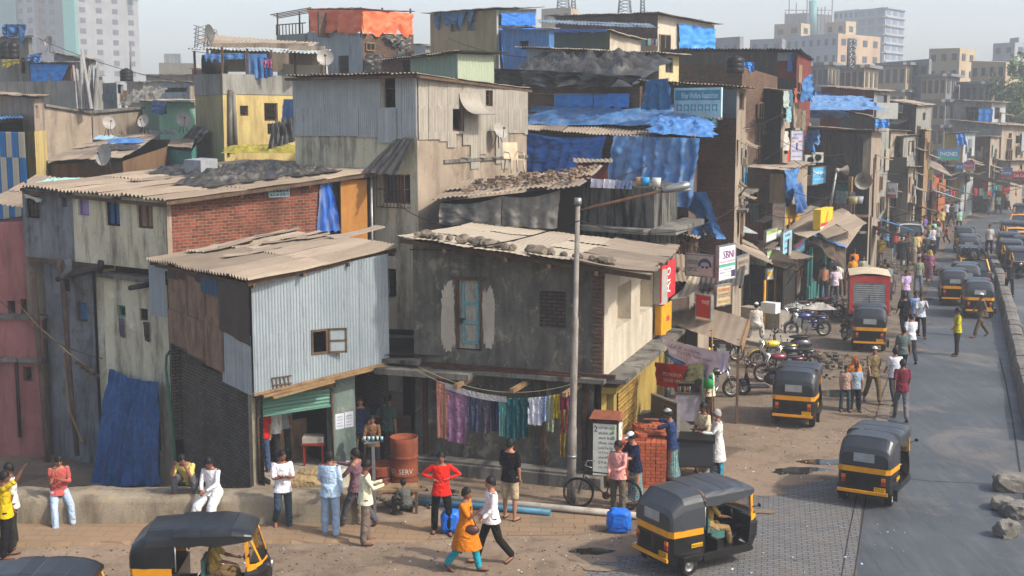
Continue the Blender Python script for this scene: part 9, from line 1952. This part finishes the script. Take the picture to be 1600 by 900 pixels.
 g=gx(1078,664);root=thing('pan_kiosk','small wooden kiosk with goods shelf and red white poster below the banners','kiosk',g,radians(-8));M=WM[root.name];mb=MB(plain('kiosk_lilac','8a8796',.7,var=.2));mb.box((-.4,0,.1),(.25,.6,.85),M);mb.build('counter',None,root);mb=MB(m_woodblack);mb.box((-.42,-.02,.85),(.3,.62,.9),M);mb.box((-.42,.5,.9),(.3,.62,1.5),M);mb.box((-.42,0,1.15),(.1,.6,1.18),M);mb.box((-.44,0,.9),(-.4,.6,1.5),M);mb.build('shelf',None,root)
 mb=MB(plain('kiosk_red','b82a2a',.6));mb.box((.25,.02,.15),(.27,.6,1.0),M);mb.build('side_panel',None,root);mb=MB(plain('white_paint','dfe3e2'));mb.box((.27,.1,.3),(.28,.5,.75),M);mb.build('poster',None,root)
 for i in range(12):mb=MB(plain('jar%d'%(i%4),['a86a3a','8a9aa0','5a3a30','b0a070'][i%4],.3));q=M@V3((-.35+.05*(i%6)*1.3,.1,.9+(.28 if i>5 else 0)));mb.tube([q,q+V3((0,0,.16))],.028,8);mb.build('jar',None,root)
 g=gx(1091,648);mb=MB(plain('cylinder_green','2f4a44',.5,var=.2));mb.tube([g,g+V3((0,0,.05)),g+V3((0,0,1.15)),g+V3((0,0,1.28)),g+V3((0,0,1.4))],[.16,.19,.19,.12,.05],16);tag(mb.build('gas_cylinder',loc=g),'tall dark green gas cylinder behind the man with the stick','gas cylinder')
 mban=plain('banner_white','c4b8c8',.6,var=.08);B=WP(1030,32.5,1120,30.2,560)
 def banner(lb,px,mat,lines,off=0,seed=0):
  c=[]
  for x,y in px:s_,z=B.sz(x,y,off);c.append(B.pt(s_,z,off))
  mb=MB(mat);drape(mb,*c,26,14,.05,2,B.n,seed,rag=.05);o=mb.build('banner',loc=c[0]);tag(o,lb,'banner','old banners over the street stall')
  X=(c[1]-c[0]);Y=(c[0]-c[2])
  for tx,a,b_,w_,h_,col in lines:lettering(o,tx,c[2]+X*a+Y*b_+B.n*.09,X,Y,X.length*w_,Y.length*h_,plain('ink_'+col,col,.7))
 banner('white and purple phone banner draped over the stall',[(1034,528),(1132,552),(1050,556),(1108,592)],mban,[('LOOP mobile',.12,.62,.5,.2,'5a1a5a'),('75270 per min',.2,.25,.55,.25,'8a1a6a')],.15,1)
 banner('red phone banner with a handset picture hanging under the stall roof',[(1024,566),(1076,572),(1028,602),(1058,608)],plain('banner_red','b8241e',.6,var=.08),[('MTS MAXIMUM',.3,.5,.55,.15,'e8e0dc'),('VALUE 1499',.3,.25,.5,.15,'e8e0dc')],.3,2)
 banner('pale green banner with black print right of the red banner',[(1068,570),(1100,566),(1062,598),(1100,590)],plain('banner_pale','a8ac84',.7,var=.08),[('Metro city SH',.1,.6,.7,.15,'2a2a2a'),('Tel 2409 1999',.1,.3,.7,.15,'2a2a2a')],.22,3)
 banner('torn white and violet banner flapping at the right end of the stall',[(1116,552),(1140,548),(1124,584),(1134,578)],mban,[],.3,4)
 banner('blue tarp rim under the purple banner',[(1036,548),(1112,586),(1040,556),(1112,596)],m_tblue,[],.05,5)
 mb=MB(m_woodl);g=gx(1113,680);mb.tube([g,g+V3((-.05,.1,2.9))],.018,6);tag(mb.build('bamboo_pole',loc=g),'thin bamboo pole propping the stall banners','pole')
 g=P(1107,600,32.3);root=thing('folded_umbrella','folded yellow and green umbrella hung upside down on the bamboo pole','umbrella',g);mb=MB(plain('umb_green','2a8a4a',.6));mb.tube([g-V3((0,0,.1)),g+V3((0,0,.3))],[.14,.11],12);mb.build('green_part',None,root);mb=MB(plain('umb_yellow','c8b020',.6));mb.tube([g+V3((0,0,.3)),g+V3((0,0,.72)),g+V3((0,0,.95))],[.11,.07,.03],12);mb.build('yellow_part',None,root)
 g=gx(1048,668);mb=MB(m_dark)
 g=gx(1085,752);root=thing('food_box','black box with a lid strapped on a cargo bicycle beside the two elderly men','food box',g,radians(-10));M=WM[root.name];mb=MB(m_canvas);mb.box((-.35,-.3,.45),(.42,.35,1.0),M);mb.build('box',None,root);mb=MB(m_black);mb.box((-.38,-.34,1.0),(.46,.39,1.08),M);mb.build('lid',None,root);mb=MB(m_iron);mb.bar(M@V3((-.4,-.25,.42)),M@V3((.5,-.25,.42)),.04);mb.bar(M@V3((-.4,.3,.42)),M@V3((.5,.3,.42)),.04);mb.build('rack',None,root)
 wheel(root,M@V3((-.75,0,.34)),.34,.04,M.to_3x3()@V3((0,1,0)),16,.92);wheel(root,M@V3((.3,0,.3)),.3,.05,M.to_3x3()@V3((0,1,0)),16,.92);mb=MB(m_chrome);mb.tube([M@V3((-.6,-.28,1.0)),M@V3((-.7,0,.98)),M@V3((-.6,.28,1.0))],.014,6);mb.bar(M@V3((-.7,0,.98)),M@V3((-.75,0,.34)),.03);mb.build('handlebar',None,root)
 p=gx(1066,752)+V3((0,-.1,.5));mb=MB(plain('yellow_bag','c8a81c',.4));mb.ell(p,(.12,.1,.2),12,8);tag(mb.build('carrier_bag',loc=p),'small yellow carrier bag hung on the cargo bicycle','bag')
 p=CHg.pt(1.75,.12,-.5);root=thing('stool_table','red legged stool stacked with newspapers in the shop doorway','table',p);mb=MB(plain('stool_red','7a2a1c',.7))
 for dx in(-.22,.22):
  for dy in(-.18,.18):m2=MB(plain('stool_red','7a2a1c'));m2.bar(p+V3((dx,dy,0)),p+V3((dx,dy,.5)),.05);m2.build('leg',None,root)
 mb.obox(p+V3((-.28,-.24,.5)),(.56,0,0),(0,.48,0),(0,0,.05));mb.build('seat',None,root);mb=MB(plain('newspaper','9a958a',.9));mb.obox(p+V3((-.26,-.2,.55)),(.5,.05,0),(0,.4,0),(0,0,.14));mb.build('newspapers',None,root)
 Wg=CHg;r=Wg.rect(462,672,508,745);mb=MB(m_ply);Wg.box(mb,r[0],.12,r[2]+.1,r[3],-1.2,-1.15);tag(mb.build('partition_board',loc=Wg.pt(r[0],0)),'plywood partition behind the newspaper stool','board')
 g=gx(735,890);p=P(736,828,g.y-.25);mb=MB(plain('brown_bag','4a2c26',.4));mb.ell(p,(.16,.07,.1),12,8);mb.tube([p+V3((-.12,0,.05)),p+V3((-.05,.1,.42)),p+V3((.1,0,.05))],.012,6);tag(mb.build('handbag',loc=p),'brown handbag on the shoulder of the woman in orange','handbag')
 mb=MB(cloth('dupatta',['24a0b4']));q0=P(716,800,g.y+.1);q1=P(742,796,g.y-.1);drape(mb,q0+V3((.1,0,.1)),q1+V3((-.05,-.1,.1)),P(706,860,g.y+.15),P(722,866,g.y+.1),10,16,.05,1.5,V3((0,-1,0)),3);tag(mb.build('scarf',loc=q0),'turquoise scarf trailing from the woman in orange','scarf')
 Wn=WP(1380,69,1398,68.4,398);board('white framed notice standing on the ground in the crowd',Wn,(1381,388,1395,408),plain('board_white','c6c8c4'),lines=[('NOTICE',.15,.78,.85,.9,'a04050'),('mumbai municipal',.1,.55,.9,.65,'5a5a68'),('corporation',.1,.4,.9,.5,'5a5a68'),('office',.2,.2,.8,.3,'5a5a68')])
 g=gx(1352,416);root=thing('snack_stall','snack stall with glass showcase and orange packets on its posts','stall',g);mb=MB(m_conc);mb.obox(g+V3((-.9,0,0)),(2.0,.1,0),(0,1,0),(0,0,.8));mb.build('counter',None,root);mb=MB(m_steel);mb.obox(g+V3((-.85,.1,.8)),(1.7,.1,0),(0,.7,0),(0,0,.6));mb.build('showcase',None,root)
 for i in range(16):mb=MB(plain('packet%d'%(i%4),['d8641c','c8a01c','b83a2a','3a7a9a'][i%4],.5));q=g+V3((-.9+.25*(i%8),0,2.2-.5*(i//8)));mb.obox(q,(.16,0,0),(0,.05,0),(0,0,.3));mb.build('packet',None,root)
 heap('blue tarp heaped over a cart beside the white van',gx(1398,392)+V3((-2,0,.6)),(3.2,.3,0),(0,2,0),.4,m_tblue,seed=7);heap('blue tarp over the loaded hand cart at the curb',gx(1487,344)+V3((-.9,0,.7)),(1.8,.2,0),(0,2.6,0),.5,m_tblue,seed=9)
 p=gx(1473,345)+V3((0,0,1.3));mb=MB(m_woodl);mb.ell(p,(.7,.6,.35));tag(mb.build('bundle',loc=p),'round pale bundle beside the blue covered hand cart','bundle')
 for nm,lb,x,y,r_,hgt,n in(('rubble_heap','low spread of garbage and stones before the yellow motorcycle',1265,570,2.4,.25,260),('rubble_heap','rubble heap between the teal shop and the red truck',1290,482,3.0,.55,320),('rubble_heap','strip of rubble beyond the red truck',1398,420,3.2,.5,240),('rubble_heap','stones and bricks at the foot of the dark alley',650,776,1.0,.15,60),('rubble_heap','wet garbage behind the low wall in the drain',120,745,3.5,.4,320)):
  g=gx(x,y);
  if 'drain' in lb:g=V3((-11.5,29,PITZ+.1))
  mb=MB(sheet('rubble_mix','7a6a58','4a4540','2f2a26',.5,.9,0,.4));rubble(mb,g,r_,hgt,n,(.05,.26),Rr);tag(mb.build(nm,loc=g),lb,'rubble',kind='stuff')
 mb=MB(sheet('litter_paper','c9c9c6','8f9aa8','6a5a4a',.3,.9,0,.3))
 for i in range(600):
  x=Rr.uniform(20,1420);y=Rr.uniform(815,898)if i<240 else Rr.uniform(520,760)
  if i>=240:x=Rr.uniform(1060,1400)
  if y<815 and x>1340+max(0,(660-y)*.3):continue
  g=gx(x,y);s_=Rr.uniform(.01,.045)*(1.6 if Rr.random()<.08 else 1);a=Rr.uniform(0,6);mb.obox(g+V3((0,0,.006)),(s_*cos(a),s_*sin(a),Rr.uniform(0,.02)),(-s_*.7*sin(a),s_*.7*cos(a),Rr.uniform(0,.02)),(0,0,.004))
 tag(mb.build('litter'),'scraps of paper and plastic scattered over the dirt','litter',kind='stuff')
 mb=MB(plain('pebbles','6a5a4a',.95,var=.4,scale=9))
 for i in range(800):
  x=Rr.uniform(0,1000);y=Rr.uniform(822,900)
  if i%3==0:x=Rr.uniform(1050,1380);y=Rr.uniform(520,740)
  rock(mb,gx(x,y),(Rr.uniform(.012,.045),)*3,Rr)
 tag(mb.build('pebbles'),'small stones and clods over the dirt ground','pebbles',kind='stuff')
 n=NB('puddle_water');n.b.inputs['Base Color'].default_value=(.02,.018,.015,1);n.b.inputs['Roughness'].default_value=.06
 for(x,y,rx,ry)in((1290,722,.7,.25),(1258,738,.8,.4),(1312,615,.8,.5),(925,862,.45,.2)):
  g=gx(x,y);mb=MB(n.mat);mb.face([V3((g.x+rx*cos(a)*(1+.4*mnoise.noise(V3((cos(a)*2,sin(a)*2,x)))),g.y+ry*sin(a)*(1+.4*mnoise.noise(V3((cos(a)*2,sin(a)*2,x+4)))),.011))for a in[2*pi*i/40 for i in range(40)]]);o=mb.build('water');o['kind']='structure'
 mw=plain('black_wire','1c1b1a',.7)
 wires=[((640,390,30),(905,345,27)),((906,345,27),(1180,300,44)),((600,300,36),(720,352,30)),((60,60,60),(300,130,60)),((700,60,62),(850,90,58)),((1180,190,49),(1320,240,60)),((1060,372,36),(1118,398,36)),((1190,330,44),(1300,300,58)),((1240,250,50),(1376,265,66)),((780,140,44),(1100,120,50)),((1040,200,42),(1230,175,50)),((0,470,35),(160,560,30)),((300,80,56),(480,60,64)),((1110,330,47),(1270,262,62)),((1240,300,50),(1400,230,80)),((1300,250,62),(1500,210,100)),((1130,260,46),(1245,210,56)),((820,300,37),(1030,250,42))]
 for i,(a,c)in enumerate(wires):
  p,q=P(*a),P(*c);L_=(q-p).length;mb=MB(mw);mb.tube([p.lerp(q,k/10)-V3((0,0,L_*.04*4*(k/10)*(1-k/10)))for k in range(11)],.013,4);tag(mb.build('overhead_wire',loc=p),'thin sagging black wire '+['from the laundry house to the lamp post','from the lamp post to the shop row','across the dark alley','over the left background roofs','beside the cream tarp house','along the black tower house','to the optician sign','over the teal shop','to the tarred board house','over the black tarp roof','over the blue tarps','at the pink house','above the yellow house terrace','past the blue bank board','from the yellow sign to the lime house','over the far bazaar roofs','by the white notice board','over the patched shed'][i],'wire')
props()
# = haze
def haze():
 mb=MB();mb.box((-700,-40,-3.5),(700,700,95));n=bpy.data.materials.new('haze');n.use_nodes=True;t=n.node_tree;t.nodes.clear()
 o_=t.nodes.new('ShaderNodeOutputMaterial');v=t.nodes.new('ShaderNodeVolumePrincipled');v.inputs['Color'].default_value=(.86,.93,1,1);v.inputs['Density'].default_value=HAZE_D
 v.inputs['Anisotropy'].default_value=0.0
 t.links.new(v.outputs[0],o_.inputs['Volume']);o=mb.build('haze',n);o['kind']='stuff'
HAZE_D=.0011
haze()
